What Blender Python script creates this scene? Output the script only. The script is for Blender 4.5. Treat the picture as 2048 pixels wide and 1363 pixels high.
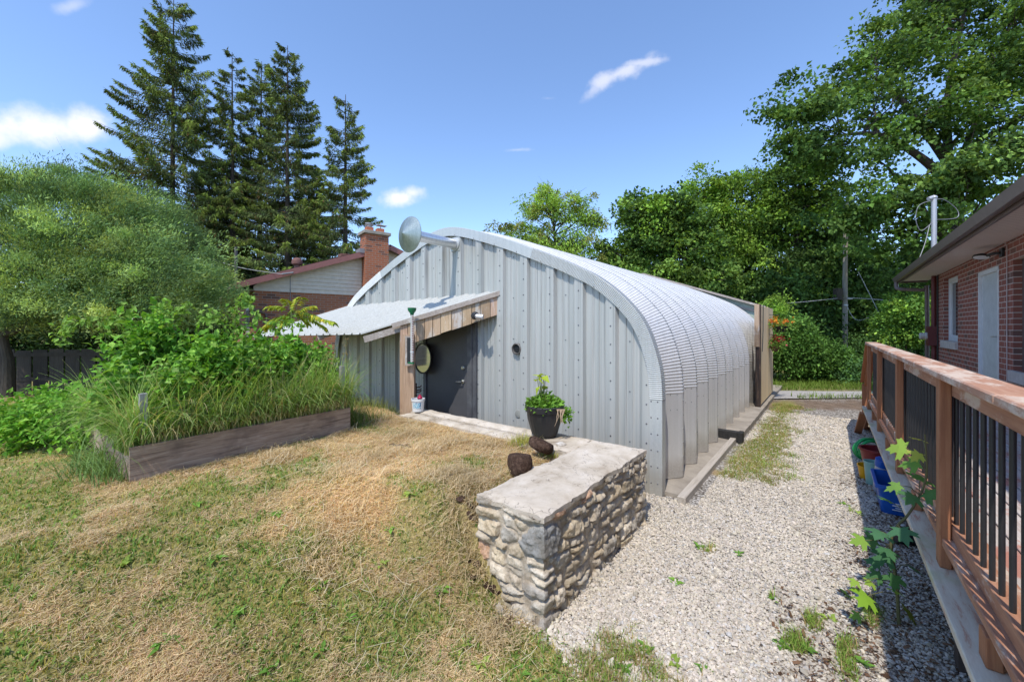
import bpy, math, random
import numpy as np
from math import sin, cos, pi, radians, atan2, sqrt

# ------------------------------------------------------------------ clear, camera, world, sun, exposure
for o in list(bpy.data.objects):
    bpy.data.objects.remove(o, do_unlink=True)
scene = bpy.context.scene
COL = scene.collection
CAMH = 1.75
cam = bpy.data.objects.new("camera", bpy.data.cameras.new("camera"))
COL.objects.link(cam)
cam.location = (0, 0, CAMH)
cam.rotation_euler = (radians(90), 0, 0)
cam.data.sensor_width = 36
cam.data.lens = 804 / 2048 * 36
cam.data.shift_y = -26.5 / 2048
cam.data.clip_start = 0.02
cam.data.clip_end = 2000
scene.camera = cam

SUN_EL, SUN_AZ = radians(59), atan2(-0.43, -0.90)      # azimuth measured from +Y towards +X
world = bpy.data.worlds.new("World"); scene.world = world; world.use_nodes = True
wn = world.node_tree.nodes; wl = world.node_tree.links; wn.clear()

def wmath(op, a, b=None, c=None):
    n = wn.new('ShaderNodeMath'); n.operation = op
    for i, v in enumerate((a, b, c)):
        if v is None: continue
        if isinstance(v, (int, float)): n.inputs[i].default_value = v
        else: wl.new(v, n.inputs[i])
    return n.outputs[0]
def wmix(f, a, b):
    n = wn.new('ShaderNodeMix'); n.data_type = 'RGBA'
    if isinstance(f, (int, float)): n.inputs[0].default_value = f
    else: wl.new(f, n.inputs[0])
    for s_, v in ((6, a), (7, b)):
        if isinstance(v, tuple): n.inputs[s_].default_value = v
        else: wl.new(v, n.inputs[s_])
    return n.outputs[2]
SKY_STRENGTH = 0.15
sky = wn.new('ShaderNodeTexSky'); sky.sky_type = 'NISHITA'; sky.sun_disc = False
sky.sun_elevation = SUN_EL; sky.sun_rotation = SUN_AZ
sky.air_density = 1.0; sky.dust_density = 0.4; sky.ozone_density = 2.2; sky.altitude = 300
tc = wn.new('ShaderNodeTexCoord'); sep = wn.new('ShaderNodeSeparateXYZ'); wl.new(tc.outputs['Generated'], sep.inputs[0])
dy = wmath('MAXIMUM', sep.outputs[1], 0.001)
GX = wmath('DIVIDE', sep.outputs[0], dy); GZ = wmath('DIVIDE', sep.outputs[2], dy)
noi = wn.new('ShaderNodeTexNoise'); noi.inputs['Scale'].default_value = 9; noi.inputs['Detail'].default_value = 8; noi.inputs['Roughness'].default_value = 0.6
wl.new(tc.outputs['Generated'], noi.inputs['Vector'])
noi2 = wn.new('ShaderNodeTexNoise'); noi2.inputs['Scale'].default_value = 30; noi2.inputs['Detail'].default_value = 6
wl.new(tc.outputs['Generated'], noi2.inputs['Vector'])
total = None
# cloud puffs far off in the sky, by direction: x/y, z/y, half sizes, tilt, density
for (cx, cz, rx, rz, tilt, dens, soft) in [
        (-1.165, 0.495, 0.150, 0.056, -0.05, 1.0, 0.5), (-1.07, 0.50, 0.085, 0.05, 0, 1.0, 0.5), (-1.30, 0.47, .08, .035, 0, .8, .6),
        (-0.277, 0.322, 0.072, 0.030, 0.08, 1.0, 0.6), (-0.25, 0.335, 0.04, 0.022, 0.0, 0.8, 0.6),
        (0.262, 0.63, 0.110, 0.019, 0.42, 0.62, 1.3), (0.20, 0.59, 0.05, 0.016, 0.8, 0.4, 1.3), (0.32, 0.658, .06, .013, .15, .55, 1.3),
        (0.014, 0.442, 0.045, 0.007, 0.05, 0.35, 1.0), (0.09, 0.57, .03, .008, 0, .2, 1.0), (-1.09, 0.80, 0.05, 0.02, 0.2, 0.35, 1.0)]:
    a = wmath('SUBTRACT', GX, cx); b = wmath('SUBTRACT', GZ, cz)
    ar = wmath('ADD', wmath('MULTIPLY', a, cos(tilt) / rx), wmath('MULTIPLY', b, sin(tilt) / rx))
    br = wmath('ADD', wmath('MULTIPLY', a, -sin(tilt) / rz), wmath('MULTIPLY', b, cos(tilt) / rz))
    r2 = wmath('ADD', wmath('MULTIPLY', ar, ar), wmath('MULTIPLY', br, br))
    m = wmath('SUBTRACT', 1.0, wmath('SQRT', r2))
    m = wmath('ADD', m, wmath('MULTIPLY', wmath('SUBTRACT', noi.outputs[0], 0.46), 2.9))
    m = wmath('ADD', m, wmath('MULTIPLY', wmath('SUBTRACT', noi2.outputs[0], 0.5), 1.1 * soft))
    n = wn.new('ShaderNodeMapRange'); n.interpolation_type = 'SMOOTHSTEP'
    wl.new(m, n.inputs[0]); n.inputs[1].default_value = 0.0; n.inputs[2].default_value = 1.15; n.inputs[3].default_value = 0; n.inputs[4].default_value = dens
    near = wmath('LESS_THAN', r2, 4.0)
    v = wmath('MULTIPLY', wmath('MULTIPLY', n.outputs[0], near), wmath('GREATER_THAN', sep.outputs[1], 0.05))
    total = v if total is None else wmath('MAXIMUM', total, v)
SKY_TINT = (1.10, 1.17, 1.28, 1)
mul = wn.new('ShaderNodeMix'); mul.data_type = 'RGBA'; mul.blend_type = 'MULTIPLY'; mul.inputs[0].default_value = 1
wl.new(sky.outputs[0], mul.inputs[6]); mul.inputs[7].default_value = SKY_TINT
CLOUD = (5.3, 5.2, 5.4, 1)
skyc = wmix(wmath('MULTIPLY', total, 0.93), mul.outputs[2], CLOUD)
bg = wn.new('ShaderNodeBackground'); bg.inputs[1].default_value = SKY_STRENGTH
wl.new(skyc, bg.inputs[0])
wo = wn.new('ShaderNodeOutputWorld'); wl.new(bg.outputs[0], wo.inputs[0])

sun = bpy.data.objects.new("sun", bpy.data.lights.new("sun", 'SUN')); COL.objects.link(sun)
sun.data.energy = 2.8; sun.data.angle = radians(0.6); sun.data.color = (1.0, 0.94, 0.84)
sd = (sin(SUN_AZ) * cos(SUN_EL), cos(SUN_AZ) * cos(SUN_EL), sin(SUN_EL))
from mathutils import Vector, Matrix
sun.rotation_euler = Vector(sd).to_track_quat('Z', 'Y').to_euler()
scene.view_settings.view_transform = 'Standard'; scene.view_settings.look = 'None'
scene.view_settings.exposure = 0.56; scene.view_settings.gamma = 1
scene.cycles.max_bounces = 7; scene.cycles.transparent_max_bounces = 12
scene.cycles.diffuse_bounces = 4; scene.cycles.glossy_bounces = 3; scene.cycles.transmission_bounces = 4
scene.cycles.caustics_reflective = False; scene.cycles.caustics_refractive = False
scene.cycles.use_denoising = True

# ------------------------------------------------------------------ frames and helpers
ANG = atan2(804, 636)                      # heading of the drive and of the hut's long side
U = np.array([cos(ANG), sin(ANG)]); V = np.array([-sin(ANG), cos(ANG)])
HL, HS = 4.267, 1.372                      # hut corner in the (t, y) frame
def to_frame(x, y): return x * U[0] + y * U[1], x * V[0] + y * V[1]
def to_world(t, y): return t * U[0] + y * V[0], t * U[1] + y * V[1]
def PX(x, y, D):                           # a point seen at that spot of the photo, at depth D metres
    return np.array([(x - 1024) / 804 * D, D, CAMH + (655 - y) / 804 * D])
def PXF(x, y, D):
    p = PX(x, y, D); a, b = to_frame(p[0], p[1]); return np.array([a, b, p[2]])
rs = np.random.RandomState(7)

def vnoise(x, y, seed=0):
    x = np.asarray(x, float); y = np.asarray(y, float)
    xi = np.floor(x).astype(np.int64); yi = np.floor(y).astype(np.int64); fx = x - xi; fy = y - yi
    fx = fx * fx * (3 - 2 * fx); fy = fy * fy * (3 - 2 * fy)
    def h(a, b):
        n = (a * 374761393 + b * 668265263 + seed * 1442695041) & 0xffffffff
        n = ((n ^ (n >> 13)) * 1274126177) & 0xffffffff
        return ((n ^ (n >> 16)) & 0xffff) / 65535.0
    return (h(xi, yi) * (1 - fx) + h(xi + 1, yi) * fx) * (1 - fy) + (h(xi, yi + 1) * (1 - fx) + h(xi + 1, yi + 1) * fx) * fy
def fbm(x, y, seed=0, o=4):
    s = 0; a = 0.5; t = 0
    for i in range(o):
        s = s + a * vnoise(np.asarray(x) * 2 ** i, np.asarray(y) * 2 ** i, seed + i * 17); t += a; a *= 0.55
    return s / t
def sstep(a, b, x):
    t = np.clip((np.asarray(x, float) - a) / (b - a), 0, 1); return t * t * (3 - 2 * t)

class MB:
    def __init__(s): s.v = []; s.f = []; s.n = 0; s.c = []; s.mi = []
    def add(s, verts, faces, col=None, mi=0):
        verts = np.asarray(verts, float).reshape(-1, 3)
        s.v.append(verts)
        for f in faces: s.f.append([i + s.n for i in f]); s.mi.append(mi)
        s.c.append(np.tile(np.array(col if col is not None else (1, 1, 1), float), (len(verts), 1)) if col is None or np.ndim(col) == 1 else np.asarray(col, float))
        s.n += len(verts); return s
    def box(s, x0, x1, y0, y1, z0, z1, col=None, mi=0, bev=0.0):
        if x0 > x1: x0, x1 = x1, x0
        if y0 > y1: y0, y1 = y1, y0
        if z0 > z1: z0, z1 = z1, z0
        b = min(bev, (x1 - x0) * .45, (y1 - y0) * .45, (z1 - z0) * .45)
        if b <= 0:
            v = [(x, y, z) for z in (z0, z1) for y in (y0, y1) for x in (x0, x1)]
            s.add(v, [(0, 2, 3, 1), (4, 5, 7, 6), (0, 1, 5, 4), (2, 6, 7, 3), (0, 4, 6, 2), (1, 3, 7, 5)], col, mi)
        else:
            v = []; idx = {}
            X = (x0, x1); Y = (y0, y1); Z = (z0, z1)
            for i in (0, 1):
                for j in (0, 1):
                    for k in (0, 1):
                        sx, sy, sz = (1, -1)[i], (1, -1)[j], (1, -1)[k]
                        for a, d in enumerate(((0, b, b), (b, 0, b), (b, b, 0))):
                            idx[(i, j, k, a)] = len(v); v.append((X[i] + sx * d[0], Y[j] + sy * d[1], Z[k] + sz * d[2]))
            F = []
            for i in (0, 1):
                q = [idx[(i, 0, 0, 0)], idx[(i, 1, 0, 0)], idx[(i, 1, 1, 0)], idx[(i, 0, 1, 0)]]; F.append(q if i else q[::-1])
                q = [idx[(0, i, 0, 1)], idx[(0, i, 1, 1)], idx[(1, i, 1, 1)], idx[(1, i, 0, 1)]]; F.append(q if i else q[::-1])
                q = [idx[(0, 0, i, 2)], idx[(1, 0, i, 2)], idx[(1, 1, i, 2)], idx[(0, 1, i, 2)]]; F.append(q if i else q[::-1])
            for p in (0, 1):
                for q_ in (0, 1):
                    F.append([idx[(p, q_, 0, 0)], idx[(p, q_, 1, 0)], idx[(p, q_, 1, 1)], idx[(p, q_, 0, 1)]])
                    F.append([idx[(p, 0, q_, 0)], idx[(p, 0, q_, 2)], idx[(p, 1, q_, 2)], idx[(p, 1, q_, 0)]])
                    F.append([idx[(0, p, q_, 1)], idx[(1, p, q_, 1)], idx[(1, p, q_, 2)], idx[(0, p, q_, 2)]])
            for i in (0, 1):
                for j in (0, 1):
                    for k in (0, 1): F.append([idx[(i, j, k, 0)], idx[(i, j, k, 1)], idx[(i, j, k, 2)]])
            s.add(v, F, col, mi)
        return s
    def obox(s, p0, p1, w, h, up=(0, 0, 1), col=None, mi=0):
        """a bar from p0 to p1, w wide sideways, h tall, centred on the line"""
        p0 = np.array(p0, float); p1 = np.array(p1, float); d = p1 - p0; d /= np.linalg.norm(d)
        up = np.array(up, float); sd_ = np.cross(d, up); sd_ /= np.linalg.norm(sd_); u2 = np.cross(sd_, d)
        v = []
        for p in (p0, p1):
            for a, b in ((-1, -1), (1, -1), (1, 1), (-1, 1)): v.append(p + sd_ * a * w / 2 + u2 * b * h / 2)
        s.add(v, [(0, 1, 2, 3), (7, 6, 5, 4), (0, 4, 5, 1), (1, 5, 6, 2), (2, 6, 7, 3), (3, 7, 4, 0)], col, mi); return s
    def tube(s, pts, rad, n=8, cap=True, col=None, mi=0):
        pts = np.array(pts, float); m = len(pts)
        rad = np.ones(m) * rad if np.ndim(rad) == 0 else np.array(rad, float)
        V_ = []
        prev = None
        for i in range(m):
            d = pts[min(i + 1, m - 1)] - pts[max(i - 1, 0)]; L = np.linalg.norm(d); d = d / (L if L > 1e-9 else 1)
            if prev is None:
                a = np.cross(d, (0, 0, 1.0));
                if np.linalg.norm(a) < 1e-3: a = np.cross(d, (1.0, 0, 0))
            else: a = prev - d * np.dot(prev, d)
            a /= np.linalg.norm(a); prev = a; b = np.cross(d, a)
            for k in range(n):
                th = 2 * pi * k / n; V_.append(pts[i] + rad[i] * (a * cos(th) + b * sin(th)))
        F = [(i * n + k, i * n + (k + 1) % n, (i + 1) * n + (k + 1) % n, (i + 1) * n + k) for i in range(m - 1) for k in range(n)]
        if cap: F.append(list(range(n))[::-1]); F.append([(m - 1) * n + k for k in range(n)])
        s.add(V_, F, col, mi); return s
    def lathe(s, prof, c=(0, 0, 0), axis=(0, 0, 1), n=24, col=None, mi=0, closed=False):
        ax = np.array(axis, float); ax /= np.linalg.norm(ax); a = np.cross(ax, (0, 0, 1.0))
        if np.linalg.norm(a) < 1e-3: a = np.array([1.0, 0, 0])
        a /= np.linalg.norm(a); b = np.cross(ax, a); V_ = []
        for r, h in prof:
            for k in range(n):
                th = 2 * pi * k / n; V_.append(np.array(c) + ax * h + r * (a * cos(th) + b * sin(th)))
        m = len(prof)
        F = [(i * n + k, i * n + (k + 1) % n, (i + 1) * n + (k + 1) % n, (i + 1) * n + k) for i in range(m - 1) for k in range(n)]
        s.add(V_, F, col, mi); return s
    def ball(s, c, r, n=8, col=None, sc=(1, 1, 1), mi=0):
        prof = [(sin(pi * i / n), -cos(pi * i / n)) for i in range(n + 1)]
        V_ = []; k2 = n + 2
        for pr, ph in prof:
            for k in range(k2):
                th = 2 * pi * k / k2; V_.append((c[0] + r * sc[0] * max(pr, 1e-3) * cos(th), c[1] + r * sc[1] * max(pr, 1e-3) * sin(th), c[2] + r * sc[2] * ph))
        F = [(i * k2 + k, i * k2 + (k + 1) % k2, (i + 1) * k2 + (k + 1) % k2, (i + 1) * k2 + k) for i in range(n) for k in range(k2)]
        s.add(V_, F, col, mi); return s

def raw_mesh(name, verts, faces4=None, loops=None, sizes=None, cols=None, smooth=False):
    me = bpy.data.meshes.new(name)
    verts = np.asarray(verts, np.float32)
    me.vertices.add(len(verts)); me.vertices.foreach_set('co', verts.ravel())
    if faces4 is not None:
        faces4 = np.asarray(faces4, np.int32); k = faces4.shape[1]
        loops = faces4.ravel(); sizes = np.full(len(faces4), k, np.int32)
    loops = np.asarray(loops, np.int32); sizes = np.asarray(sizes, np.int32)
    me.loops.add(len(loops)); me.loops.foreach_set('vertex_index', loops)
    me.polygons.add(len(sizes)); st = np.zeros(len(sizes), np.int32); st[1:] = np.cumsum(sizes)[:-1]
    me.polygons.foreach_set('loop_start', st)
    me.polygons.foreach_set('use_smooth', np.full(len(sizes), smooth is not False, bool))
    me.update(calc_edges=True)
    if smooth not in (True, False): me.set_sharp_from_angle(angle=radians(smooth))
    if cols is not None:
        at = me.attributes.new('Col', 'FLOAT_COLOR', 'POINT')
        c4 = np.ones((len(verts), 4), np.float32); c4[:, :3] = cols
        at.data.foreach_set('color', c4.ravel())
    return me

class Thing:
    """an Empty (or a mesh) at the thing's base; parts are given in the same coordinates as the base"""
    def __init__(s, name, label, cat, base, rot=None, group=None, kind=None, mb=None, mat=None, mesh=None, smooth=33):
        s.base = np.array(base, float); s.rot = rot        # rot: None world, else heading of the frame
        data = None
        if mb is not None: data = s._mesh(name, mb, s.base, smooth)
        if mesh is not None: data = mesh
        o = bpy.data.objects.new(name, data); COL.objects.link(o); s.o = o
        b = s.base
        if rot is None: o.location = b
        else:
            c, d = cos(rot), sin(rot); o.location = (b[0] * c - b[1] * d, b[0] * d + b[1] * c, b[2]); o.rotation_euler = (0, 0, rot)
        if label: o['label'] = label
        if cat: o['category'] = cat
        if group: o['group'] = group
        if kind: o['kind'] = kind
        if mat is not None and data is not None: s._mats(data, mat)
    def _mats(s, me, mat):
        for m in (mat if isinstance(mat, (list, tuple)) else [mat]): me.materials.append(m)
    def _mesh(s, name, mb, base, smooth):
        v = np.concatenate(mb.v) - base; c = np.concatenate(mb.c)
        loops = np.fromiter((i for f in mb.f for i in f), np.int32); sizes = np.array([len(f) for f in mb.f], np.int32)
        me = raw_mesh(name, v, loops=loops, sizes=sizes, cols=c, smooth=smooth)
        if any(mb.mi): me.polygons.foreach_set('material_index', np.array(mb.mi, np.int32))
        return me
    def part(s, name, mb, mat, parent=None, smooth=33, kind=None, label=None, at=None):
        """at: the part's own origin in the thing's coordinates"""
        pb = parent['_b'] if parent is not None else None
        org = s.base if at is None else np.array(at, float)
        me = s._mesh(name, mb, org, smooth) if isinstance(mb, MB) else mb
        o = bpy.data.objects.new(name, me); COL.objects.link(o)
        o.parent = parent if parent is not None else s.o
        po = s.base if pb is None else np.array(pb)
        o.location = org - po
        o['_b'] = list(map(float, org))
        s._mats(me, mat)
        if kind: o['kind'] = kind
        if label: o['label'] = label
        return o
def clean_props():
    for o in bpy.data.objects:
        if '_b' in o: del o['_b']
F_ = ANG

# ------------------------------------------------------------------ materials
def M(name): 
    m = bpy.data.materials.new(name); m.use_nodes = True; nt = m.node_tree; nt.nodes.clear()
    out = nt.nodes.new('ShaderNodeOutputMaterial'); return m, nt, out
def nz(nt, scale, detail=4, rough=0.55, vec=None, dist=0):
    n = nt.nodes.new('ShaderNodeTexNoise'); n.inputs['Scale'].default_value = scale; n.inputs['Detail'].default_value = detail
    n.inputs['Roughness'].default_value = rough; n.inputs['Distortion'].default_value = dist
    if vec is not None: nt.links.new(vec, n.inputs['Vector'])
    return n.outputs[0]
def ramp(nt, fac, stops):
    n = nt.nodes.new('ShaderNodeValToRGB'); nt.links.new(fac, n.inputs[0]); e = n.color_ramp.elements
    while len(e) > 1: e.remove(e[-1])
    e[0].position = stops[0][0]; e[0].color = tuple(stops[0][1]) + (1,)
    for p, c in stops[1:]:
        x = e.new(p); x.color = tuple(c) + (1,)
    return n.outputs[0]
def mixc(nt, f, a, b, mode='MIX'):
    n = nt.nodes.new('ShaderNodeMix'); n.data_type = 'RGBA'; n.blend_type = mode
    if isinstance(f, (int, float)): n.inputs[0].default_value = f
    else: nt.links.new(f, n.inputs[0])
    for i, v in ((6, a), (7, b)):
        if isinstance(v, tuple): n.inputs[i].default_value = tuple(v[:3]) + (1,)
        else: nt.links.new(v, n.inputs[i])
    return n.outputs[2]
def mth(nt, op, a, b=None, c=None):
    n = nt.nodes.new('ShaderNodeMath'); n.operation = op
    for i, v in enumerate((a, b, c)):
        if v is None: continue
        if isinstance(v, (int, float)): n.inputs[i].default_value = v
        else: nt.links.new(v, n.inputs[i])
    return n.outputs[0]
def objco(nt, scale=None):
    t = nt.nodes.new('ShaderNodeTexCoord')
    if scale is None: return t.outputs['Object']
    m = nt.nodes.new('ShaderNodeMapping'); m.inputs['Scale'].default_value = scale; nt.links.new(t.outputs['Object'], m.inputs[0]); return m.outputs[0]
def bsdf(nt, out, col, rough=0.7, metal=0.0, spec=0.4, bump=None, bstr=0.3, bdist=0.01):
    p = nt.nodes.new('ShaderNodeBsdfPrincipled')
    if isinstance(col, tuple): p.inputs['Base Color'].default_value = tuple(col[:3]) + (1,)
    else: nt.links.new(col, p.inputs['Base Color'])
    for k, v in (('Roughness', rough), ('Metallic', metal), ('Specular IOR Level', spec)):
        if isinstance(v, (int, float)): p.inputs[k].default_value = v
        else: nt.links.new(v, p.inputs[k])
    if bump is not None:
        b = nt.nodes.new('ShaderNodeBump'); b.inputs['Strength'].default_value = bstr; b.inputs['Distance'].default_value = bdist
        nt.links.new(bump, b.inputs['Height']); nt.links.new(b.outputs[0], p.inputs['Normal'])
    nt.links.new(p.outputs[0], out.inputs[0]); return p
def attr(nt, name='Col'):
    a = nt.nodes.new('ShaderNodeAttribute'); a.attribute_name = name; return a.outputs['Color']

def simple(name, c1, c2=None, rough=0.6, metal=0, spec=0.4, scale=8, bstr=0.15, stretch=None, bdist=0.004, detail=5, usecol=False):
    m, nt, out = M(name); v = objco(nt, stretch)
    f = nz(nt, scale, detail, 0.6, v)
    col = ramp(nt, f, [(0.3, c1), (0.72, c2 or tuple(x * 0.75 for x in c1))])
    if usecol: col = mixc(nt, 1.0, col, attr(nt), 'MULTIPLY')
    f2 = nz(nt, scale * 6, 4, 0.6, v)
    bsdf(nt, out, col, rough, metal, spec, f2, bstr, bdist); return m

def leafmat(name, rough=0.6, trans=0.32, spec=0.10):
    m, nt, out = M(name); c = attr(nt)
    n = nz(nt, 0.9, 2, 0.5, objco(nt)); k = nt.nodes.new('ShaderNodeHueSaturation'); nt.links.new(c, k.inputs['Color'])
    nt.links.new(mth(nt, 'MULTIPLY_ADD', n, 0.8, 0.62), k.inputs['Value'])
    p = nt.nodes.new('ShaderNodeBsdfPrincipled'); nt.links.new(k.outputs[0], p.inputs['Base Color'])
    p.inputs['Roughness'].default_value = rough; p.inputs['Specular IOR Level'].default_value = spec
    t = nt.nodes.new('ShaderNodeBsdfTranslucent')
    nt.links.new(mixc(nt, 1.0, k.outputs[0], (1.35, 1.25, 0.55), 'MULTIPLY'), t.inputs[0])
    x = nt.nodes.new('ShaderNodeMixShader'); x.inputs[0].default_value = trans
    nt.links.new(p.outputs[0], x.inputs[1]); nt.links.new(t.outputs[0], x.inputs[2]); nt.links.new(x.outputs[0], out.inputs[0]); return m

def brickmat(name, c1, c2, c3, mortar, bw=0.215, bh=0.075, flash=0.35, msize=0.012):
    """u = x + y runs round a corner, v = z"""
    m, nt, out = M(name); o = objco(nt); s = nt.nodes.new('ShaderNodeSeparateXYZ'); nt.links.new(o, s.inputs[0])
    u = mth(nt, 'ADD', s.outputs[0], s.outputs[1]); cb = nt.nodes.new('ShaderNodeCombineXYZ')
    nt.links.new(u, cb.inputs[0]); nt.links.new(s.outputs[2], cb.inputs[1])
    b = nt.nodes.new('ShaderNodeTexBrick'); nt.links.new(cb.outputs[0], b.inputs['Vector'])
    b.inputs['Scale'].default_value = 1; b.inputs['Brick Width'].default_value = bw; b.inputs['Row Height'].default_value = bh
    b.inputs['Mortar Size'].default_value = msize; b.inputs['Mortar Smooth'].default_value = 0.15; b.inputs['Bias'].default_value = 0
    b.inputs['Color1'].default_value = (0, 0, 0, 1); b.inputs['Color2'].default_value = (1, 1, 1, 1); b.inputs['Mortar'].default_value = (0, 0, 0, 1)
    rnd = ramp(nt, b.outputs['Color'], [(0.0, c3), (0.13, c3), (0.16, c1), (0.6, c2), (1.0, c1)])
    n1 = nz(nt, 60, 4, 0.7, o); n2 = nz(nt, 2.5, 3, 0.5, o)
    col = mixc(nt, mth(nt, 'MULTIPLY', n1, 0.45), rnd, tuple(x * 0.45 for x in c1))
    col = mixc(nt, mth(nt, 'MULTIPLY', n2, 0.35), col, tuple(min(1, x * 1.25) for x in c2))
    mo = mixc(nt, n2, mortar, tuple(x * 0.8 for x in mortar))
    col = mixc(nt, b.outputs['Fac'], col, mo)
    h = mth(nt, 'MULTIPLY_ADD', b.outputs['Fac'], -1.0, mth(nt, 'MULTIPLY', n1, 0.5))
    bsdf(nt, out, col, 0.85, 0, 0.25, h, 0.8, 0.006); return m

def woodmat(name, c1, c2, c3=None, wear=None, rough=0.75, axis=0, wearamt=0.5, usecol=True):
    """grain runs along the given local axis"""
    m, nt, out = M(name); st = [14, 14, 14]; st[axis] = 0.9
    g = nz(nt, 3.0, 6, 0.65, objco(nt, tuple(st)), 0.6); g2 = nz(nt, 9.0, 5, 0.6, objco(nt, tuple(st)))
    col = ramp(nt, g, [(0.25, c2), (0.5, c1), (0.75, c3 or c1)])
    if wear:
        st2 = [3, 3, 3]; st2[axis] = 1.1
        w = nz(nt, 2.0, 7, 0.7, objco(nt, tuple(st2)))
        col = mixc(nt, ramp(nt, w, [(0.62 - wearamt * 0.3, (0, 0, 0)), (0.68 - wearamt * 0.25, (1, 1, 1))]), col, wear)
    if usecol: col = mixc(nt, 1.0, col, attr(nt), 'MULTIPLY')
    bsdf(nt, out, col, rough, 0, 0.3, g2, 0.5, 0.003); return m

def metalmat(name, c1, c2, rough=0.38, metal=0.6, streak=0.35, tint=(0.50, 0.53, 0.55)):
    m, nt, out = M(name)
    s = nz(nt, 1.0, 6, 0.6, objco(nt, (22, 22, 0.35))); p = nz(nt, 2.2, 5, 0.6, objco(nt)); sp = nz(nt, 55, 3, 0.6, objco(nt))
    col = ramp(nt, s, [(0.28, c2), (0.6, c1)])
    col = mixc(nt, mth(nt, 'MULTIPLY', p, streak), col, tint)
    col = mixc(nt, ramp(nt, sp, [(0.45, (0, 0, 0)), (0.75, (0.2, 0.2, 0.2))]), col, (0.85, 0.86, 0.88))
    sz = nt.nodes.new('ShaderNodeSeparateXYZ'); nt.links.new(objco(nt), sz.inputs[0])       # mud splashed up from the ground
    mud = ramp(nt, mth(nt, 'ADD', sz.outputs[2], mth(nt, 'MULTIPLY', p, -0.35)), [(0.0, (.6,) * 3), (0.16, (0,) * 3)])
    col = mixc(nt, mth(nt, 'MULTIPLY', mud, mth(nt, 'MULTIPLY_ADD', sp, 1.2, 0.1)), col, (0.30, 0.25, 0.19))
    bsdf(nt, out, col, mth(nt, 'MULTIPLY_ADD', p, 0.25, rough - 0.1), metal, 0.4, p, 0.12, 0.01); return m

m_leaf = leafmat("leaf"); m_leaf_soft = leafmat("soft_leaf", 0.7, 0.35, 0.06); m_needle = leafmat("needle", 0.8, 0.12, 0.06)
m_grass = leafmat("grass_blade", 0.7, 0.32, 0.08)
m_bark = simple("bark", (0.10, 0.08, 0.06), (0.045, 0.037, 0.03), 0.9, scale=5, stretch=(6, 6, 1), bstr=0.8, bdist=0.03)
m_stem = simple("stem", (0.16, 0.22, 0.06), (0.10, 0.12, 0.04), 0.7)
m_galv = metalmat("galvanised_steel", (0.66, 0.69, 0.71), (0.50, 0.54, 0.57))
m_galv_roof = metalmat("galvalume_arch", (0.76, 0.74, 0.71), (0.64, 0.63, 0.60), rough=0.45, metal=0.45, streak=0.35, tint=(0.56, 0.56, 0.54))
m_trim = metalmat("edge_flashing", (0.58, 0.59, 0.56), (0.50, 0.52, 0.50), rough=0.42, metal=0.35, streak=0.3)
m_canopy = metalmat("white_roof_sheet", (0.46, 0.46, 0.43), (0.39, 0.39, 0.365), rough=0.6, metal=0.05, streak=0.4, tint=(0.55, 0.56, 0.53))
m_screw = simple("screw", (0.22, 0.23, 0.24), (0.12, 0.12, 0.13), 0.5, 0.5)
m_concrete = simple("concrete", (0.42, 0.37, 0.31), (0.24, 0.21, 0.175), 0.9, spec=0.2, scale=3.5, bstr=0.5, bdist=0.01, detail=8)
m_black = simple("black_plastic", (0.022, 0.022, 0.024), (0.03, 0.03, 0.032), 0.42)
m_blackmetal = simple("black_painted_steel", (0.018, 0.018, 0.02), (0.03, 0.03, 0.032), 0.4, 0.0, 0.5)
m_white = simple("white_paint", (0.74, 0.75, 0.75), (0.64, 0.65, 0.66), 0.5)
m_glass = simple("window_glass", (0.02, 0.025, 0.03), (0.03, 0.035, 0.04), 0.05, 0, 0.8, bstr=0.0)
m_brown = simple("brown_aluminium", (0.17, 0.125, 0.11), (0.13, 0.095, 0.085), 0.4, 0.0, 0.5)
m_soffit = simple("soffit_panel", (0.62, 0.56, 0.53), (0.52, 0.47, 0.45), 0.6, scale=3, bstr=0.05)
m_plain = {}
def plain(name, c, rough=0.5, metal=0, c2=None):
    if name not in m_plain: m_plain[name] = simple(name, c, c2 or tuple(x * 0.82 for x in c), rough, metal)
    return m_plain[name]
# ------------------------------------------------------------------ the ground
def height(t, y, raw=False):
    """ground height at frame (t, y)"""
    s = np.asarray(y, float) - HS; L = np.asarray(t, float) - HL
    # edge of the raised lawn: gentle slope near the camera, cut by the stone wall further on
    k = sstep(-3.1, -2.05, L)
    e0 = -0.25 + 0.45 * k; e1 = 2.1 * (1 - k) + 0.62 * k
    e0 = np.where(L > -2.3, 0.1, e0); e1 = np.where(L > -2.3, np.minimum(e1, 0.75), e1)
    h = 0.60 * sstep(0, 1, (s - e0) / (e1 - e0))
    h = h + 0.045 * (fbm(np.asarray(t) * 1.3, np.asarray(y) * 1.3, 5) - 0.5) * sstep(0.2, 1.0, s)
    # sunken walk along the gable wall
    cut = sstep(-1.03, -0.80, L) * (1 - sstep(3.15, 3.5, s))
    h = h * (1 - cut)
    edge = sstep(-1.0, -0.5, L) * sstep(3.15, 3.5, s)
    h = h * (1 - 0.55 * edge)
    far = sstep(4.5, 13, s); h = h * (1 - 0.75 * far)
    h = h * (1 - sstep(4, 9, L))
    h = h + 0.035 * (fbm(np.asarray(t) * 6, np.asarray(y) * 6, 10, 3) - 0.5) * sstep(0.0, 0.9, s) + 0.012 * (fbm(np.asarray(t) * 2.5, np.asarray(y) * 2.5, 9) - 0.5)
    return h
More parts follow.
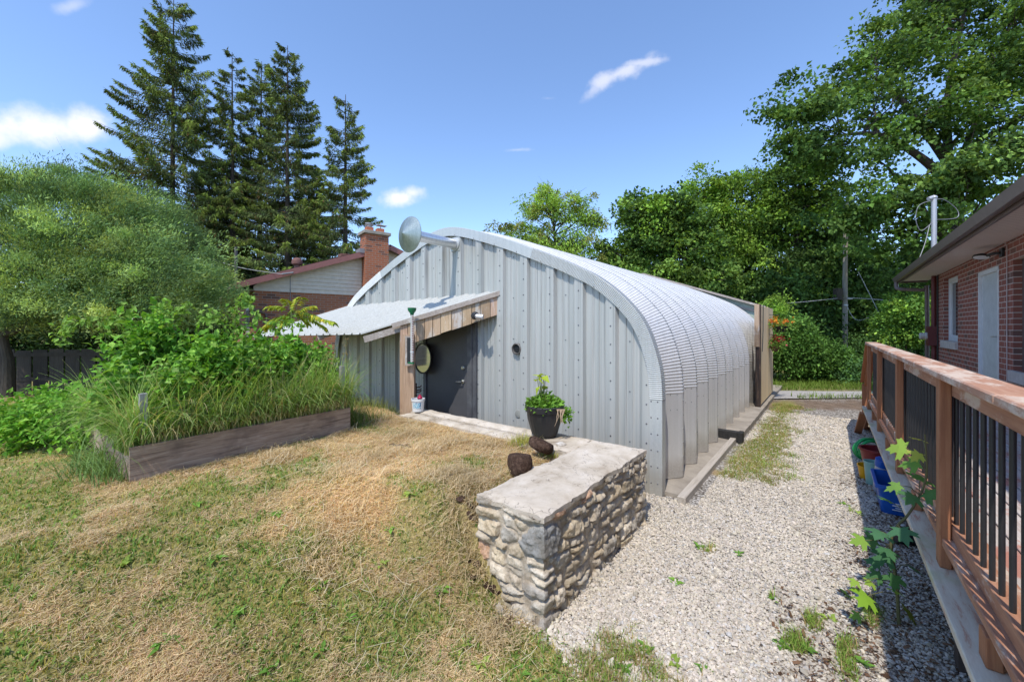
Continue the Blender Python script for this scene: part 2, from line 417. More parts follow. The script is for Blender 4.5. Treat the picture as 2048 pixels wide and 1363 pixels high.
def lawn_mask(t, y):
    s = y - HS; L = t - HL; n = fbm(t * 2.2, y * 2.2, 31) - 0.5; n2 = fbm(t * 9, y * 9, 33) - 0.5
    edge = -0.55 + 0.35 * sstep(-2.6, -2.3, L) + 0.16 * (L < -3) 
    a = sstep(-0.10, 0.10, s - edge + 0.55 * n + 0.15 * n2)
    a = a * (1 - sstep(-1.1, -0.95, L) * (s < 3.2)) * (1 - sstep(-2.45, -2.25, L) * (s < 0.25))
    a = np.where((L > -1.0) & (s < 3.2), 0, a)
    return a
def strip_mask(t, y):                       # grass and weeds on the gravel
    s = y - HS; L = t - HL; n = fbm(t * 3, y * 3, 41) - 0.5; n2 = fbm(t * 10, y * 10, 43) - 0.5
    def blob(a, b, ra, rb): return 1 - np.sqrt(((t - a) / ra) ** 2 + ((y - b) / rb) ** 2)
    m = -9 * np.ones_like(t)
    for (px, py, D, ra, rb) in GRASSPATCH:
        w = ground_pt(px, py); m = np.maximum(m, blob(w[0], w[1], ra, rb))
    st = 1 - np.abs(s + 0.62) / 0.34
    st = np.where((L > 0.9) & (L < 7.2), st * 1.0, -1) 
    st = np.minimum(st, (L - 0.9) * 2)
    m = np.maximum(m, st)
    return sstep(-0.35, 0.75, m + 1.6 * n + 1.4 * n2 - 0.15)
def ground_pt(x, y):
    D = CAMH * 804 / (y - 655); return to_frame((x - 1024) / 804 * D, D)
GRASSPATCH = [(1300, 1335, 0, .15, .24), (1200, 1390, 0, .22, .25), (1590, 1285, 0, .09, .06), (1625, 1245, 0, .12, .04), (1420, 1100, 0, .11, .035),
              (1545, 1195, 0, .035, .02), (1700, 1020, 0, .09, .04), (1690, 1310, 0, .16, .05), (1740, 1225, 0, .16, .05)]
def dirt_mask(t, y):                        # leaf litter and soil beside the deck, and the brown track at the lane
    q = -y; n = fbm(t * 4, y * 4, 51) - 0.5
    a = sstep(-0.15, 0.35, (q + 0.28) - 0.13 * np.maximum(t - 2.3, 0) + 0.9 * n) * (t < 8)
    wx, wy = to_world(t, y)
    b = sstep(0, 0.4, 1 - np.abs(wy - 9.2 + 0.05 * (wx - 7)) / 0.75 + 0.8 * n) * (wx > 5.5) * (wx < 11)
    return np.clip(np.maximum(a * 0.75, b), 0, 1)

def axis_lines(lo, hi, fine, far):
    a = list(np.arange(lo, hi + 1e-6, fine)); st = fine; x = hi
    while x < far: st *= 1.22; x += st; a.append(x)
    st = fine; x = lo
    while x > -far: st *= 1.22; x -= st; a.insert(0, x)
    return np.array(a)
tl = axis_lines(-0.5, 9.5, 0.055, 400); yl = axis_lines(-1.6, 8, 0.055, 400)
T, Y = np.meshgrid(tl, yl, indexing='ij'); Z = height(T, Y)
lm = lawn_mask(T, Y); sm = strip_mask(T, Y); dm = dirt_mask(T, Y)
wx, wy = to_world(T, Y)
farm = sstep(10.6, 11.2, wy) * 1.0
green = np.clip(np.maximum(lm, np.maximum(sm, farm)), 0, 1)
# lushness: 0 dry hay, 1 green
def lush(t, y):
    s = y - HS; L = t - HL
    g = 1.5 * (fbm(t * 1.4 + 3, y * 1.4, 61, 5) - 0.50) + 2.4 * (fbm(t * 4.3, y * 4.3, 63) - 0.5) + 0.38
    g = g + 0.26 * sstep(-2.7, -3.5, L) + 0.45 * sstep(4.3, 5.6, s - 0.25 * (L + 3)) + 0.4 * sstep(0.4, -0.5, s)
    g = g - 0.30 * sstep(-2.7, -1.9, L) * (s > 0) * (s < 4) + 0.42 * sstep(-2.15, -2.5, L) * sstep(1.5, .7, s)
    return np.clip(g, 0, 1)
lu = lush(T, Y); lu = np.maximum(lu, farm)
gv = np.stack([wx, wy, Z], -1).reshape(-1, 3); na, nb = len(tl), len(yl)
ii, jj = np.meshgrid(np.arange(na - 1), np.arange(nb - 1), indexing='ij'); b0 = (ii * nb + jj).ravel()
gf = np.stack([b0, b0 + nb, b0 + nb + 1, b0 + 1], 1)
me = raw_mesh("ground", gv, gf, cols=np.stack([green, lu, dm], -1).reshape(-1, 3), smooth=True)
m, nt, out = M("ground_cover")
c = attr(nt); sp = nt.nodes.new('ShaderNodeSeparateColor'); nt.links.new(c, sp.inputs[0]); o = objco(nt)
n1 = nz(nt, 45, 6, 0.7, o); n2 = nz(nt, 6, 5, 0.6, o); n3 = nz(nt, 160, 3, 0.6, o)
dry = ramp(nt, n1, [(0.3, (0.20, 0.125, 0.06)), (0.5, (0.40, 0.27, 0.135)), (0.7, (0.54, 0.40, 0.22))])
grn = ramp(nt, n1, [(0.3, (0.08, 0.085, 0.03)), (0.5, (0.23, 0.215, 0.075)), (0.72, (0.36, 0.32, 0.14))])
gr = mixc(nt, sp.outputs[1], dry, grn)
vo = nt.nodes.new('ShaderNodeTexVoronoi'); vo.inputs['Scale'].default_value = 42; nt.links.new(o, vo.inputs['Vector'])
vg = nt.nodes.new('ShaderNodeSeparateColor'); nt.links.new(vo.outputs['Color'], vg.inputs[0])
gv1 = ramp(nt, vg.outputs[0], [(0.0, (0.18, 0.16, 0.145)), (0.3, (0.36, 0.33, 0.30)), (0.7, (0.48, 0.45, 0.41)), (1.0, (0.62, 0.59, 0.55))])
gv1 = mixc(nt, ramp(nt, vo.outputs['Distance'], [(0.35, (0, 0, 0)), (0.75, (1, 1, 1))]), gv1, (0.10, 0.085, 0.07))
dirt = ramp(nt, n2, [(0.3, (0.10, 0.066, 0.045)), (0.7, (0.24, 0.17, 0.12))])
gm = mixc(nt, mth(nt, 'MULTIPLY', sp.outputs[2], mth(nt, 'MULTIPLY_ADD', n1, 1.2, 0.25)), gv1, dirt)
col = mixc(nt, sp.outputs[0], gm, gr)
h = mth(nt, 'ADD', mth(nt, 'MULTIPLY', vo.outputs['Distance'], -0.8), n1)
bsdf(nt, out, col, 0.95, 0, 0.15, h, 0.7, 0.012)
g = Thing("ground", None, None, (0, 0, 0), mesh=me, kind='structure', mat=m)

# the lane beyond the drive
mb = MB(); xs = np.linspace(4, 60, 40)
def lane_y(x): return 9.75 + 0.06 * (x - 6) , 11.05 - 0.055 * (x - 6)
v = []
for x in np.linspace(-10, 60, 60):
    a, b = lane_y(x) if x > 4 else (lane_y(4)[0], lane_y(4)[1])
    v += [(x, a, 0.030), (x, (a + b) / 2, 0.036), (x, b, 0.030)]
f = []
for i in range(59):
    for k in (0, 1): f.append((i * 3 + k, (i + 1) * 3 + k, (i + 1) * 3 + k + 1, i * 3 + k + 1))
mb.add(v, f)
m_lane = simple("lane_gravel_asphalt", (0.46, 0.44, 0.42), (0.30, 0.28, 0.27), 0.9, scale=14, bstr=0.5, detail=8)
Thing("lane_road", None, None, (0, 0, 0), mb=mb, mat=m_lane, kind='structure')

# ------------------------------------------------------------------ gravel stones
def scatter_weighted(n, tr, yr, fn, dmin=1.2, power=1.6, seed=1):
    r = np.random.RandomState(seed); T_ = []; Y_ = []; got = 0
    while got < n:
        t = r.uniform(*tr, 200000); y = r.uniform(*yr, 200000); x_, y_ = to_world(t, y)
        D = np.hypot(x_, y_) + 0.2
        vis = (y_ > 0.9) & (np.abs(x_) < 1.36 * y_ + 0.4)
        p = np.minimum(1, (dmin + 1.0) ** power / D ** power) * fn(t, y) * vis
        k = r.rand(len(t)) < p; T_.append(t[k]); Y_.append(y[k]); got += k.sum()
        if k.sum() == 0: break
    return np.concatenate(T_)[:n], np.concatenate(Y_)[:n]
def in_open(t, y):          # outside wall, hut, footing, deck posts
    s = y - HS; L = t - HL
    bad = ((s > -0.09) & (s < 0.5) & (L > -2.34) & (L < -0.6)) | ((s > -0.34) & (L > -0.05) & (L < 13))
    return ~bad
gt, gy = scatter_weighted(185000, (0.6, 10), (-1.5, 2.2), lambda t, y: in_open(t, y) * np.clip(1.02 - lawn_mask(t, y) * 1.1 - 0.75 * strip_mask(t, y) - 0.62 * dirt_mask(t, y), 0, 1) * (to_world(t, y)[1] < 9), seed=3, dmin=1.4, power=1.25)
N = len(gt); r = np.random.RandomState(5)
ph = (1 + 5 ** .5) / 2
ico = np.array([(-1, ph, 0), (1, ph, 0), (-1, -ph, 0), (1, -ph, 0), (0, -1, ph), (0, 1, ph), (0, -1, -ph), (0, 1, -ph), (ph, 0, -1), (ph, 0, 1), (-ph, 0, -1), (-ph, 0, 1)], float)
ico /= np.linalg.norm(ico[0])
icof = np.array([(0, 11, 5), (0, 5, 1), (0, 1, 7), (0, 7, 10), (0, 10, 11), (1, 5, 9), (5, 11, 4), (11, 10, 2), (10, 7, 6), (7, 1, 8), (3, 9, 4), (3, 4, 2), (3, 2, 6), (3, 6, 8), (3, 8, 9), (4, 9, 5), (2, 4, 11), (6, 2, 10), (8, 6, 7), (9, 8, 1)])
sz = 0.0038 + 0.0072 * r.rand(N) ** 2.2
sz *= np.where(r.rand(N) < 0.01, 1.8, 1)
wxx, wyy = to_world(gt, gy); sz = sz * np.clip(np.hypot(wxx, wyy) / 5.0, 1, 1.5)
pts = ico[None] * (1 + 0.28 * r.uniform(-1, 1, (N, 12, 1))) * (sz[:, None, None] * np.stack([1 + .5 * r.rand(N), 1 - .2 * r.rand(N), .75 - .25 * r.rand(N)], 1)[:, None])
a1 = r.rand(N) * 2 * pi; tlt = r.normal(0, .35, N)
c_, s_ = np.cos(tlt)[:, None], np.sin(tlt)[:, None]; px, pz = pts[..., 0] * c_ - pts[..., 2] * s_, pts[..., 0] * s_ + pts[..., 2] * c_
c_, s_ = np.cos(a1)[:, None], np.sin(a1)[:, None]; qx, qy = px * c_ - pts[..., 1] * s_, px * s_ + pts[..., 1] * c_
hz = height(gt, gy) + sz * (0.25 + 0.8 * r.rand(N))
vv = np.stack([qx + wxx[:, None], qy + wyy[:, None], pz + hz[:, None]], -1).reshape(-1, 3)
ff = (icof[None] + (np.arange(N) * 12)[:, None, None]).reshape(-1, 3)
br = r.choice([0.38, 0.46, 0.53, 0.60, 0.66], N, p=[.12, .22, .30, .24, .12]) * (0.96 * (.86 + .28 * fbm(gt * 1.5, gy * 1.5, 91)) + .2 * r.rand(N))
br = br * (1 - 0.45 * dirt_mask(gt, gy) * r.rand(N))
tint = np.stack([1.06 * np.ones(N), 0.96 - .04 * r.rand(N), 0.81 - .08 * r.rand(N)], 1); tint[r.rand(N) < .10] = (0.98, 0.94, 0.88); tint[r.rand(N) < .06] = (1, .86, .70)
me = raw_mesh("gravel_stones", vv, ff, cols=np.repeat(br[:, None] * tint, 12, 0))
m_stonebit, nt, out = M("gravel_stone"); o = objco(nt); bsdf(nt, out, mixc(nt, mth(nt, 'MULTIPLY', nz(nt, 90, 3, .6, o), .4), attr(nt), (0.3, 0.27, 0.24)), 0.85, 0, 0.25)
Thing("gravel", None, None, (0, 0, 0), mesh=me, kind='stuff', mat=m_stonebit)

# ------------------------------------------------------------------ grass
def blades(t, y, z, length, width, lean, col, seed=0, seg=2, flat=False):
    """curved blades: arrays per blade"""
    r = np.random.RandomState(seed); n = len(t); wx_, wy_ = to_world(t, y)
    az = r.rand(n) * 2 * pi; d = np.stack([np.cos(az), np.sin(az)], 1); w = np.stack([-np.sin(az), np.cos(az)], 1) * (width / 2)[:, None]
    V_ = []
    for k in range(seg + 1):
        f = k / seg; up = length * f * np.cos(lean * f); out_ = length * f * np.sin(lean * (0.35 + 0.65 * f))
        if lean is not None:
            up = length * (np.sin(np.minimum(lean * f, 3.0)) / np.maximum(lean, .05)); out_ = length * (1 - np.cos(np.minimum(lean * f, 3.0))) / np.maximum(lean, .05)
        p = np.stack([wx_ + d[:, 0] * out_, wy_ + d[:, 1] * out_, z + up], 1); ww = w * (1 - f * 0.9)
        V_.append(np.concatenate([p[:, :2] + ww, p[:, 2:]], 1)); V_.append(np.concatenate([p[:, :2] - ww, p[:, 2:]], 1))
    v = np.stack(V_, 1); m_ = 2 * (seg + 1)
    fs = np.array([(2 * k, 2 * k + 1, 2 * k + 3, 2 * k + 2) for k in range(seg)])
    f = (fs[None] + (np.arange(n) * m_)[:, None, None]).reshape(-1, 4)
    return v.reshape(-1, 3), f, np.repeat(col, m_, 0)
def straws(t, y, z, length, width, col, seed=0, tilt=0.35):
    r = np.random.RandomState(seed); n = len(t); wx_, wy_ = to_world(t, y); az = r.rand(n) * 2 * pi; tl_ = np.abs(r.normal(0, tilt, n)); cv = r.normal(0, .35, n)
    V_ = []
    for f in (-.5, 0, .5):
        a = az + cv * f; dx = np.cos(a) * np.cos(tl_); dy_ = np.sin(a) * np.cos(tl_)
        p = np.stack([wx_ + dx * length * f, wy_ + dy_ * length * f, z + np.sin(tl_) * length * (f + .5) + (0.25 - f * f) * length * .25], 1)
        w = np.stack([-np.sin(a), np.cos(a), 0.25 + 0 * a], 1) * (width / 2)[:, None]; V_ += [p + w, p - w]
    v = np.stack(V_, 1).reshape(-1, 3); fs = np.array([(0, 1, 3, 2), (2, 3, 5, 4)]); f = (fs[None] + (np.arange(n) * 6)[:, None, None]).reshape(-1, 4)
    return v, f, np.repeat(col, 6, 0)
def join(parts):
    V_ = []; F2 = []; C_ = []; n = 0
    for v, f, c in parts: V_.append(v); F2.append(f + n); C_.append(c); n += len(v)
    return np.concatenate(V_), np.concatenate(F2), np.concatenate(C_)
r = np.random.RandomState(11)
def lawn_ok(t, y):
    s = y - HS; L = t - HL
    bed = (np.abs(bed_uv(t, y)[0] - 0.92) < 0.95) & (bed_uv(t, y)[1] > -0.03) & (bed_uv(t, y)[1] < 1.5)
    return in_open(t, y) * lawn_mask(t, y) * ~bed * ~((L > -1.12) & (L < -0.6) & (s < 3.2)) * (L < -0.05)
BA = np.array([.565, .825]); BB = np.array([-.825, .565]); BED0 = np.array([-2.877, 3.02])
def bed_uv(t, y):
    x_, y_ = to_world(t, y); return (x_ - BED0[0]) * BA[0] + (y_ - BED0[1]) * BA[1], (x_ - BED0[0]) * BB[0] + (y_ - BED0[1]) * BB[1]
n = 210000
t, y = scatter_weighted(n, (-1.5, 9), (-0.6, 14), lawn_ok, seed=21, dmin=0.9, power=1.25)
lu_ = lush(t, y); isg = r.rand(n) < (0.16 + 0.68 * lu_)
dry_c = np.array([0.68, 0.50, 0.27]) * (0.62 + .6 * r.rand(n, 1)) * (1 + 0.10 * r.normal(size=(n, 3)))
dry_c = np.where(r.rand(n, 1) < .25, dry_c * [1.0, .82, .62], dry_c)
grn_c = np.array([0.42, 0.42, 0.13]) * (0.55 + .75 * r.rand(n, 1)); grn_c = np.where(r.rand(n, 1) < .35, grn_c * [1.35, 1.15, .9], grn_c)
colr = np.clip(np.where(isg[:, None], grn_c, dry_c), 0.01, .9)
ln = (0.011 + 0.020 * r.rand(n)) * np.where(isg, 1.15, 0.9) * (0.7 + 0.9 * fbm(t * 2, y * 2, 71))
b1 = blades(t, y, height(t, y) - 0.004, ln, 0.0026 + 0.0022 * r.rand(n), 0.5 + 1.6 * r.rand(n), colr, 22)
n = 150000                                    # cut hay lying on it
hayfn = lambda t, y: lawn_ok(t, y) * np.clip(1.15 - 1.1 * lush(t, y), 0.05, 1)
t, y = scatter_weighted(n, (-1.5, 8), (-0.4, 10), hayfn, seed=23, dmin=0.9, power=1.3)
hc = np.array([0.76, 0.60, 0.37]) * (0.55 + .65 * r.rand(n, 1)) * (1 + .06 * r.normal(size=(n, 3)))
clump = sstep(0.52, 0.75, fbm(t * 2.6, y * 2.6, 81, 4))
b2 = straws(t, y, height(t, y) + 0.004 + 0.028 * r.rand(n) * (0.35 + 1.6 * clump), 0.016 + 0.036 * r.rand(n), 0.0010 + 0.0013 * r.rand(n), np.clip(hc, 0, .85), 24, .25)
n = 26000                                     # broad small weeds (clover, plantain) in the green parts
t, y = scatter_weighted(n, (-1.5, 9), (-0.6, 12), lambda t, y: lawn_ok(t, y) * lush(t, y) ** 1.5, seed=25, dmin=0.9, power=1.2)
cc = np.array([0.17, 0.28, 0.06]) * (0.6 + .8 * r.rand(n, 1))
b3 = blades(t, y, height(t, y), 0.02 + 0.03 * r.rand(n), 0.008 + 0.008 * r.rand(n), 1.2 + 1.4 * r.rand(n), cc, 26)
n = 40000                                     # the strip along the footing and tufts on the gravel
t, y = scatter_weighted(n, (-0.2, 11), (-1.2, 1.2), lambda t, y: in_open(t, y) * strip_mask(t, y) * (1 - lawn_mask(t, y)), seed=27, dmin=1.2, power=.9)
sc = np.where(r.rand(n, 1) < np.where(y > .4, .55, .85)[:, None], np.array([[0.24, 0.36, 0.07]]), np.array([[0.45, 0.33, 0.17]])) * (0.6 + .8 * r.rand(n, 1))
b4 = blades(t, y, height(t, y), 0.012 + 0.075 * r.rand(n) ** 2.2, 0.003 + 0.003 * r.rand(n), 0.6 + 1.8 * r.rand(n), sc, 28, 3)
n = 16000                                     # verge beyond the lane
wx_ = r.uniform(4, 22, n); wy_ = np.where(r.rand(n) < .72, r.uniform(11.1, 12.6, n), 9.75 + 0.35 * r.rand(n)); ok = (wy_ > 11) | ((wx_ > 7.0) & (wx_ < 10) & (r.rand(n) < .5)); wx_, wy_ = wx_[ok], wy_[ok]; n = len(wx_)
t, y = to_frame(wx_, wy_); vc = np.array([0.17, 0.26, 0.05]) * (0.6 + .8 * r.rand(n, 1))
b5 = blades(t, y, 0.02 * np.ones(n), 0.08 + 0.12 * r.rand(n), 0.012 + 0.008 * r.rand(n), 0.4 + 1.4 * r.rand(n), vc, 30)
v, f, c = join([b1, b2, b3, b4, b5])
Thing("lawn_grass", None, None, (0, 0, 0), mesh=raw_mesh("lawn_grass", v, f, cols=c), kind='stuff', mat=m_grass)
# fallen brown leaves and bark bits by the deck
n = 7000; t, y = scatter_weighted(n, (0.6, 7.5), (-1.4, 0.6), lambda t, y: dirt_mask(t, y) ** 1.5, seed=33, dmin=1.2, power=.6)
cl = np.array([0.16, 0.095, 0.06]) * (0.4 + 1.3 * r.rand(n, 1)); cl[r.rand(n) < .1] = (.42, .36, .28)
v, f, c = straws(t, y, height(t, y) + 0.014, 0.008 + 0.036 * r.rand(n) ** 2, 0.004 + .014 * r.rand(n) ** 2, cl, 34, .3)
Thing("leaf_litter", None, None, (0, 0, 0), mesh=raw_mesh("leaf_litter", v, f, cols=c), kind='stuff', mat=m_grass)

# ------------------------------------------------------------------ the arched steel hut
half = [(0, 0), (0, .5), (0, 1.0), (.02, 1.29), (.07, 1.5), (.14, 1.70), (.23, 1.865), (.34, 2.0), (.46, 2.12), (.60, 2.235), (.76, 2.345), (.93, 2.435), (1.15, 2.545), (1.4, 2.655), (1.7, 2.785), (2.0, 2.91), (2.3, 3.02), (2.55, 3.105), (2.8, 3.185), (3.05, 3.245), (3.3, 3.27)]
W_ = 6.6; prof = half + [(W_ - a, b) for a, b in half[-2::-1]]; prof = np.array(prof)
def catmull(P, k=8):
    o_ = []; 
    for i in range(len(P) - 1):
        p0 = P[max(i - 1, 0)]; p1 = P[i]; p2 = P[i + 1]; p3 = P[min(i + 2, len(P) - 1)]
        for j in range(k):
            t_ = j / k; o_.append(0.5 * ((2 * p1) + (-p0 + p2) * t_ + (2 * p0 - 5 * p1 + 4 * p2 - p3) * t_ ** 2 + (-p0 + 3 * p1 - 3 * p2 + p3) * t_ ** 3))
    o_.append(P[-1]); return np.array(o_)
dense = catmull(prof, 10); sl = np.concatenate([[0], np.cumsum(np.linalg.norm(np.diff(dense, axis=0), axis=1))])
ARC = sl[-1]
def arc(a):
    a = np.asarray(a, float); p = np.stack([np.interp(a, sl, dense[:, 0]), np.interp(a, sl, dense[:, 1])], -1)
    e = 0.03; p1 = np.stack([np.interp(a + e, sl, dense[:, 0]), np.interp(a + e, sl, dense[:, 1])], -1); p0 = np.stack([np.interp(a - e, sl, dense[:, 0]), np.interp(a - e, sl, dense[:, 1])], -1)
    d = p1 - p0; d /= np.linalg.norm(d, axis=-1, keepdims=True) + 1e-9; n_ = np.stack([-d[..., 1], d[..., 0]], -1)  # outward
    return p, n_
hs_, hz_ = dense[:, 0], dense[:, 1]; ordr = np.argsort(hs_)
def top_at(s): return np.interp(s, hs_[ordr], hz_[ordr])
hut = Thing("arched_steel_hut", "long silver corrugated steel arch hut with a grey door, behind the stone wall", "hut", (HL, HS, 0), F_)
HLEN = 8.4
# gable wall sheets
mb = MB(); S0 = 0.152; PER = 0.406
pf = [(-.052, .046), (.052, .036)] ; cyc = [(0.052, .046), (.062, .030), (.072, .028), (.090, .006), (.15, 0), (.158, .008), (.168, .008), (.176, 0), (.235, 0), (.243, .008), (.253, .008), (.261, 0), (.326, 0), (.350, .0455)]
ss = []
k = -1
while S0 + PER * k < W_:
    base = S0 + PER * k; ss.append((base - .052, .046)); ss += [(base + a, b) for a, b in cyc]; k += 1
ss = [(a, b) for a, b in ss if 0.015 < a < W_ - 0.015]; ss = [(0.012, ss[0][1])] + ss + [(W_ - 0.012, ss[-1][1])]
v = []; f = []
for a, b in ss:
    tz = float(top_at(a)) - 0.02
    for z in (-0.3, tz): v.append((HL - b, HS + a, z))
for i in range(len(ss) - 1): f.append((2 * i, 2 * i + 1, 2 * i + 3, 2 * i + 2))
mb.add(v, f)
m_gable, nt, out = M("gable_sheet"); o = objco(nt)
s1 = nz(nt, 1.0, 6, 0.6, objco(nt, (20, 20, .22))); s2 = nz(nt, 1.0, 5, .65, objco(nt, (30, 30, 0.5))); p_ = nz(nt, 1.6, 5, .6, o)
sx = nt.nodes.new('ShaderNodeSeparateXYZ'); nt.links.new(o, sx.inputs[0])
col = ramp(nt, s1, [(.3, (.39, .405, .385)), (.5, (.485, .49, .46)), (.7, (.56, .55, .515))])
col = mixc(nt, mth(nt, 'MULTIPLY', p_, .3), col, (.40, .44, .45))
st = mth(nt, 'MULTIPLY', ramp(nt, s2, [(.52, (0, 0, 0)), (.68, (1, 1, 1))]), ramp(nt, mth(nt, 'MULTIPLY', sx.outputs[2], .33), [(.35, (.25,) * 3), (.95, (.85,) * 3)]))
col = mixc(nt, st, col, (.20, .205, .20))
mud_ = ramp(nt, mth(nt, 'ADD', sx.outputs[2], mth(nt, 'MULTIPLY', p_, -.4)), [(0.0, (.55,) * 3), (.18, (0,) * 3)]); col = mixc(nt, mud_, col, (.30, .26, .20))
bsdf(nt, out, col, .45, .2, .4, p_, .12, .012)
hut.part("gable_wall", mb, m_gable)
mb = MB(); k = 0
while S0 + PER * k < W_ - .1:
    a = S0 + PER * k
    for z in np.arange(0.12, float(top_at(a)) - .1, .205): mb.lathe([(.009, 0), (.008, .005), (.0001, .008)], (HL - .046, HS + a, z + .01 * (k % 3)), (-1, 0, 0), 6)
    if k % 2 == 0:
        for z in np.arange(0.5, float(top_at(a + .2)) - .1, .55): mb.lathe([(.008, 0), (.007, .005), (.0001, .007)], (HL - .001, HS + a + .2, z), (-1, 0, 0), 6)
    k += 1
hut.part("wall_screw", mb, m_screw, kind='stuff')
# arched shell
RW = 0.6; nr = 14
crib = [(0, .0), (.05, .0), (.08, -.01), (.17, -.085), (.34, -.085), (.53, .055), (.58, .055)]
Ls = []
for i in range(nr):
    for a, b in (crib if i == 0 else [(0.0, .045), (.06, -.02), (.17, -.085), (.34, -.085), (.53, .055), (.58, .055)]): Ls.append((i * RW + a, b))
Ls.append((nr * RW, .0)); Ls = np.array(Ls)
a_start = float(np.interp(1.0, hz_[:len(hz_) // 3], sl[:len(hz_) // 3]))
rows = [0, .25, .5, .75, a_start - .01]; rid = [0] * 5
p = .036; a = a_start
while a < ARC - a_start:
    for fr, hgt in ((0, 0), (.22, 1), (.5, 1), (.72, 0)): rows.append(a + fr * p); rid.append(hgt)
    a += p
rows += [ARC - a_start + .01, ARC - .5, ARC]; rid += [0, 0, 0]; rows = np.array(rows); rid = np.array(rid)
P_, Nn = arc(rows)
amp = np.interp(Ls[:, 1], [-.085, .055], [.0065, .0055])
off = Ls[None, :, 1] + rid[:, None] * amp[None]
sv = np.stack([np.broadcast_to(HL + Ls[None, :, 0], off.shape), HS + P_[:, None, 0] + Nn[:, None, 0] * off, P_[:, None, 1] + Nn[:, None, 1] * off], -1)
sv[..., 2] = np.where(rows[:, None] < .01, 0.05, sv[..., 2]); sv[..., 2] = np.where(rows[:, None] > ARC - .01, 0.05, sv[..., 2])
nr_, nc_ = off.shape; ii, jj = np.meshgrid(np.arange(nr_ - 1), np.arange(nc_ - 1), indexing='ij'); b0 = (ii * nc_ + jj).ravel()
sf = np.stack([b0, b0 + 1, b0 + nc_ + 1, b0 + nc_], 1)
me = raw_mesh("arched_roof", sv.reshape(-1, 3) - hut.base, sf, smooth=9)
hut.part("arched_roof", me, m_galv_roof)
mb = MB()
for i in range(nr):
    for a in np.arange(.12, 4.4, .16 if i < 6 else .3):
        p0, n0 = arc(a)
        mb.lathe([(.0075, 0), (.0065, .005), (.0001, .008)], (HL + i * RW + .555, HS + p0[0] + n0[0] * .055, p0[1] + n0[1] * .055), (0, n0[0], n0[1]), 5)
    for z in (.82, .99):
        for LL in (.40, .47): 
            mb.lathe([(.0075, 0), (.0001, .007)], (HL + i * RW + LL, HS - np.interp(LL, [.34, .53], [-.085, .055]), z), (0, -1, 0), 5)
hut.part("seam_bolt", mb, m_screw, kind='stuff')
# edge flashing round the gable
aa = list(np.linspace(0, a_start, 6)); rg = [0] * 6; a = a_start; ribbed_to = float(np.interp(1.62, hs_[:len(hs_) // 2], sl[:len(hs_) // 2]))
while a < ARC:
    if a < ribbed_to or a > ARC - ribbed_to:
        for fr, hh in ((0, 0), (.3, 1), (.5, 1), (.8, 0)): aa.append(a + fr * .021); rg.append(hh)
        a += .021
    else: aa.append(a); rg.append(0); a += .06
aa = np.array(aa); rg = np.array(rg); k = aa < ARC; aa, rg = aa[k], rg[k]; pa, na_ = arc(aa)
cols_ = [(-.115, -.050), (-.115, -.060), (.012, -.060), (.016, -.058), (.016, .05)]
fv = []
for off_, x_ in cols_:
    xx = x_ - rg * (.005 if x_ <= -.055 else 0); oo = off_ + rg * (.004 if off_ > 0 else 0)
    fv.append(np.stack([HL + xx * np.ones(len(aa)), HS + pa[:, 0] + na_[:, 0] * oo, pa[:, 1] + na_[:, 1] * oo], -1))
fv = np.stack(fv, 1); n0, n1_ = fv.shape[:2]; ii, jj = np.meshgrid(np.arange(n0 - 1), np.arange(n1_ - 1), indexing='ij'); b0 = (ii * n1_ + jj).ravel()
hut.part("edge_flashing", raw_mesh("edge_flashing", fv.reshape(-1, 3) - hut.base, np.stack([b0, b0 + 1, b0 + n1_ + 1, b0 + n1_], 1)), m_trim)
mb = MB()
for z in np.arange(.1, 1.0, .17):
    for s in (.03, .098): mb.lathe([(.009, 0), (.0001, .008)], (HL - .060, HS + s, z + .03), (-1, 0, 0), 6)
for a in np.arange(a_start + .3, ARC - .3, .42):
    p0, n0 = arc(a); mb.lathe([(.009, 0), (.0001, .008)], (HL - .060, HS + p0[0] - n0[0] * .1, p0[1] - n0[1] * .1), (-1, 0, 0), 6)
hut.part("flashing_screw", mb, m_screw, kind='stuff')
# far end closed
mb = MB(); pe, _ = arc(np.linspace(0, ARC, 60)); v = [(HL + HLEN, HS + a, b) for a, b in pe]; mb.add(v, [list(range(60))]); hut.part("rear_wall", mb, m_gable)
# door
D0, D1 = 2.765, 3.67
mb = MB(); mb.box(HL - .075, HL - .045, HS + D0, HS + D1, -.02, 2.05)
m_door = simple("door_paint", (0.115, 0.115, 0.125), (0.085, 0.085, 0.092), .5, .2, .4, scale=2.5, bstr=.1)
door = hut.part("door", mb, m_door)
mb = MB(); 
for z0 in (.96,):
    mb.lathe([(.03, 0), (.03, .012), (.012, .014), (.012, .05)], (HL - .075, HS + D0 + .09, z0), (-1, 0, 0), 14); mb.tube([(HL - .122, HS + D0 + .085, z0), (HL - .126, HS + D0 + .15, z0 - .005), (HL - .118, HS + D0 + .20, z0 - .008)], .009)
m_chrome = plain("satin_steel", (.62, .60, .56), .3, .9)
hut.part("lever_handle", mb, m_chrome, parent=door)
mb = MB(); mb.lathe([(.032, 0), (.032, .015), (.02, .02), (.02, .03), (.0001, .03)], (HL - .075, HS + D0 + .09, 1.16), (-1, 0, 0), 16)
hut.part("deadbolt", mb, m_chrome, parent=door)
mb = MB(); mb.box(HL - .10, HL - .02, HS + D0 - .10, HS + D0 - .005, -.02, 2.13, bev=.004); mb.box(HL - .10, HL - .02, HS + D1 + .005, HS + D1 + .07, -.02, 2.13, bev=.004); mb.box(HL - .098, HL - .022, HS + D0, HS + D1, 2.07, 2.13)
mb.box(HL - .085, HL - .02, HS + D0 - .17, HS + D0 - .102, -.02, 2.1)  # extra dark strip beside the jamb: the lean-to's shadow built as a panel
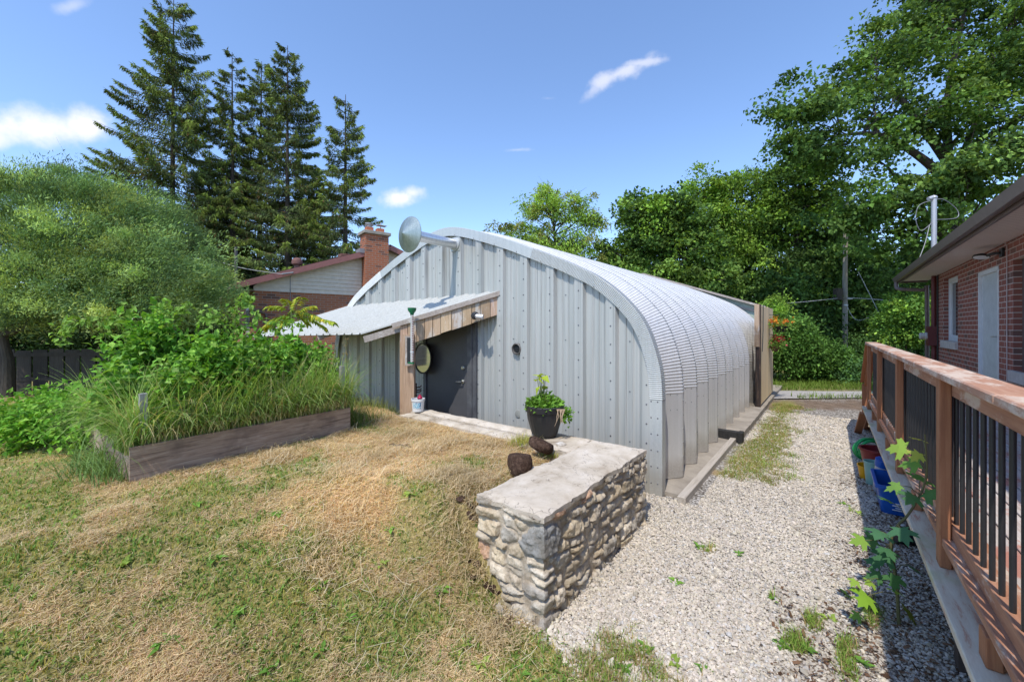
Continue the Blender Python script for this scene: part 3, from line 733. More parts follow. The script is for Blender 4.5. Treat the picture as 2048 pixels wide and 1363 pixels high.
hut.part("door_frame", mb, simple("grey_frame_and_shade", (.16, .165, .175), (.10, .10, .11), .5, .3))
# flue with its cone cap, vents
wp = PXF(915, 490, 6.09); s_p = wp[1]
mb = MB(); mb.lathe([(.072, .0), (.072, .80), (.066, .80), (.066, .0)], (HL - .04, s_p, 3.005), (-1, 0, 0.0), 28)
fl = hut.part("flue_pipe", mb, metalmat("flue_steel", (.82, .82, .82), (.7, .7, .71), .3, .8, .15))
mb = MB(); mb.box(HL - .055, HL - .03, s_p - .10, s_p + .10, 2.905, 3.105); mb.lathe([(.10, 0), (.10, .02), (.073, .03)], (HL - .05, s_p, 3.005), (-1, 0, 0), 20)
hut.part("flue_collar", mb, m_trim, parent=fl)
mb = MB(); mb.lathe([(.238, .0), (.242, .004), (.240, .010), (.12, .065), (.0001, .125)], (HL - .88, s_p, 3.0), (-1, 0, 0), 40)
mb.lathe([(.236, .0), (.12, .055), (.0001, .112)], (HL - .88, s_p, 3.0), (-1, 0, 0), 40)
m_cap = metalmat("weathered_cone", (.38, .44, .42), (.26, .31, .30), .4, .7, .5, tint=(.30, .36, .34))
hut.part("cone_cap", mb, m_cap, parent=fl)
mb = MB()
for a in (0, 2.1, 4.2): mb.obox((HL - .78, s_p + .06 * cos(a), 3.005 + .06 * sin(a)), (HL - .93, s_p + .10 * cos(a), 3.0 + .10 * sin(a)), .012, .003)
hut.part("cap_bracket", mb, m_trim, parent=fl)
vp = PXF(1037, 697, 5.37); mb = MB(); mb.lathe([(.078, 0), (.078, .022), (.064, .03), (.056, .012), (.056, -.02)], (HL - .03, vp[1], 1.47), (-1, 0, 0), 26)
ve = hut.part("wall_vent", mb, simple("vent_rim", (.20, .19, .18), (.11, .10, .09), .6, .4))
mb = MB(); mb.lathe([(.056, .0), (.0001, .0)], (HL - .026, vp[1], 1.47), (-1, 0, 0), 20)
for dz in (-.03, -.01, .01, .03): mb.obox((HL - .034, vp[1] - .048, 1.47 + dz), (HL - .034, vp[1] + .048, 1.47 + dz), .006, .012)
hut.part("vent_louvre", mb, m_black, parent=ve)
mb = MB(); mb.lathe([(.052, 0), (.052, .008), (.044, .012), (.0001, .010)], (HL - .004, vp[1] - .0, .60), (-1, 0, 0), 22); hut.part("vent_cover", mb, simple('dull_cover', (.33, .33, .30), (.24, .24, .22), .6))

# concrete footing
mb = MB()
def rough_box(mb, x0, x1, y0, y1, z0, z1, st=.12, amp=.008, seed=0, col=None, edge=.01):
    nx = max(2, int((x1 - x0) / st)); ny = max(2, int((y1 - y0) / st))
    xs = np.linspace(x0, x1, nx + 1); ys = np.linspace(y0, y1, ny + 1); X, Y_ = np.meshgrid(xs, ys, indexing='ij')
    Zt = z1 + amp * 2 * (fbm(X * 4, Y_ * 4, seed) - .5); 
    bnd = (X == x0) | (X == x1) | (Y_ == y0) | (Y_ == y1); Zt = Zt - edge * bnd * (0.4 + 1.2 * vnoise(X * 9, Y_ * 9, seed + 3))
    dx = edge * 1.6 * (vnoise(X * 11, Y_ * 11, seed + 5) - .5) * bnd; dy_ = edge * 1.6 * (vnoise(X * 11, Y_ * 11, seed + 6) - .5) * bnd
    v = np.stack([X + dx, Y_ + dy_, Zt], -1).reshape(-1, 3); n = len(v); F = []
    idx = lambda i, j: i * (ny + 1) + j
    for i in range(nx):
        for j in range(ny): F.append((idx(i, j), idx(i + 1, j), idx(i + 1, j + 1), idx(i, j + 1)))
    ring = [idx(i, 0) for i in range(nx)] + [idx(nx, j) for j in range(ny)] + [idx(i, ny) for i in range(nx, 0, -1)] + [idx(0, j) for j in range(ny, 0, -1)]
    v2 = v[ring].copy(); v2[:, 2] = z0; mm = len(ring)
    for k in range(mm): F.append((ring[k], n + k, n + (k + 1) % mm, ring[(k + 1) % mm]))
    mb.add(np.concatenate([v, v2]), F, col)
rough_box(mb, HL + .02, HL + 2.72, HS - .17, HS + .3, -.2, .045, seed=1)
rough_box(mb, HL + 2.74, HL + 9.6, HS - .30, HS + .3, -.2, .10, seed=2)
ft = Thing("concrete_footing", "narrow weathered concrete footing along the side of the arched hut", "footing", (HL, HS - .1, 0), F_, mb=mb, mat=m_concrete)
mb = MB(); mb.box(HL - .10, HL + 2.70, HS - .255, HS - .175, -.05, .075, bev=.006); ft.part("edge_board", mb, woodmat("grey_edge_board", (.46, .41, .35), (.30, .26, .21), (.52, .47, .41)))
mb = MB(); mb.box(HL + 2.62, HL + 2.72, HS - .34, HS + .02, .02, .17, bev=.008); mb.box(HL + 2.60, HL + 2.74, HS - .345, HS - .28, -.06, .175, bev=.008)
Thing("black_timber_block", "short black painted timber block across the concrete footing", "timber block", (HL + 2.65, HS - .2, 0), F_, mb=mb, mat=woodmat("black_timber", (.03, .03, .03), (.015, .015, .015), (.05, .045, .04)))

# ------------------------------------------------------------------ stone retaining wall
def stone_shape(cx, cy, cz, hx, hy, hz, seed, n=9, pw=5.5, amp=.20):
    r = np.random.RandomState(seed); g = np.linspace(-1, 1, n); F = []; V_ = []
    idx = {}
    for i in range(n):
        for j in range(n):
            for k in range(n):
                if i in (0, n - 1) or j in (0, n - 1) or k in (0, n - 1): idx[(i, j, k)] = len(V_); V_.append((g[i], g[j], g[k]))
    def q(a, b, c, d, flip): F.append((idx[a], idx[b], idx[c], idx[d]) if not flip else (idx[d], idx[c], idx[b], idx[a]))
    for a in range(n - 1):
        for b in range(n - 1):
            q((a, b, 0), (a, b + 1, 0), (a + 1, b + 1, 0), (a + 1, b, 0), False); q((a, b, n - 1), (a, b + 1, n - 1), (a + 1, b + 1, n - 1), (a + 1, b, n - 1), True)
            q((a, 0, b), (a + 1, 0, b), (a + 1, 0, b + 1), (a, 0, b + 1), False); q((a, n - 1, b), (a + 1, n - 1, b), (a + 1, n - 1, b + 1), (a, n - 1, b + 1), True)
            q((0, a, b), (0, a, b + 1), (0, a + 1, b + 1), (0, a + 1, b), False); q((n - 1, a, b), (n - 1, a, b + 1), (n - 1, a + 1, b + 1), (n - 1, a + 1, b), True)
    v = np.array(V_); l = (np.abs(v) ** pw).sum(1) ** (1 / pw); v = v / l[:, None]
    # cut by a few random planes for a hewn look, then roughen
    for _ in range(8):
        d = r.normal(size=3); d /= np.linalg.norm(d); h_ = .66 + .25 * r.rand(); pr = v @ d; k = pr > h_; v[k] -= np.outer(pr[k] - h_, d) * .85
    nn = fbm(v[:, 0] * 2.2 + seed, v[:, 1] * 2.2 + v[:, 2] * 1.7, seed) - .5; n3 = vnoise(v[:, 0] * 6 + seed, v[:, 1] * 6 + v[:, 2] * 5, seed + 9) - .5
    v = v * (1 + amp * 2 * nn + .08 * n3)[:, None]; v = v * [hx, hy, hz]
    rt = r.normal(0, .06); c, s = cos(rt), sin(rt)
    if hx < hy: v = np.stack([v[:, 0], v[:, 1] * c - v[:, 2] * s, v[:, 1] * s + v[:, 2] * c], 1)
    else: v = np.stack([v[:, 0] * c - v[:, 2] * s, v[:, 1], v[:, 0] * s + v[:, 2] * c], 1)
    return v + [cx, cy, cz], F
m_stone, nt, out = M("field_stone"); o = objco(nt); c = attr(nt)
n1 = nz(nt, 9, 7, .68, o, .4); n2 = nz(nt, 75, 4, .7, o); n3 = nz(nt, 28, 5, .6, o)
col = mixc(nt, ramp(nt, n1, [(.4, (0,) * 3), (.62, (.75,) * 3)]), c, mixc(nt, 1.0, c, (.58, .52, .44), 'MULTIPLY'))
col = mixc(nt, ramp(nt, n2, [(.5, (0,) * 3), (.66, (.6,) * 3)]), col, mixc(nt, 1.0, c, (.45, .42, .38), 'MULTIPLY'))
col = mixc(nt, ramp(nt, n3, [(.58, (0,) * 3), (.72, (.5,) * 3)]), col, mixc(nt, .5, c, (.75, .72, .66)))
bsdf(nt, out, col, .88, 0, .25, mth(nt, 'ADD', n3, mth(nt, 'MULTIPLY', n2, .6)), .8, .008)
m_mortar = simple("old_mortar", (.50, .42, .33), (.34, .28, .215), .95, spec=.15, scale=12, bstr=.8, bdist=.012, detail=8)
WT = 0.625; s0w, s1w = -.055, .445; L0w, L1w = -2.305, -.67
sw = Thing("stone_retaining_wall", "low rough fieldstone retaining wall with a flat concrete top beside the gravel", "wall", (HL + L0w, HS + .2, 0), F_)
mb = MB(); mb.box(HL + L0w + .012, HL + L1w, HS + s0w + .012, HS + s1w, -.25, WT); mb.box(HL - 1.06, HL + L1w - .003, HS + s1w - .003, HS + 3.05, -.25, .585)
sw.part("mortar_core", mb, m_mortar)
PAL = [(.60, .51, .38), (.55, .48, .38), (.66, .58, .46), (.50, .43, .33), (.56, .51, .43), (.68, .57, .41), (.46, .42, .36), (.62, .54, .43), (.52, .44, .32), (.70, .63, .53)]
def rubble(rows):
    """coursed rubble as one relief running round the corner: u from the left edge of the near face to the hut"""
    r = np.random.RandomState(23); FW_ = s1w - s0w + .02; UL = FW_ + (L1w - L0w); seeds = []
    for i in range(len(rows) - 1):
        zb, zt = rows[i], rows[i + 1]; u = -r.uniform(0, .1)
        while u < UL + .05:
            w = r.uniform(.10, .26) * (1.1 if zt - zb > .1 else 1); split = zt - zb > .095 and r.rand() < .25
            for (a_, b_) in (((zb, (zb + zt) / 2), ((zb + zt) / 2, zt)) if split else ((zb, zt),)):
                seeds.append((u + w / 2 + r.normal(0, .006), (a_ + b_) / 2 + r.normal(0, .010), w / 2, (b_ - a_) / 2 * r.uniform(.9, 1.15)))
            u += w
    big = [k for k, q in enumerate(seeds) if abs(q[0] - FW_) < .13 and .38 < q[1] < .60]
    seeds = [q for k, q in enumerate(seeds) if k not in big] + [(FW_ + .01, .475, .155, .10)]
    S = np.array(seeds); n = len(S); du = .0062
    us = np.arange(0, UL, du); zs = np.arange(-.16, .632, du); U_, Z_ = np.meshgrid(us, zs, indexing='ij')
    wu = U_ + .018 * (fbm(U_ * 7, Z_ * 7, 3) - .5) + .007 * (fbm(U_ * 30, Z_ * 30, 4) - .5); wz = Z_ + .034 * (fbm(U_ * 5 + 9, Z_ * 5, 5) - .5) + .007 * (fbm(U_ * 28, Z_ * 28 + 7, 6) - .5)
    sh_ = r.normal(0, .25, n); m1_ = np.full(U_.shape, 9.0); m2_ = np.full(U_.shape, 9.0); id_ = np.zeros(U_.shape, int)
    for k in range(n):
        a_ = np.abs(wu - S[k, 0] + sh_[k] * (wz - S[k, 1])) ; b_ = np.abs(wz - S[k, 1] + .35 * sh_[k] * (wu - S[k, 0]))
        d = ((a_ / S[k, 2]) ** 5 + (b_ / S[k, 3]) ** 5) ** .2 ; d = (d - 1) * min(S[k, 2], S[k, 3])
        lt_ = d < m1_; m2_ = np.where(lt_, m1_, np.minimum(m2_, d)); m1_ = np.where(lt_, d, m1_); id_ = np.where(lt_, k, id_)
    edge = (m2_ - m1_) * .5 ; gap = .001 + .0075 * fbm(U_ * 5, Z_ * 5, 12)
    inside = sstep(-.002, .007, edge - gap); rnd = sstep(0, .018, edge - gap)
    hk = r.uniform(.006, .026, n); tx = r.normal(0, .10, n); tz = r.normal(0, .15, n)
    pl = tx[id_] * (U_ - S[id_, 0]) + tz[id_] * (Z_ - S[id_, 1])
    fac = np.abs(fbm(U_ * 14 + id_ * 3.7, Z_ * 14 + id_ * 1.3, 15, 3) - .5) * .040
    H = inside * (hk[id_] * (.45 + .55 * rnd) + pl + fac + .010 * (fbm(U_ * 45, Z_ * 45, 16, 3) - .5)) + .007 * (fbm(U_ * 25, Z_ * 25, 18, 4) - .5)
    H = np.clip(H, -.008, .055)
    # the corner is turned with a small radius
    rad = .012; x_ = np.zeros(U_.shape); y_ = np.zeros(U_.shape); nx = np.zeros(U_.shape); ny = np.zeros(U_.shape)
    fr_ = U_ <= FW_; cw = np.clip((U_ - (FW_ - .03)) / .06, 0, 1); an = cw * pi / 2
    nx = -np.cos(an); ny = -np.sin(an)
    x_ = np.where(fr_, L0w, L0w + (U_ - FW_)); y_ = np.where(fr_, s1w + .02 - U_, s0w)
    pt = np.stack([HL + x_ + nx * H, HS + y_ + ny * H, Z_], -1)
    col = np.array(PAL)[r.randint(len(PAL), size=n)] * r.uniform(.82, 1.1, (n, 1)); col[-1] = (.31, .305, .29)
    for k in r.choice(n, 7, replace=False): col[k] = (.42, .39, .35)
    col[r.choice(n, 4, replace=False)] = (.56, .36, .24)
    st_ = .82 + .36 * fbm(U_ * 22, Z_ * 22, 19, 4); C = col[id_] * st_[..., None]; mo = np.array((.50, .43, .34)) * (.75 + .5 * fbm(U_ * 16, Z_ * 16, 20, 4))[..., None]
    C = C * inside[..., None] + mo * (1 - inside[..., None])
    na_, nb_ = U_.shape; ii, jj = np.meshgrid(np.arange(na_ - 1), np.arange(nb_ - 1), indexing='ij'); b0 = (ii * nb_ + jj).ravel()
    return pt.reshape(-1, 3), np.stack([b0, b0 + nb_, b0 + nb_ + 1, b0 + 1], 1), C.reshape(-1, 3)
rv, rf, rc = rubble([-.16, -.05, .045, .15, .225, .335, .405, .51, .575, .640])
sw.part("field_stones", raw_mesh("field_stones", rv - sw.base, rf, cols=rc, smooth=28), m_stone)
mb = MB()
for i, (zz, hh) in enumerate(((.0, .08), (.14, .07), (.27, .06), (.39, .06), (.5, .055), (.585, .035))):
    v, F = stone_shape(HL + L1w - .05, HS + .07 + .02 * (i % 2), zz, .055, .15, hh, 500 + i, pw=5); mb.add(v, F, PAL[(i * 4) % 9])
    v, F = stone_shape(HL + L1w - .05, HS + .33, zz, .05, .13, hh, 600 + i, pw=5); mb.add(v, F, PAL[(i * 7) % 9])
sw.part("end_stones", mb, m_stone)
# concrete top, rough edged
mb = MB()
def slab_top(x0, x1, y0, y1, z0, z1, st=.028, seed=0, e=.028):
    nx = int((x1 - x0) / st); ny = int((y1 - y0) / st); xs = np.linspace(x0, x1, nx + 1); ys = np.linspace(y0, y1, ny + 1); X, Y_ = np.meshgrid(xs, ys, indexing='ij')
    dd = np.minimum(np.minimum(X - x0, x1 - X), np.minimum(Y_ - y0, y1 - Y_)); en = fbm(X * 7, Y_ * 7, seed + 2)
    Zt = z1 + .012 * (fbm(X * 5, Y_ * 5, seed) - .5) + .006 * (fbm(X * 22, Y_ * 22, seed + 4) - .5) - .02 * (1 - sstep(0, .05, dd - .03 * en)) * (.3 + en)
    bnd = dd < 1e-6; sx_ = np.where(X < (x0 + x1) / 2, 1, -1) * ((X == x0) | (X == x1)); sy_ = np.where(Y_ < (y0 + y1) / 2, 1, -1) * ((Y_ == y0) | (Y_ == y1))
    push = e * (vnoise(X * 13 + 5, Y_ * 13, seed + 7) + .5 * vnoise(X * 40, Y_ * 40, seed + 8) - .5)
    v = np.stack([X + sx_ * push, Y_ + sy_ * push, Zt], -1).reshape(-1, 3); n = len(v); idx = lambda i, j: i * (ny + 1) + j
    F = [(idx(i, j), idx(i + 1, j), idx(i + 1, j + 1), idx(i, j + 1)) for i in range(nx) for j in range(ny)]
    ring = [idx(i, 0) for i in range(nx)] + [idx(nx, j) for j in range(ny)] + [idx(i, ny) for i in range(nx, 0, -1)] + [idx(0, j) for j in range(ny, 0, -1)]
    v2 = v[ring].copy(); v2[:, 2] = z0 + .012 * (vnoise(v2[:, 0] * 15, v2[:, 1] * 15, seed) - .5); mm = len(ring)
    for k in range(mm): F.append((ring[k], n + k, n + (k + 1) % mm, ring[(k + 1) % mm]))
    mb.add(np.concatenate([v, v2]), F)
slab_top(HL + L0w - .02, HL + L1w + .02, HS + s0w - .02, HS + s1w + .03, .612, .660, seed=3)
m_cap2, nt, out = M("wall_top_concrete"); o = objco(nt); n1 = nz(nt, 3, 7, .65, o, .5); n2 = nz(nt, 30, 6, .7, o); n3 = nz(nt, 7, 6, .6, o, 1.5)
col = ramp(nt, n1, [(.32, (.30, .235, .17)), (.44, (.50, .43, .34)), (.58, (.60, .53, .44)), (.72, (.68, .62, .54))])
col = mixc(nt, ramp(nt, n2, [(.55, (0,) * 3), (.75, (.5,) * 3)]), col, (.27, .23, .18))
vo = nt.nodes.new('ShaderNodeTexVoronoi'); vo.feature = 'DISTANCE_TO_EDGE'; vo.inputs['Scale'].default_value = 2.3
mm_ = nt.nodes.new('ShaderNodeVectorMath'); mm_.operation = 'ADD'; nt.links.new(o, mm_.inputs[0]); nn_ = nt.nodes.new('ShaderNodeTexNoise'); nn_.inputs['Scale'].default_value = 5; nn_.inputs['Detail'].default_value = 6; nt.links.new(o, nn_.inputs['Vector'])
nt.links.new(nn_.outputs['Color'], mm_.inputs[1]); nt.links.new(mm_.outputs[0], vo.inputs['Vector'])
crk = ramp(nt, vo.outputs['Distance'], [(0.0, (1,) * 3), (.012, (0,) * 3)]); col = mixc(nt, mth(nt, 'MULTIPLY', crk, mth(nt, 'GREATER_THAN', n3, .5)), col, (.13, .10, .08))
bsdf(nt, out, col, .9, 0, .2, mth(nt, 'ADD', n2, mth(nt, 'MULTIPLY', crk, -.8)), .5, .008)
sw.part("concrete_top", mb, m_cap2)
mb = MB(); slab_top(HL - 1.20, HL - .652, HS + .44, HS + .98, .56, .660, seed=12, e=.05); sw.part("concrete_top", mb, m_cap2)
mb = MB(); slab_top(HL - 1.085, HL - .885, HS + s1w + .02, HS + 3.02, .57, .632, seed=5, e=.02); sw.part("coping_course", mb, m_cap2)
mb = MB(); slab_top(HL - .872, HL - .662, HS + s1w + .02, HS + 3.06, .57, .645, seed=8, e=.03); sw.part("coping_course", mb, m_cap2)
# ------------------------------------------------------------------ lean-to canopy over the door
CS, CL = .993, -.823                                   # plan step from the hut to the post, per unit k
def can(k, s_extra=0, z=0): return np.array([HL + CL * k, HS + 2.22 + CS * k + s_extra, z])
def canz(k, se=0): return 2.215 - .395 * k - .020 * se
m_barn = woodmat("raw_fence_board", (.50, .36, .245), (.33, .225, .15), (.60, .47, .35), axis=2, wear=(.62, .56, .50), wearamt=.25)
m_grey_wood = woodmat("weathered_board", (.40, .345, .30), (.24, .20, .175), (.48, .43, .38), axis=0, wear=(.55, .52, .48), wearamt=.2)
m_post = woodmat("post_wood", (.48, .33, .22), (.27, .18, .12), (.58, .45, .34), axis=2)
lt = Thing("lean_to_canopy", "low white corrugated lean-to roof on wooden boards sheltering the grey door", "lean-to", (HL, HS + 2.4, 0), F_)
mb = MB(); v = []; f = []; W0 = 4.05; ribs = []
x = 0.0; KE = 1.49
while x < W0:
    ribs += [(x, 0), (x + .012, .022), (x + .036, .022), (x + .05, 0)]; x += .205
ribs = [(a, b) for a, b in ribs if a < W0] + [(W0, 0)]
for th in (0, -.006):
    for kk in (-.02, KE):
        for a, b in ribs:
            p = can(kk, a - .02); v.append((p[0], p[1], canz(kk, a) + b + th + .035))
n = len(ribs)
for i in range(n - 1): f.append((i, i + 1, n + i + 1, n + i)); f.append((2 * n + i, 3 * n + i, 3 * n + i + 1, 2 * n + i + 1)); f.append((n + i, n + i + 1, 3 * n + i + 1, 3 * n + i))
f.append((0, n, 3 * n, 2 * n)); f.append((n - 1, 3 * n - 1, 4 * n - 1, 2 * n - 1))
mb.add(v, f); lt.part("roof_sheet", mb, m_canopy)
# boards under the sloping edge
nb_ = 11; dirc = np.array([CL, CS]) / np.hypot(CL, CS); nrm = np.array([-dirc[1], dirc[0]]);   # nrm points to the camera side
if nrm @ np.array(to_frame(0, 0)) - nrm @ np.array([HL, HS + 2.22]) < 0: nrm = -nrm
r = np.random.RandomState(3)
tot = 1.02 * np.hypot(CL, CS); kA = -.0; ks = np.concatenate([[0], np.cumsum(r.uniform(.8, 1.2, nb_))]); ks = ks / ks[-1] * 1.06
for i in range(nb_):
    k0, k1 = ks[i] + .003, ks[i + 1] - .003; dr = r.uniform(-.008, .008); th = .018; o0 = .012 + (i % 2) * .004
    V_ = []
    for off in (o0, o0 + th):
        for kk in (k0, k1):
            p = can(kk)
            for z in (canz(kk) - .275 - .035 * kk + dr, canz(kk) + .015): V_.append((p[0] + nrm[0] * off, p[1] + nrm[1] * off, z))
    mb = MB(); c = np.array((1, 1, 1)) * r.uniform(.72, 1.15) * np.array((1, r.uniform(.93, 1.03), r.uniform(.88, 1.05)))
    mb.add(V_, [(0, 1, 3, 2), (4, 6, 7, 5), (0, 4, 5, 1), (2, 3, 7, 6), (1, 5, 7, 3), (0, 2, 6, 4)], c); lt.part("gable_board", mb, m_barn)
def canbar(k0, k1, off, dz, w, h):
    mb = MB(); p0 = can(k0); p1 = can(k1)
    mb.obox((p0[0] + nrm[0] * off, p0[1] + nrm[1] * off, canz(k0) + dz), (p1[0] + nrm[0] * off, p1[1] + nrm[1] * off, canz(k1) + dz), w, h); return mb
lt.part("verge_trim", canbar(-.01, 1.14, .048, .010, .022, .062), m_grey_wood)
lt.part("rafter", canbar(.02, 1.45, -.025, -.055, .04, .09), m_grey_wood)
mb = MB(); p0 = can(1.03, .05); p1 = can(1.03, 3.9); mb.obox((p0[0], p0[1], canz(1.03) - .07), (p1[0], p1[1], canz(1.03, 3.8) - .07), .04, .12); lt.part("beam", mb, m_grey_wood)
for i, se in enumerate((1.3, 2.6, 3.9)):
    mb = MB(); p0 = can(.02, se); p1 = can(1.45, se); mb.obox((p0[0], p0[1], canz(.02, se) - .02), (p1[0], p1[1], canz(1.45, se) - .02), .038, .07); lt.part("rafter", mb, m_grey_wood)
pc = can(.99) + np.array([nrm[0], nrm[1], 0]) * -.03; pp = PXF(818, 800, 5.53)
mb = MB(); mb.obox((pp[0], pp[1], .35), (pp[0], pp[1], 1.66), .155, .09, up=(nrm[0], nrm[1], 0)); 
lt.part("post", mb, m_post)
mb = MB(); q2 = PXF(809, 800, 5.60); mb.obox((q2[0], q2[1], .35), (q2[0], q2[1], 1.72), .12, .04, up=(nrm[0], nrm[1], 0)); lt.part("post", mb, m_post)
p3 = can(1.03, 3.7); mb = MB(); mb.box(p3[0] - .045, p3[0] + .045, p3[1] - .045, p3[1] + .045, .1, 1.6); lt.part("post", mb, m_post)
# camera-side unit vectors for small things
def wpt(x, y, D): return PXF(x, y, D)
RT = np.array(to_frame(1, 0)); FW = np.array(to_frame(0, 1))      # world +x and +y in the frame
def fr(p, dx=0, dy=0, dz=0): return np.array([p[0] + RT[0] * dx + FW[0] * dy, p[1] + RT[1] * dx + FW[1] * dy, p[2] + dz])
r3 = lambda v: (v[0], v[1], 0)
# spot light on the boards
c = wpt(950, 631, 5.48); mb = MB(); ax = (nrm[0], nrm[1], 0); mb.lathe([(.0001, 0), (.052, 0), (.056, .012), (.05, .026), (.03, .034), (.0001, .036)], c, ax, 22)
lampm = Thing("gable_spotlight", "small round spotlight with a silver head on the wooden lean-to boards", "light", c, F_, mb=None)
lampm.part("mount_plate", mb, m_black); mb = MB()
h0 = fr(c, .02, -.06, -.012); h1 = fr(c, .115, -.075, -.02); mb.lathe([(.03, 0), (.036, .006), (.038, .095), (.034, .10), (.0001, .10)], h0, h1 - h0, 20); mb.tube([c, h0], .014)
lampm.part("lamp_head", mb, plain("satin_white", (.72, .72, .74), .3, .5))
# thermometer box and rain gauge on the post
c = wpt(818, 700, 5.44); mb = MB(); up = np.array([0, 0, 1.0])
def cbox(mb, p, dx, dy, dz, w, d, h, col=None):
    q = fr(p, dx, dy, dz); a = q - (0, 0, h / 2); b = q + np.array((0, 0, h / 2)); mb.obox(a, b, w, d, up=(-FW[0], -FW[1], 0), col=col); return mb
th = Thing("wall_thermometer", "tall narrow grey-framed thermometer board nailed to the wooden post", "thermometer", c, F_)
mb = MB(); cbox(mb, c, 0, 0, -.01, .10, .02, .40); th.part("back_board", mb, m_grey_wood)
mb = MB(); cbox(mb, c, .005, -.012, 0, .055, .012, .34); th.part("dark_scale", mb, m_black)
c = wpt(824, 700, 5.36); rg_ = Thing("rain_gauge", "clear tube rain gauge with a green funnel on the wooden post", "rain gauge", c, F_)
mb = MB(); b = fr(c, 0, 0, -.17); mb.lathe([(.021, 0), (.021, .65), (.024, .66)], b, (0, 0, 1), 16); mt, nt, out = M("clear_tube")
o = objco(nt); sx = nt.nodes.new('ShaderNodeSeparateXYZ'); nt.links.new(o, sx.inputs[0]); w_ = mth(nt, 'FRACT', mth(nt, 'MULTIPLY', sx.outputs[2], 32)); rd = mth(nt, 'LESS_THAN', w_, .28)
side = mth(nt, 'GREATER_THAN', mth(nt, 'ADD', mth(nt, 'MULTIPLY', sx.outputs[0], float(RT[0])), mth(nt, 'MULTIPLY', sx.outputs[1], float(RT[1]))), 0.004)
pb = bsdf(nt, out, mixc(nt, mth(nt, 'MULTIPLY', rd, side), (.72, .72, .68), (.45, .05, .04)), .2, 0, .5); pb.inputs['Alpha'].default_value = .72
rg_.part("tube", mb, mt)
mg = plain("green_plastic", (.02, .20, .085), .4); mb = MB(); mb.lathe([(.024, .64), (.026, .66), (.055, .70), (.058, .735), (.053, .735), (.05, .705), (.02, .665)], b, (0, 0, 1), 22); rg_.part("funnel", mb, mg)
mb = MB(); mb.lathe([(.0001, -.01), (.03, -.01), (.03, .012), (.0001, .012)], b, (0, 0, 1), 14); cbox(mb, c, -.025, .03, -.17, .07, .03, .02); rg_.part("bracket", mb, mg)
mb = MB(); mb.lathe([(.025, .14), (.025, .155)], b, (0, 0, 1), 14); rg_.part("clip", mb, m_white)
# round mirror hanging behind the post
m_mirror, nt, out = M("mirror_glass"); bsdf(nt, out, (.75, .78, .76), .04, 1.0, .5)
c = wpt(846, 716, 6.35); mr = Thing("round_mirror", "round black-framed mirror hanging on a cord beside the grey door", "mirror", c, F_)
ax = np.array([-1, .10, 0.02]); mb = MB(); mb.lathe([(.0001, .008), (.222, .008)], c, ax, 40); mr.part("mirror_glass", mb, m_mirror)
mb = MB(); mb.lathe([(.218, 0), (.240, 0), (.242, .018), (.222, .018), (.218, .004)], c, ax, 40); mb.lathe([(.0001, -.004), (.24, -.004)], c, ax, 30); mr.part("frame", mb, m_black)
mb = MB(); tp = fr(c, -.02, -.35, .36); mb.tube([fr(c, -.10, 0, .20), tp], .005, 5); mb.tube([fr(c, .10, 0, .20), tp], .005, 5); mr.part("cord", mb, m_black)
# little bucket on the wall end
zc = .64; c = wpt(836, 655 + (CAMH - zc - .01) / 5.32 * 804, 5.32); bk = Thing("white_tub", "small white plastic tub with a blue label at the foot of the post", "tub", c, F_)
mb = MB(); mb.lathe([(.0001, 0), (.072, 0), (.084, .135), (.09, .137), (.09, .165), (.083, .165), (.08, .14), (.069, .01), (.0001, .01)], c, (0, 0, 1), 28); bk.part("tub_body", mb, m_white)
m_lab, nt, out = M("printed_label"); o = objco(nt); n1 = nz(nt, 26, 3, .5, o); bsdf(nt, out, ramp(nt, n1, [(.38, (.02, .10, .25)), (.48, (.05, .30, .50)), (.52, (.75, .78, .8)), (.62, (.10, .42, .6)), (.7, (.72, .75, .78))]), .4)
mb = MB(); V_ = []; nn = 12
for i in range(nn + 1):
    th_ = -2.15 + 1.25 * i / nn
    for z, rr in ((.045, .0785), (.12, .0852)): q = fr(c, rr * cos(th_), rr * sin(th_), z); V_.append(q)
mb.add(V_, [(2 * i, 2 * i + 2, 2 * i + 3, 2 * i + 1) for i in range(nn)]); bk.part("label", mb, m_lab)
mb = MB(); q = fr(c, 0, 0, .12); mb.lathe([(.0001, 0), (.079, 0)], q, (0, 0, 1), 20); bk.part("contents", mb, plain("dark_soil", (.05, .035, .028), .9))
q = fr(c, .03, -.02, .175); mb = MB(); mb.ball(q, .034, 10, sc=(1, 1, .85)); mb.lathe([(.012, .02), (.016, .04), (.0001, .045)], q, (0, 0, 1), 10)
Thing("red_ball_toy", "small crimson plastic knob resting in the white tub", "plastic knob", q, F_, mb=mb, mat=plain("crimson_plastic", (.42, .02, .07), .35), smooth=True)
mb = MB(); q = wpt(838, 780, 5.9)
for i, dz in enumerate((-.03, 0, .04)): mb.tube([fr(q, -.05, 0, dz), fr(q, .02, 0, dz + .01), fr(q, .035, -.01, dz + .03)], .009, 8)
mb.tube([fr(q, -.05, .02, -.25), fr(q, -.05, .02, .1)], .014, 8)
Thing("outdoor_tap", "small rusty outdoor tap behind the lean-to post", "tap", q, F_, mb=mb, mat=plain("rusty_iron", (.10, .045, .03), .7))

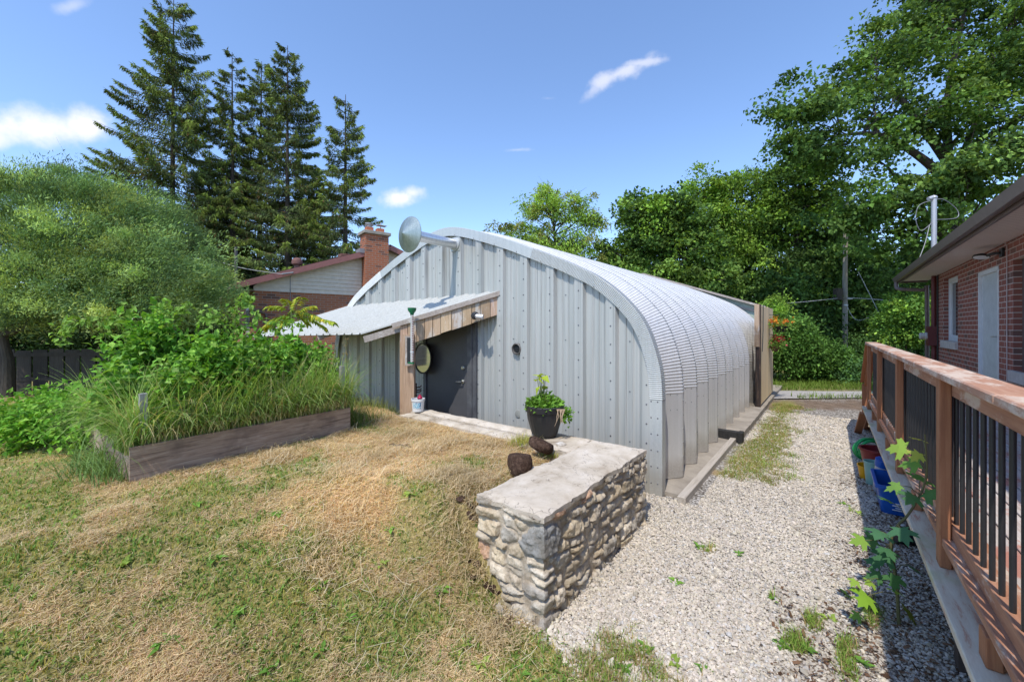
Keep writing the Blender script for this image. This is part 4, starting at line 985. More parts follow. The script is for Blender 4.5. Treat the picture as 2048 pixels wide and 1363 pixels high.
# ------------------------------------------------------------------ pot, root balls, small rock on the wall
def leafset(P, dirs, nrm_, ln, wd, cols, bend=.25):
    """leaves: base point, direction, normal -> four cornered bent leaves (8 verts, 2 rows)"""
    P = np.asarray(P); d = dirs / (np.linalg.norm(dirs, axis=1, keepdims=True) + 1e-9)
    s = np.cross(d, nrm_); s /= (np.linalg.norm(s, axis=1, keepdims=True) + 1e-9); n_ = np.cross(s, d)
    ln = ln[:, None]; wd = wd[:, None]
    a = P; b = P + d * ln * .42 + s * wd / 2 + n_ * wd * .18; c = P + d * ln * .42 - s * wd / 2 + n_ * wd * .18; m_ = P + d * ln * .45; e = P + d * ln - n_ * ln * bend
    v = np.stack([a, b, m_, c, e], 1); n = len(P)
    fs = np.array([(0, 2, 1), (0, 3, 2), (1, 2, 4), (2, 3, 4)]); f = (fs[None] + (np.arange(n) * 5)[:, None, None]).reshape(-1, 3)
    return v.reshape(-1, 3), f, np.repeat(cols, 5, 0)
def rdir(r, n, up=0.0):
    d = r.normal(size=(n, 3)); d /= np.linalg.norm(d, axis=1, keepdims=True); d[:, 2] += up; return d / np.linalg.norm(d, axis=1, keepdims=True)
c = np.array(list(to_frame(.328, 4.05)) + [.655]); rp = .205
pt = Thing("black_flower_pot", "ribbed black plastic pot standing on the stone wall top", "flower pot", c, F_)
V_ = []; n = 72; pr = [(0, 0), (.118, 0), (.122, .03), (.135, .035), (.178, .18), (.187, .255), (.187, .256), (.203, .262), (.208, .315), (.200, .322), (.188, .315), (.18, .27), (.0001, .262)]
mb = MB()
for k_, (rr, hh) in enumerate(pr):
    for i in range(n):
        th_ = 2 * pi * i / n; fl_ = 1 - (.028 * (i % 3 == 0) if 3 <= k_ <= 5 else 0); V_.append(c + np.array([rr * fl_ * .96 * cos(th_), rr * fl_ * .96 * sin(th_), hh * 1.0]))
mb.add(V_, [(i * n + k, i * n + (k + 1) % n, (i + 1) * n + (k + 1) % n, (i + 1) * n + k) for i in range(len(pr) - 1) for k in range(n)]); pt.part("pot", mb, m_black)
r = np.random.RandomState(42); n = 900; th_ = r.rand(n) * 2 * pi; rr = .17 * np.sqrt(r.rand(n)); P = np.stack([c[0] + rr * np.cos(th_), c[1] + rr * np.sin(th_), c[2] + .27 + .16 * r.rand(n) ** 1.3 * (1.15 - rr / .25)], 1)
P[:90] = fr(c, .21, -.05, .22) + r.normal(size=(90, 3)) * [.03, .03, .05]
d = np.stack([np.cos(th_), np.sin(th_), .5 + r.rand(n)], 1) + .6 * r.normal(size=(n, 3)); cl = np.array([.17, .33, .05]) * (.6 + .8 * r.rand(n, 1))
v1, f1, c1 = leafset(P, d, rdir(r, n, 1.2), .035 + .03 * r.rand(n), .026 + .02 * r.rand(n), cl)
tpz = fr(c, -.02, 0, .27); Q = []; 
for (dx, dz) in ((-.05, .33), (-.075, .36), (-.03, .30), (-.06, .24), (-.03, .19), (.01, .22), (-.09, .30), (-.01, .35)): Q.append(fr(c, dx + .02, r.uniform(-.03, .03), .27 + dz * 1.0))
Q = np.array(Q); nq = len(Q); v2, f2, c2 = leafset(Q, rdir(r, nq, -.1), rdir(r, nq, 1.5), .10 + .03 * r.rand(nq), .07 + .02 * r.rand(nq), np.array([.40, .50, .06]) * (.8 + .4 * r.rand(nq, 1)))
v, f, cc = join([(v1, f1, c1), (v2, f2, c2)])
pl = Thing("potted_herb", "bright green leafy herb growing in the black pot", "potted plant", c + [0, 0, .27], F_)
pl.part("leaves", raw_mesh("leaves", v - pl.base, f, cols=cc), m_leaf)
mb = MB(); 
for q in Q: mb.tube([fr(c, 0, 0, .26), fr((c + q) / 2, -.01, 0, .1), q], .004, 5)
for i in range(16):
    a = r.rand() * 6.28; mb.tube([fr(c, .1 * cos(a), .1 * sin(a), .26), fr(c, .14 * cos(a), .14 * sin(a), .40)], .003, 4)
pl.part("stems", mb, m_stem)
mb = MB()
for i in range(7):
    x0 = .10 + .012 * i; mb.tube([fr(c, x0, -.13, .29), fr(c, x0 + .005, -.205, .315), fr(c, x0 + r.uniform(-.02, .02), -.21, .25), fr(c, x0 + r.uniform(-.03, .03), -.205, .15 + .08 * r.rand())], [.005, .005, .003, .0015], 5)
pl.part("bare_root", mb, plain("pale_root", (.50, .37, .25), .8))
m_soil, nt, out = M("root_ball_soil"); o = objco(nt); n1 = nz(nt, 40, 6, .75, o); n2 = nz(nt, 120, 4, .7, o); bsdf(nt, out, ramp(nt, n1, [(.35, (.04, .024, .018)), (.55, (.10, .062, .045)), (.72, (.22, .15, .11))]), .95, 0, .1, mth(nt, 'ADD', n1, n2), 1.0, .012)
def plug(c, rad, h, axis, seed):
    mb = MB(); n = 26; ax = np.array(axis, float); ax /= np.linalg.norm(ax); a = np.cross(ax, (0.3, 0, 1.0)); a /= np.linalg.norm(a); b = np.cross(ax, a); pr = [(.02, 0), (.55, -.01), (.80, .05), (.93, .2), (1, .45), (1.0, .68), (.95, .84), (.84, .95), (.6, .98), (.3, .93), (.02, .96)]; V_ = []
    for k, (q, hh) in enumerate(pr):
        for i in range(n):
            t_ = 2 * pi * i / n; w = 1 + .30 * (vnoise(np.cos(t_) * 1.5 + seed, np.sin(t_) * 1.5 + k * .4, seed) - .5) + .12 * (vnoise(i * .9, k * 1.3, seed + 3) - .5)
            V_.append(c + ax * h * (hh + .03 * float(vnoise(i * .7, k * .9, seed))) + rad * q * w * (a * cos(t_) + b * sin(t_)))
    mb.add(V_, [(i * n + k, i * n + (k + 1) % n, (i + 1) * n + (k + 1) % n, (i + 1) * n + k) for i in range(len(pr) - 1) for k in range(n)]); return mb
c1_ = PXF(1039, 935, 3.14); c1_[2] = .60; Thing("root_ball", "round dark peat root ball standing upright beside the stone wall top", "root ball", c1_, F_, group="peat root balls beside the wall", mb=plug(c1_, .095, .16, (.15, .1, 1), 1), mat=m_soil)
c2_ = PXF(1078, 905, 3.56); c2_[2] = .66; Thing("root_ball", "crumbling dark peat root ball lying tipped on its side behind the upright one", "root ball", c2_, F_, group="peat root balls beside the wall", mb=plug(c2_, .108, .10, tuple(fr(np.zeros(3), .35, .1, .75)), 2), mat=m_soil)
c = PXF(1122, 893, 3.73); c[2] = .665; v, f = stone_shape(c[0], c[1], c[2], .05, .035, .022, 77, amp=.1); mb = MB(); mb.add(v, f, (.66, .62, .56)); Thing("loose_stone", "small pale loose stone lying on the wall top near the pot", "stone", c, F_, mb=mb, mat=m_stone)
for i, (x, y, D, sx_, cl) in enumerate(((941, 1122, 2.75, .055, (.26, .25, .15)), (1000, 1222, 2.45, .04, (.40, .36, .30)))):
    c = PXF(x, y, D); c[2] = max(c[2], 0); v, f = stone_shape(c[0], c[1], c[2], sx_ * .7, sx_, sx_ * 1.05, 60 + i, amp=.05, pw=2.4); mb = MB(); mb.add(v, f, cl)
    Thing("field_cobble", ("smooth olive cobble tucked in the bank against the stone wall end", "small grey cobble at the muddy foot of the stone wall end")[i], "cobble", c, F_, mb=mb, mat=m_stone)
# yellow-green weeds on the wall top, clods
def tuft(name, label, cat, cpx, n, spread, ln, cols, seed, kind=None):
    r = np.random.RandomState(seed); t = cpx[0] + r.normal(0, spread, n); y = cpx[1] + r.normal(0, spread, n)
    cl = np.array(cols)[r.randint(len(cols), size=n)] * (.7 + .6 * r.rand(n, 1))
    v, f, c = blades(t, y, cpx[2] * np.ones(n), ln * (.4 + .8 * r.rand(n)), .003 + .003 * r.rand(n), .8 + 1.8 * r.rand(n), cl, seed, 4)
    return v, f, c
tf = [tuft('', '', '', PXF(1048, 885, 3.85), 420, .07, .09, [(.42, .42, .10), (.50, .44, .14), (.25, .30, .07)], 1),
      tuft('', '', '', PXF(1075, 940, 3.42), 160, .035, .09, [(.22, .34, .08), (.3, .36, .1)], 2), tuft('', '', '', PXF(1098, 912, 3.6), 160, .04, .06, [(.45, .45, .08), (.3, .36, .08)], 3),
      tuft('', '', '', PXF(1150, 900, 3.7), 110, .05, .03, [(.40, .42, .08)], 4), tuft('', '', '', PXF(1190, 925, 3.5), 90, .05, .03, [(.50, .46, .07)], 5)]
for i in (0, 1, 2, 3, 4): pass
v, f, c = join(tf); Thing("wall_top_weeds", None, None, (0, 0, 0), mesh=raw_mesh("wall_top_weeds", v, f, cols=c), kind='stuff', mat=m_grass)
# clods of turned soil and thick dead grass near the wall
mb = MB(); r = np.random.RandomState(9)
for (x, y, D) in ((922, 970, 3.1), (820, 905, 3.9), (800, 915, 3.95), (975, 1185, 2.55), (1010, 1260, 2.35), (985, 1270, 2.3), (1010, 1235, 2.4), (940, 1060, 2.8), (948, 1090, 2.75), (965, 1150, 2.62)):
    for j in range(9):
        p = PXF(x + r.normal(0, 16), y + r.normal(0, 12), D); p[2] = float(height(p[0], p[1])) + .002; q_ = .008 + .018 * r.rand() ** 1.5; v, f = stone_shape(p[0], p[1], p[2], q_ * 1.2, q_ * r.uniform(.8, 1.3), q_ * .7, r.randint(9999), n=5, amp=.35); mb.add(v, f)
Thing("turned_soil", None, None, (0, 0, 0), F_, mb=mb, mat=m_soil, kind='stuff')
r = np.random.RandomState(12); n = 9000
cen = [PXF(x, y, D) for (x, y, D) in ((930, 1020, 2.95), (940, 1080, 2.8), (925, 960, 3.1), (905, 1130, 2.75), (850, 920, 3.7), (760, 940, 3.6), (690, 1010, 3.2), (820, 860, 4.3), (950, 1180, 2.6), (990, 1290, 2.25), (700, 1100, 2.7), (880, 1000, 3.1), (560, 960, 3.5), (640, 1180, 2.4), (900, 900, 4.0), (980, 900, 3.9))]
ix = r.randint(len(cen), size=n); cc = np.array([[c[0], c[1]] for c in cen])[ix]; t = cc[:, 0] + r.normal(0, .09, n); y = cc[:, 1] + r.normal(0, .09, n)
hc = np.array([.72, .58, .37]) * (.5 + .6 * r.rand(n, 1)); ok = in_open(t, y); hh = height(t, y)
v, f, c = straws(t[ok], y[ok], hh[ok] + .005 + .05 * r.rand(ok.sum()), .03 + .06 * r.rand(ok.sum()), .0016 + .0016 * r.rand(ok.sum()), hc[ok], 13, .5)
n = 700; t = r.uniform(1.0, 3.4, n); y = r.uniform(1.2, 4.6, n); v2, f2, c2 = straws(t, y, height(t, y) + .03, .10 + .08 * r.rand(n), .0025 + .001 * r.rand(n), np.array([.72, .64, .46]) * (.7 + .3 * r.rand(n, 1)), 14, .3)
v, f, c = join([(v, f, c), (v2, f2, c2)]); Thing("cut_hay", None, None, (0, 0, 0), mesh=raw_mesh("cut_hay", v, f, cols=c), kind='stuff', mat=m_grass)

# small broad-leaved weeds: rosettes in the lawn and on the gravel
r = np.random.RandomState(31); P = []; DD = []; CC = []; LL = []
spots = [(x, y, None) for x, y in ((395, 1010), (560, 1030), (640, 1175), (760, 1130), (640, 1300), (330, 1290), (480, 1225), (880, 1180), (930, 1300), (820, 990), (1005, 1175), (250, 1130), (150, 1040), (700, 1240), (540, 1340), (960, 1330), (1040, 1340), (780, 1060), (430, 1120))] + [(x, y, 0) for x, y in ((1290, 1300), (1350, 1330), (1250, 1340), (1410, 1340), (1545, 1200), (1560, 1290), (1610, 1300), (1700, 1195), (1660, 1240), (1730, 1330), (1480, 1110), (1400, 1095), (1690, 1010), (1720, 1030), (1350, 1165))]
for x, y, g_ in spots:
    D = 2.5
    for _ in range(30):
        p = PXF(x, y, D); h_ = float(height(p[0], p[1])); D += .5 * ((CAMH - h_) * 804 / (y - 655) - D)
    p = PXF(x, y, D); p[2] = float(height(p[0], p[1])) + .006
    if not bool(in_open(p[0], p[1])): continue
    k = r.randint(5, 12); cl = np.array([(.20, .38, .06), (.15, .31, .05), (.30, .42, .08)][r.randint(3)])
    for j in range(k): a = 6.28 * j / k + r.normal(0, .3); P.append(p + r.normal(0, .01, 3) * [1, 1, 0]); DD.append((cos(a), sin(a), r.uniform(.15, .8))); CC.append(cl * r.uniform(.7, 1.2)); LL.append(r.uniform(.03, .065))
n = len(P); LL = np.array(LL); v, f, c = leafset(np.array(P), np.array(DD), np.tile([0, 0, 1.0], (n, 1)) + r.normal(0, .15, (n, 3)), LL, LL * .45, np.array(CC), .25)
wv = v.copy(); wv[:, 0], wv[:, 1] = to_world(v[:, 0], v[:, 1])
Thing("ground_weeds", None, None, (0, 0, 0), mesh=raw_mesh("ground_weeds", wv, f, cols=c), kind='stuff', mat=m_leaf)
# ------------------------------------------------------------------ raised bed (its own frame: u along the front board, v back)
BANG = atan2(BA[1], BA[0])
def bedp(u, v, z=0):
    return BED0[0] + BA[0] * u + BB[0] * v, BED0[1] + BA[1] * u + BB[1] * v, z
zb = .62
bw = Thing("raised_garden_bed", "weathered grey board raised bed full of tomato plants and tall grass", "garden bed", (*(BED0), .0), None)
def bbar(u0, v0, u1, v1, z0, z1, th):
    mb = MB(); a = np.array(bedp(u0, v0, (z0 + z1) / 2)); b = np.array(bedp(u1, v1, (z0 + z1) / 2)); mb.obox(a, b, th, z1 - z0); return mb
m_bedw, nt, out = M("bed_board"); o = objco(nt)
mp = nt.nodes.new('ShaderNodeMapping'); mp.inputs['Rotation'].default_value = (0, 0, -BANG); nt.links.new(o, mp.inputs[0]); mp2 = nt.nodes.new('ShaderNodeMapping'); mp2.inputs['Scale'].default_value = (1.2, 1.2, 16); nt.links.new(mp.outputs[0], mp2.inputs[0])
g1 = nz(nt, 3, 6, .65, mp2.outputs[0], .7); g2 = nz(nt, 4, 4, .6, o)
col = ramp(nt, g1, [(.3, (.19, .135, .10)), (.5, (.40, .30, .23)), (.72, (.54, .44, .35))]); col = mixc(nt, ramp(nt, g2, [(.5, (0,) * 3), (.7, (.6,) * 3)]), col, (.16, .12, .10))
bsdf(nt, out, col, .85, 0, .2, g1, .5, .004)
BLEN, BWID = 1.84, 1.45
bw.part("front_board", bbar(0, 0, BLEN, 0, .44, .85, .04), m_bedw); bw.part("side_board", bbar(.02, .02, .02, BWID, .38, .845, .04), m_bedw)
bw.part("side_board", bbar(BLEN - .02, .02, BLEN - .02, BWID, .44, .845, .04), m_bedw); bw.part("rear_board", bbar(0, BWID, BLEN, BWID, .4, .85, .04), m_bedw)
mb = MB(); v = [bedp(.04, .04, .78), bedp(BLEN - .04, .04, .78), bedp(BLEN - .04, BWID - .04, .78), bedp(.04, BWID - .04, .78)]; mb.add(v, [(0, 1, 2, 3)]); bw.part("soil", mb, m_soil)
m_stake = woodmat("grey_stake", (.33, .32, .31), (.20, .195, .19), (.40, .39, .38), axis=2)
for (u, v_, zt) in ((.09, .047, 1.24), (BLEN - .06, .047, 1.32), (.95, .06, 0.97)):
    mb = MB(); p = bedp(u, v_, 0); 
    if u == .95: continue
    mb.obox((p[0], p[1], .6), (p[0], p[1], zt), .045, .045, up=(-BB[0], -BB[1], 0)); bw.part("corner_stake", mb, m_stake)
# wire netting between stakes (thin wires)
mb = MB()
for z in np.arange(.92, 1.12, .05): mb.tube([bedp(.09, .03, z), bedp(BLEN - .06, .03, z)], .0012, 3, cap=False)
for u in np.arange(.12, BLEN - .05, .05): mb.tube([bedp(u, .03, .88), bedp(u, .03, 1.12)], .001, 3, cap=False)
bw.part("wire_netting", mb, plain("netting_wire", (.30, .29, .28), .5, .6))
# tall grass in the bed
r = np.random.RandomState(50)
n = 8000; u = r.uniform(-.02, BLEN + .06, n); vv_ = np.abs(r.normal(0.02, .22, n)); k = r.rand(n) < .22; u[k] = np.abs(r.normal(0, .10, k.sum())); vv_[k] = r.uniform(0, BWID, k.sum())
x_, y_, _ = bedp(u, vv_); t, y = to_frame(x_, y_)
gc = np.array([[.28, .46, .12], [.38, .52, .16], [.21, .37, .09], [.54, .54, .26], [.62, .52, .29]])[r.choice(5, n, p=[.33, .27, .2, .12, .08])] * (.65 + .6 * r.rand(n, 1))
ln = .22 + .55 * r.rand(n) ** 1.3 + .12 * (u / BLEN); b1 = blades(t, y, .79 * np.ones(n), ln, .005 + .007 * r.rand(n), .6 + 1.9 * r.rand(n), gc, 51, 7)
n = 420; u = r.uniform(0, BLEN, n); x_, y_, _ = bedp(u, -.01 + .05 * r.rand(n)); t, y = to_frame(x_, y_)      # blades hanging over the front board
b2 = blades(t, y, .83 * np.ones(n), .22 + .2 * r.rand(n), .004 + .004 * r.rand(n), 2.4 + .6 * r.rand(n), np.array([.42, .40, .2]) * (.6 + .6 * r.rand(n, 1)), 52, 7)
n = 260; x_, y_, _ = bedp(np.abs(r.normal(-.05, .12, n)) * -1, r.uniform(-.02, .8, n)); t, y = to_frame(x_, y_)
b3 = blades(t, y, .55 * np.ones(n), .25 + .35 * r.rand(n), .006 + .006 * r.rand(n), 1.0 + 1.6 * r.rand(n), np.array([.20, .32, .11]) * (.6 + .7 * r.rand(n, 1)), 53, 6)
n = 900; x_, y_, _ = bedp(BLEN + .12 + np.abs(r.normal(0, .18, n)), r.uniform(-.0, 1.2, n)); t, y = to_frame(x_, y_)
b4 = blades(t, y, .58 * np.ones(n), .12 + .28 * r.rand(n), .004 + .005 * r.rand(n), .8 + 1.6 * r.rand(n), np.array([.22, .30, .09]) * (.6 + .7 * r.rand(n, 1)), 54, 5)
n = 3000; x_ = r.uniform(-3.9, -1.3, n); y_ = 5.6 + .45 * x_ / -3.0 + r.normal(0, .16, n); t, y = to_frame(x_, y_); k = in_open(t, y) & ~((t - HL > -1.1) & (y - HS < 3.2)); t, y = t[k], y[k]; n = len(t)
b5 = blades(t, y, height(t, y), .08 + .22 * r.rand(n) ** 2, .004 + .004 * r.rand(n), .6 + 1.6 * r.rand(n), np.array([.26, .30, .10]) * (.5 + .8 * r.rand(n, 1)), 55, 4)
v, f, c = join([b1, b2, b3, b4, b5]); Thing("tall_grass", None, None, (0, 0, 0), mesh=raw_mesh("tall_grass", v, f, cols=c), kind='stuff', mat=m_grass)
# three flowering grass stalks
for i, (x, y, D, zt) in enumerate(((690, 745, 4.6, 620), (672, 760, 4.5, 640), (1, 1, 1, 1))[:2]):
    b = PX(x, 800, D); b[2] = .62; tp = PX(x + (2, -2)[i], (678, 692)[i], D); mb = MB(); mid = (b + tp) / 2 + [.02, 0, 0]; mb.tube([b, mid, tp], [.003, .0025, .002], 5)
    o_ = Thing("seeding_grass_stalk", ("tall seeding grass stalk with a loose tan head beyond the bed corner stake", "shorter green grass stalk with a narrow upright head by the bed stake")[i], "grass stalk", b); o_.part("stalk", mb, m_stem)
    P = []; rr = np.random.RandomState(i)
    for j in range(46):
        f_ = rr.rand(); P.append(tp * (1 - f_ * .28) + b * f_ * .28 + rr.normal(size=3) * [.012, .012, 0] * (1 + (1 - i) * 1.2))
    v, f, c = leafset(np.array(P), rdir(rr, 46, 1.5), rdir(rr, 46), .03 * np.ones(46), .008 * np.ones(46), np.array([(.42, .30, .15), (.32, .32, .14)][i]) * (.7 + .5 * rr.rand(46, 1)))
    o_.part("seed_head", raw_mesh("seed_head", v - o_.base, f, cols=c), m_grass)
# leafy plants
def bush(name, label, cat, base, w, d, h, n, ln, cols, seed, group=None, stems=14, up=.5, arms=22, aspect=.6, mat=None, droop=.3, rot=0.0, compact=.11):
    r = np.random.RandomState(seed); base = np.array(base, float); o_ = Thing(name, label, cat, base, group=group)
    tips = []; mb = MB()
    for i in range(arms):
        a = r.rand() * 2 * pi; rad = np.sqrt(r.rand()); hh = h * (1 - .45 * rad ** 2) * r.uniform(.55, 1.05)
        lx, ly = w * rad * cos(a), d * rad * sin(a); tip = base + [lx * cos(rot) - ly * sin(rot), lx * sin(rot) + ly * cos(rot), hh]
        mid = base + (tip - base) * [.45, .45, .6] + r.normal(0, .03, 3); m2 = base + (tip - base) * [.8, .8, .9]; mb.tube([base + (tip - base) * [.1, .1, 0], mid, m2, tip], [.007, .006, .004, .002], 5); tips.append((mid, m2, tip))
    tips = np.array(tips); ix = r.randint(arms, size=n); f_ = r.rand(n) ** .7 * 2; a_ = tips[ix, np.minimum(f_.astype(int), 1)]; b_ = tips[ix, np.minimum(f_.astype(int), 1) + 1]
    P = a_ + (b_ - a_) * (f_ % 1)[:, None] + r.normal(0, compact, (n, 3)) * [w, d, h]; P[:, 2] = np.maximum(P[:, 2], base[2] + .02)
    out_ = P - base - [0, 0, h * .3]; dd = out_ / (np.linalg.norm(out_, axis=1, keepdims=True) + 1e-6) + .8 * r.normal(size=(n, 3)); dd[:, 2] -= droop
    cl = np.array(cols)[r.randint(len(cols), size=n)] * (.6 + .75 * r.rand(n, 1)); L_ = ln * (.5 + .8 * r.rand(n))
    v, f, c = leafset(P, dd, rdir(r, n, up * 2.5), L_, L_ * aspect, cl, .3); o_.part("leaves", raw_mesh("leaves", v - base, f, cols=c), mat or m_leaf); o_.part("stems", mb, m_stem); return o_
G1 = [(.16, .36, .045), (.20, .42, .06), (.12, .28, .035), (.28, .48, .08)]; G2 = [(.13, .28, .05), (.18, .33, .07), (.25, .39, .10)]; G3 = [(.17, .39, .045), (.12, .30, .03), (.26, .46, .07)]
spec = [(.22, .34, .42, .30, .66, 'tomato_plant', 'sprawling tomato plant at the near left corner of the raised bed'),
        (.62, .40, .40, .34, .84, 'tomato_plant', 'bushy tomato plant behind the left stake of the raised bed'),
        (1.02, .36, .40, .32, .86, 'tomato_plant', 'broad tomato plant in the middle of the raised bed'),
        (1.42, .40, .38, .34, .84, 'tomato_plant', 'dense tomato plant right of the bed middle, below the canopy eave'),
        (1.72, .55, .28, .34, .74, 'tomato_plant', 'low tomato plant at the bed end beside the lean-to'),
        (.45, 1.10, .42, .36, 1.02, 'tomato_plant', 'tall loose tomato plant at the far left of the bed against the willow'),
        (1.0, 1.15, .42, .36, 1.02, 'tomato_plant', 'tall tomato plant at the back of the bed below the brick house'),
        (1.5, 1.15, .36, .34, .88, 'tomato_plant', 'back tomato plant whose top overlaps the white canopy roof')]
for i, (u, v_, w, d, h, nm, lb) in enumerate(spec): bush(nm, lb, "tomato plant", bedp(u, v_, .78), w, d, h * 1.0, 2600, .075, G1 if i % 2 else G2 + G1, 70 + i, "plants filling the raised bed", rot=BANG, compact=.13)
bp = PX(150, 850, 3.95); bush("mint_bush", "bright green leafy bush spilling left out of the raised bed", "bush", (bp[0], bp[1], .52), .62, .50, .62, 5200, .055, G3, 90, arms=40, compact=.14)
bp = PX(85, 830, 4.4); bush("mint_bush", "low leafy bush at the far left end below the round willow", "bush", (bp[0], bp[1], .5), .42, .4, .52, 2400, .055, G3, 91, arms=26, compact=.14)
# arching vine stems and big pale squash leaf
r = np.random.RandomState(5)
mb = MB(); V3 = []; 
arch = [[(130, 655), (160, 640), (215, 637), (250, 645)], [(210, 700), (212, 660), (214, 640)], [(345, 665), (352, 630), (372, 612)], [(400, 640), (420, 622), (440, 640)], [(520, 640), (500, 605), (482, 600)], [(120, 690), (128, 660), (140, 646)], [(250, 690), (256, 640), (250, 612)], [(470, 650), (475, 615), (492, 592)], [(330, 660), (338, 625), (322, 605)], [(300, 660), (312, 630), (318, 618)], [(545, 660), (562, 640), (600, 650)]]
o_ = Thing("tomato_vine", "long arching tomato vine shoots standing above the raised bed foliage", "vine", PX(300, 700, 4.4)); P = []; DD = []
for j, a in enumerate(arch):
    D = 4.2 + .25 * (j % 3); pts_ = catmull(np.array([PX(x, y, D) for x, y in a]), 6); mb = MB(); mb.tube(pts_, np.linspace(.006, .0025, len(pts_)), 5); o_.part("stem", mb, m_stem)
    for q in pts_[1::1]:
        for _ in range(5): P.append(q + r.normal(0, .03, 3)); DD.append(r.normal(size=3) + [0, 0, -.4])
n = len(P); v, f, c = leafset(np.array(P), np.array(DD), rdir(r, n, 1), .05 + .035 * r.rand(n), .030 + .02 * r.rand(n), np.array([.24, .40, .08]) * (.6 + .7 * r.rand(n, 1)))
o_.part("leaves", raw_mesh("leaves", v - o_.base, f, cols=c), m_leaf)
# sumac-like yellow shoot before the brick house
q = PX(585, 660, 5.4); o_ = Thing("sumac_sapling", "yellow-green feathery sapling in front of the brown brick wall", "sapling", (q[0], q[1], .5)); mb = MB(); P = []; DD = []; NN = []
top = PX(582, 615, 5.4); mb.tube([(q[0], q[1], .5), q, top], [.012, .01, .006], 6)
for (x, y) in ((545, 612), (550, 638), (572, 600), (600, 598), (622, 612), (632, 632), (610, 640), (560, 655), (590, 622), (640, 648), (655, 640), (535, 650), (572, 640), (603, 622)):
    e = PX(x, y, 5.4 + r.uniform(-.15, .15)); b = top * .6 + q * .4 + [0, 0, r.uniform(-.1, .05)]; pts_ = catmull(np.array([b, (b + e) / 2 + [0, 0, .05], e, e + (e - b) * .15 - [0, 0, .03]]), 6); mb.tube(pts_, .003, 4)
    for k_, s in enumerate(pts_[5:]):
        ax_ = (e - b) / np.linalg.norm(e - b)
        for sg in (-1, 1):
            sd__ = np.cross(ax_, (0, 0, 1.0)); sd__ /= np.linalg.norm(sd__) + 1e-6; P.append(s); DD.append(sd__ * sg + ax_ * .4 - [0, 0, .35]); NN.append((0, 0, 1))
            P.append(s + ax_ * .008); DD.append(sd__ * sg * .8 + ax_ * .5 - [0, 0, .5 + .3 * r.rand()]); NN.append((0, 0, 1))
n = len(P); v, f, c = leafset(np.array(P), np.array(DD), np.array(NN, float) + r.normal(0, .3, (n, 3)), .085 + .03 * r.rand(n), .024 + .008 * r.rand(n), np.where(r.rand(n, 1) < .3, [[.55, .48, .05]], [[.36, .46, .06]]) * (.7 + .6 * r.rand(n, 1)))
o_.part("leaves", raw_mesh("leaves", v - o_.base, f, cols=c), m_leaf); o_.part("stem", mb, m_stem)

# ------------------------------------------------------------------ fence panel, netting, hanging baskets beyond the hut
FT0, FT1 = HL + 5.5, HL + 7.7; fy = HS - .22
fp = Thing("board_fence_panel", "tall pale vertical board fence panel with black post beyond the arched hut", "fence", (FT0, fy, .1), F_)
r = np.random.RandomState(2); x = FT0 + .10
while x < FT1: 
    w = .138; mb = MB(); mb.box(x, x + w - .006, fy - .02, fy, .14, 2.22 + r.uniform(-.01, .01), np.ones(3) * r.uniform(.85, 1.12), bev=.003); fp.part("fence_board", mb, woodmat("pine_fence_board", (.86, .66, .40), (.72, .50, .27), (.92, .75, .50), axis=2) if x < FT0 + .2 else bpy.data.materials["pine_fence_board"]); x += w
mb = MB(); mb.box(FT0 - .0, FT0 + .09, fy - .02, fy + .075, .10, 2.24, bev=.004); fp.part("post", mb, woodmat("charred_post", (.05, .035, .03), (.02, .016, .015), (.24, .15, .10), axis=2))
mb = MB(); mb.box(FT0 - .03, FT0 - .003, fy + .0, fy + .09, 1.35, 2.24, bev=.003); fp.part("offcut_board", mb, m_barn)
mb = MB(); mb.box(FT0 + .1, FT1, fy + .004, fy + .045, .10, .135); fp.part("rail", mb, m_black)
for z_ in (.5, 1.9): mb = MB(); mb.box(FT0 + .1, FT1, fy + .004, fy + .045, z_, z_ + .09); fp.part("rail", mb, m_black)
mb = MB(); mb.tube([(FT0 + .35, fy - .03, 2.25), (FT0 + .28, fy - .035, 1.7), (FT0 + .1, fy - .04, 1.25)], .008, 5); fp.part("strap", mb, m_black)
mb = MB()
for i, yy in enumerate(np.arange(fy - .0, fy + .42, .028)):
    tz = 1.15 + .75 * (1 - abs(i - 4) / 14); mb.tube([(FT0 - .05 - .1 * i / 14, yy, .12), (FT0 - .06, yy + .01, tz)], .0022, 3)
for z in np.arange(.15, 1.8, .028): mb.tube([(FT0 - .05, fy, z), (FT0 - .12, fy + .12 + .22 * (z < 1.2), z)], .0022, 3)
fp.part("black_netting", mb, m_black)
# the lower shed standing against the far end of the hut
SL0 = HL + HLEN + .10; zr = lambda s_: 2.30 + .352 * (s_ if s_ < 3.3 else 6.6 - s_)
sh = Thing("rear_shed", "pale green shed gable with grey timber edge showing above the far end of the hut", "shed", (SL0 + 1.5, HS + 3.3, 0), F_)
mb = MB(); pts = [(.12, -.1), (6.48, -.1), (6.48, zr(6.48)), (3.3, zr(3.3)), (.12, zr(.12))]
for x in (SL0, SL0 + 3): mb.add([(x, HS + a_, b_) for a_, b_ in pts], [(0, 1, 2, 3, 4)])
mb.add([(x, HS + y_, z_) for x in (SL0, SL0 + 3) for y_ in (.12, 6.48) for z_ in (-.1, zr(.12))], [(0, 1, 5, 4), (2, 3, 7, 6)])
sh.part("wall", mb, plain("green_fibreglass", (.46, .53, .44), .45))
mb = MB()
for a_, b_ in ((-.02, 3.3), (6.62, 3.3)):
    mb.add([(SL0 - .12, HS + a_, zr(a_) + .03), (SL0 - .12, HS + b_, zr(b_) + .03), (SL0 + 3.2, HS + b_, zr(b_) + .03), (SL0 + 3.2, HS + a_, zr(a_) + .03)], [(0, 1, 2, 3)])
sh.part("roof", mb, m_galv)
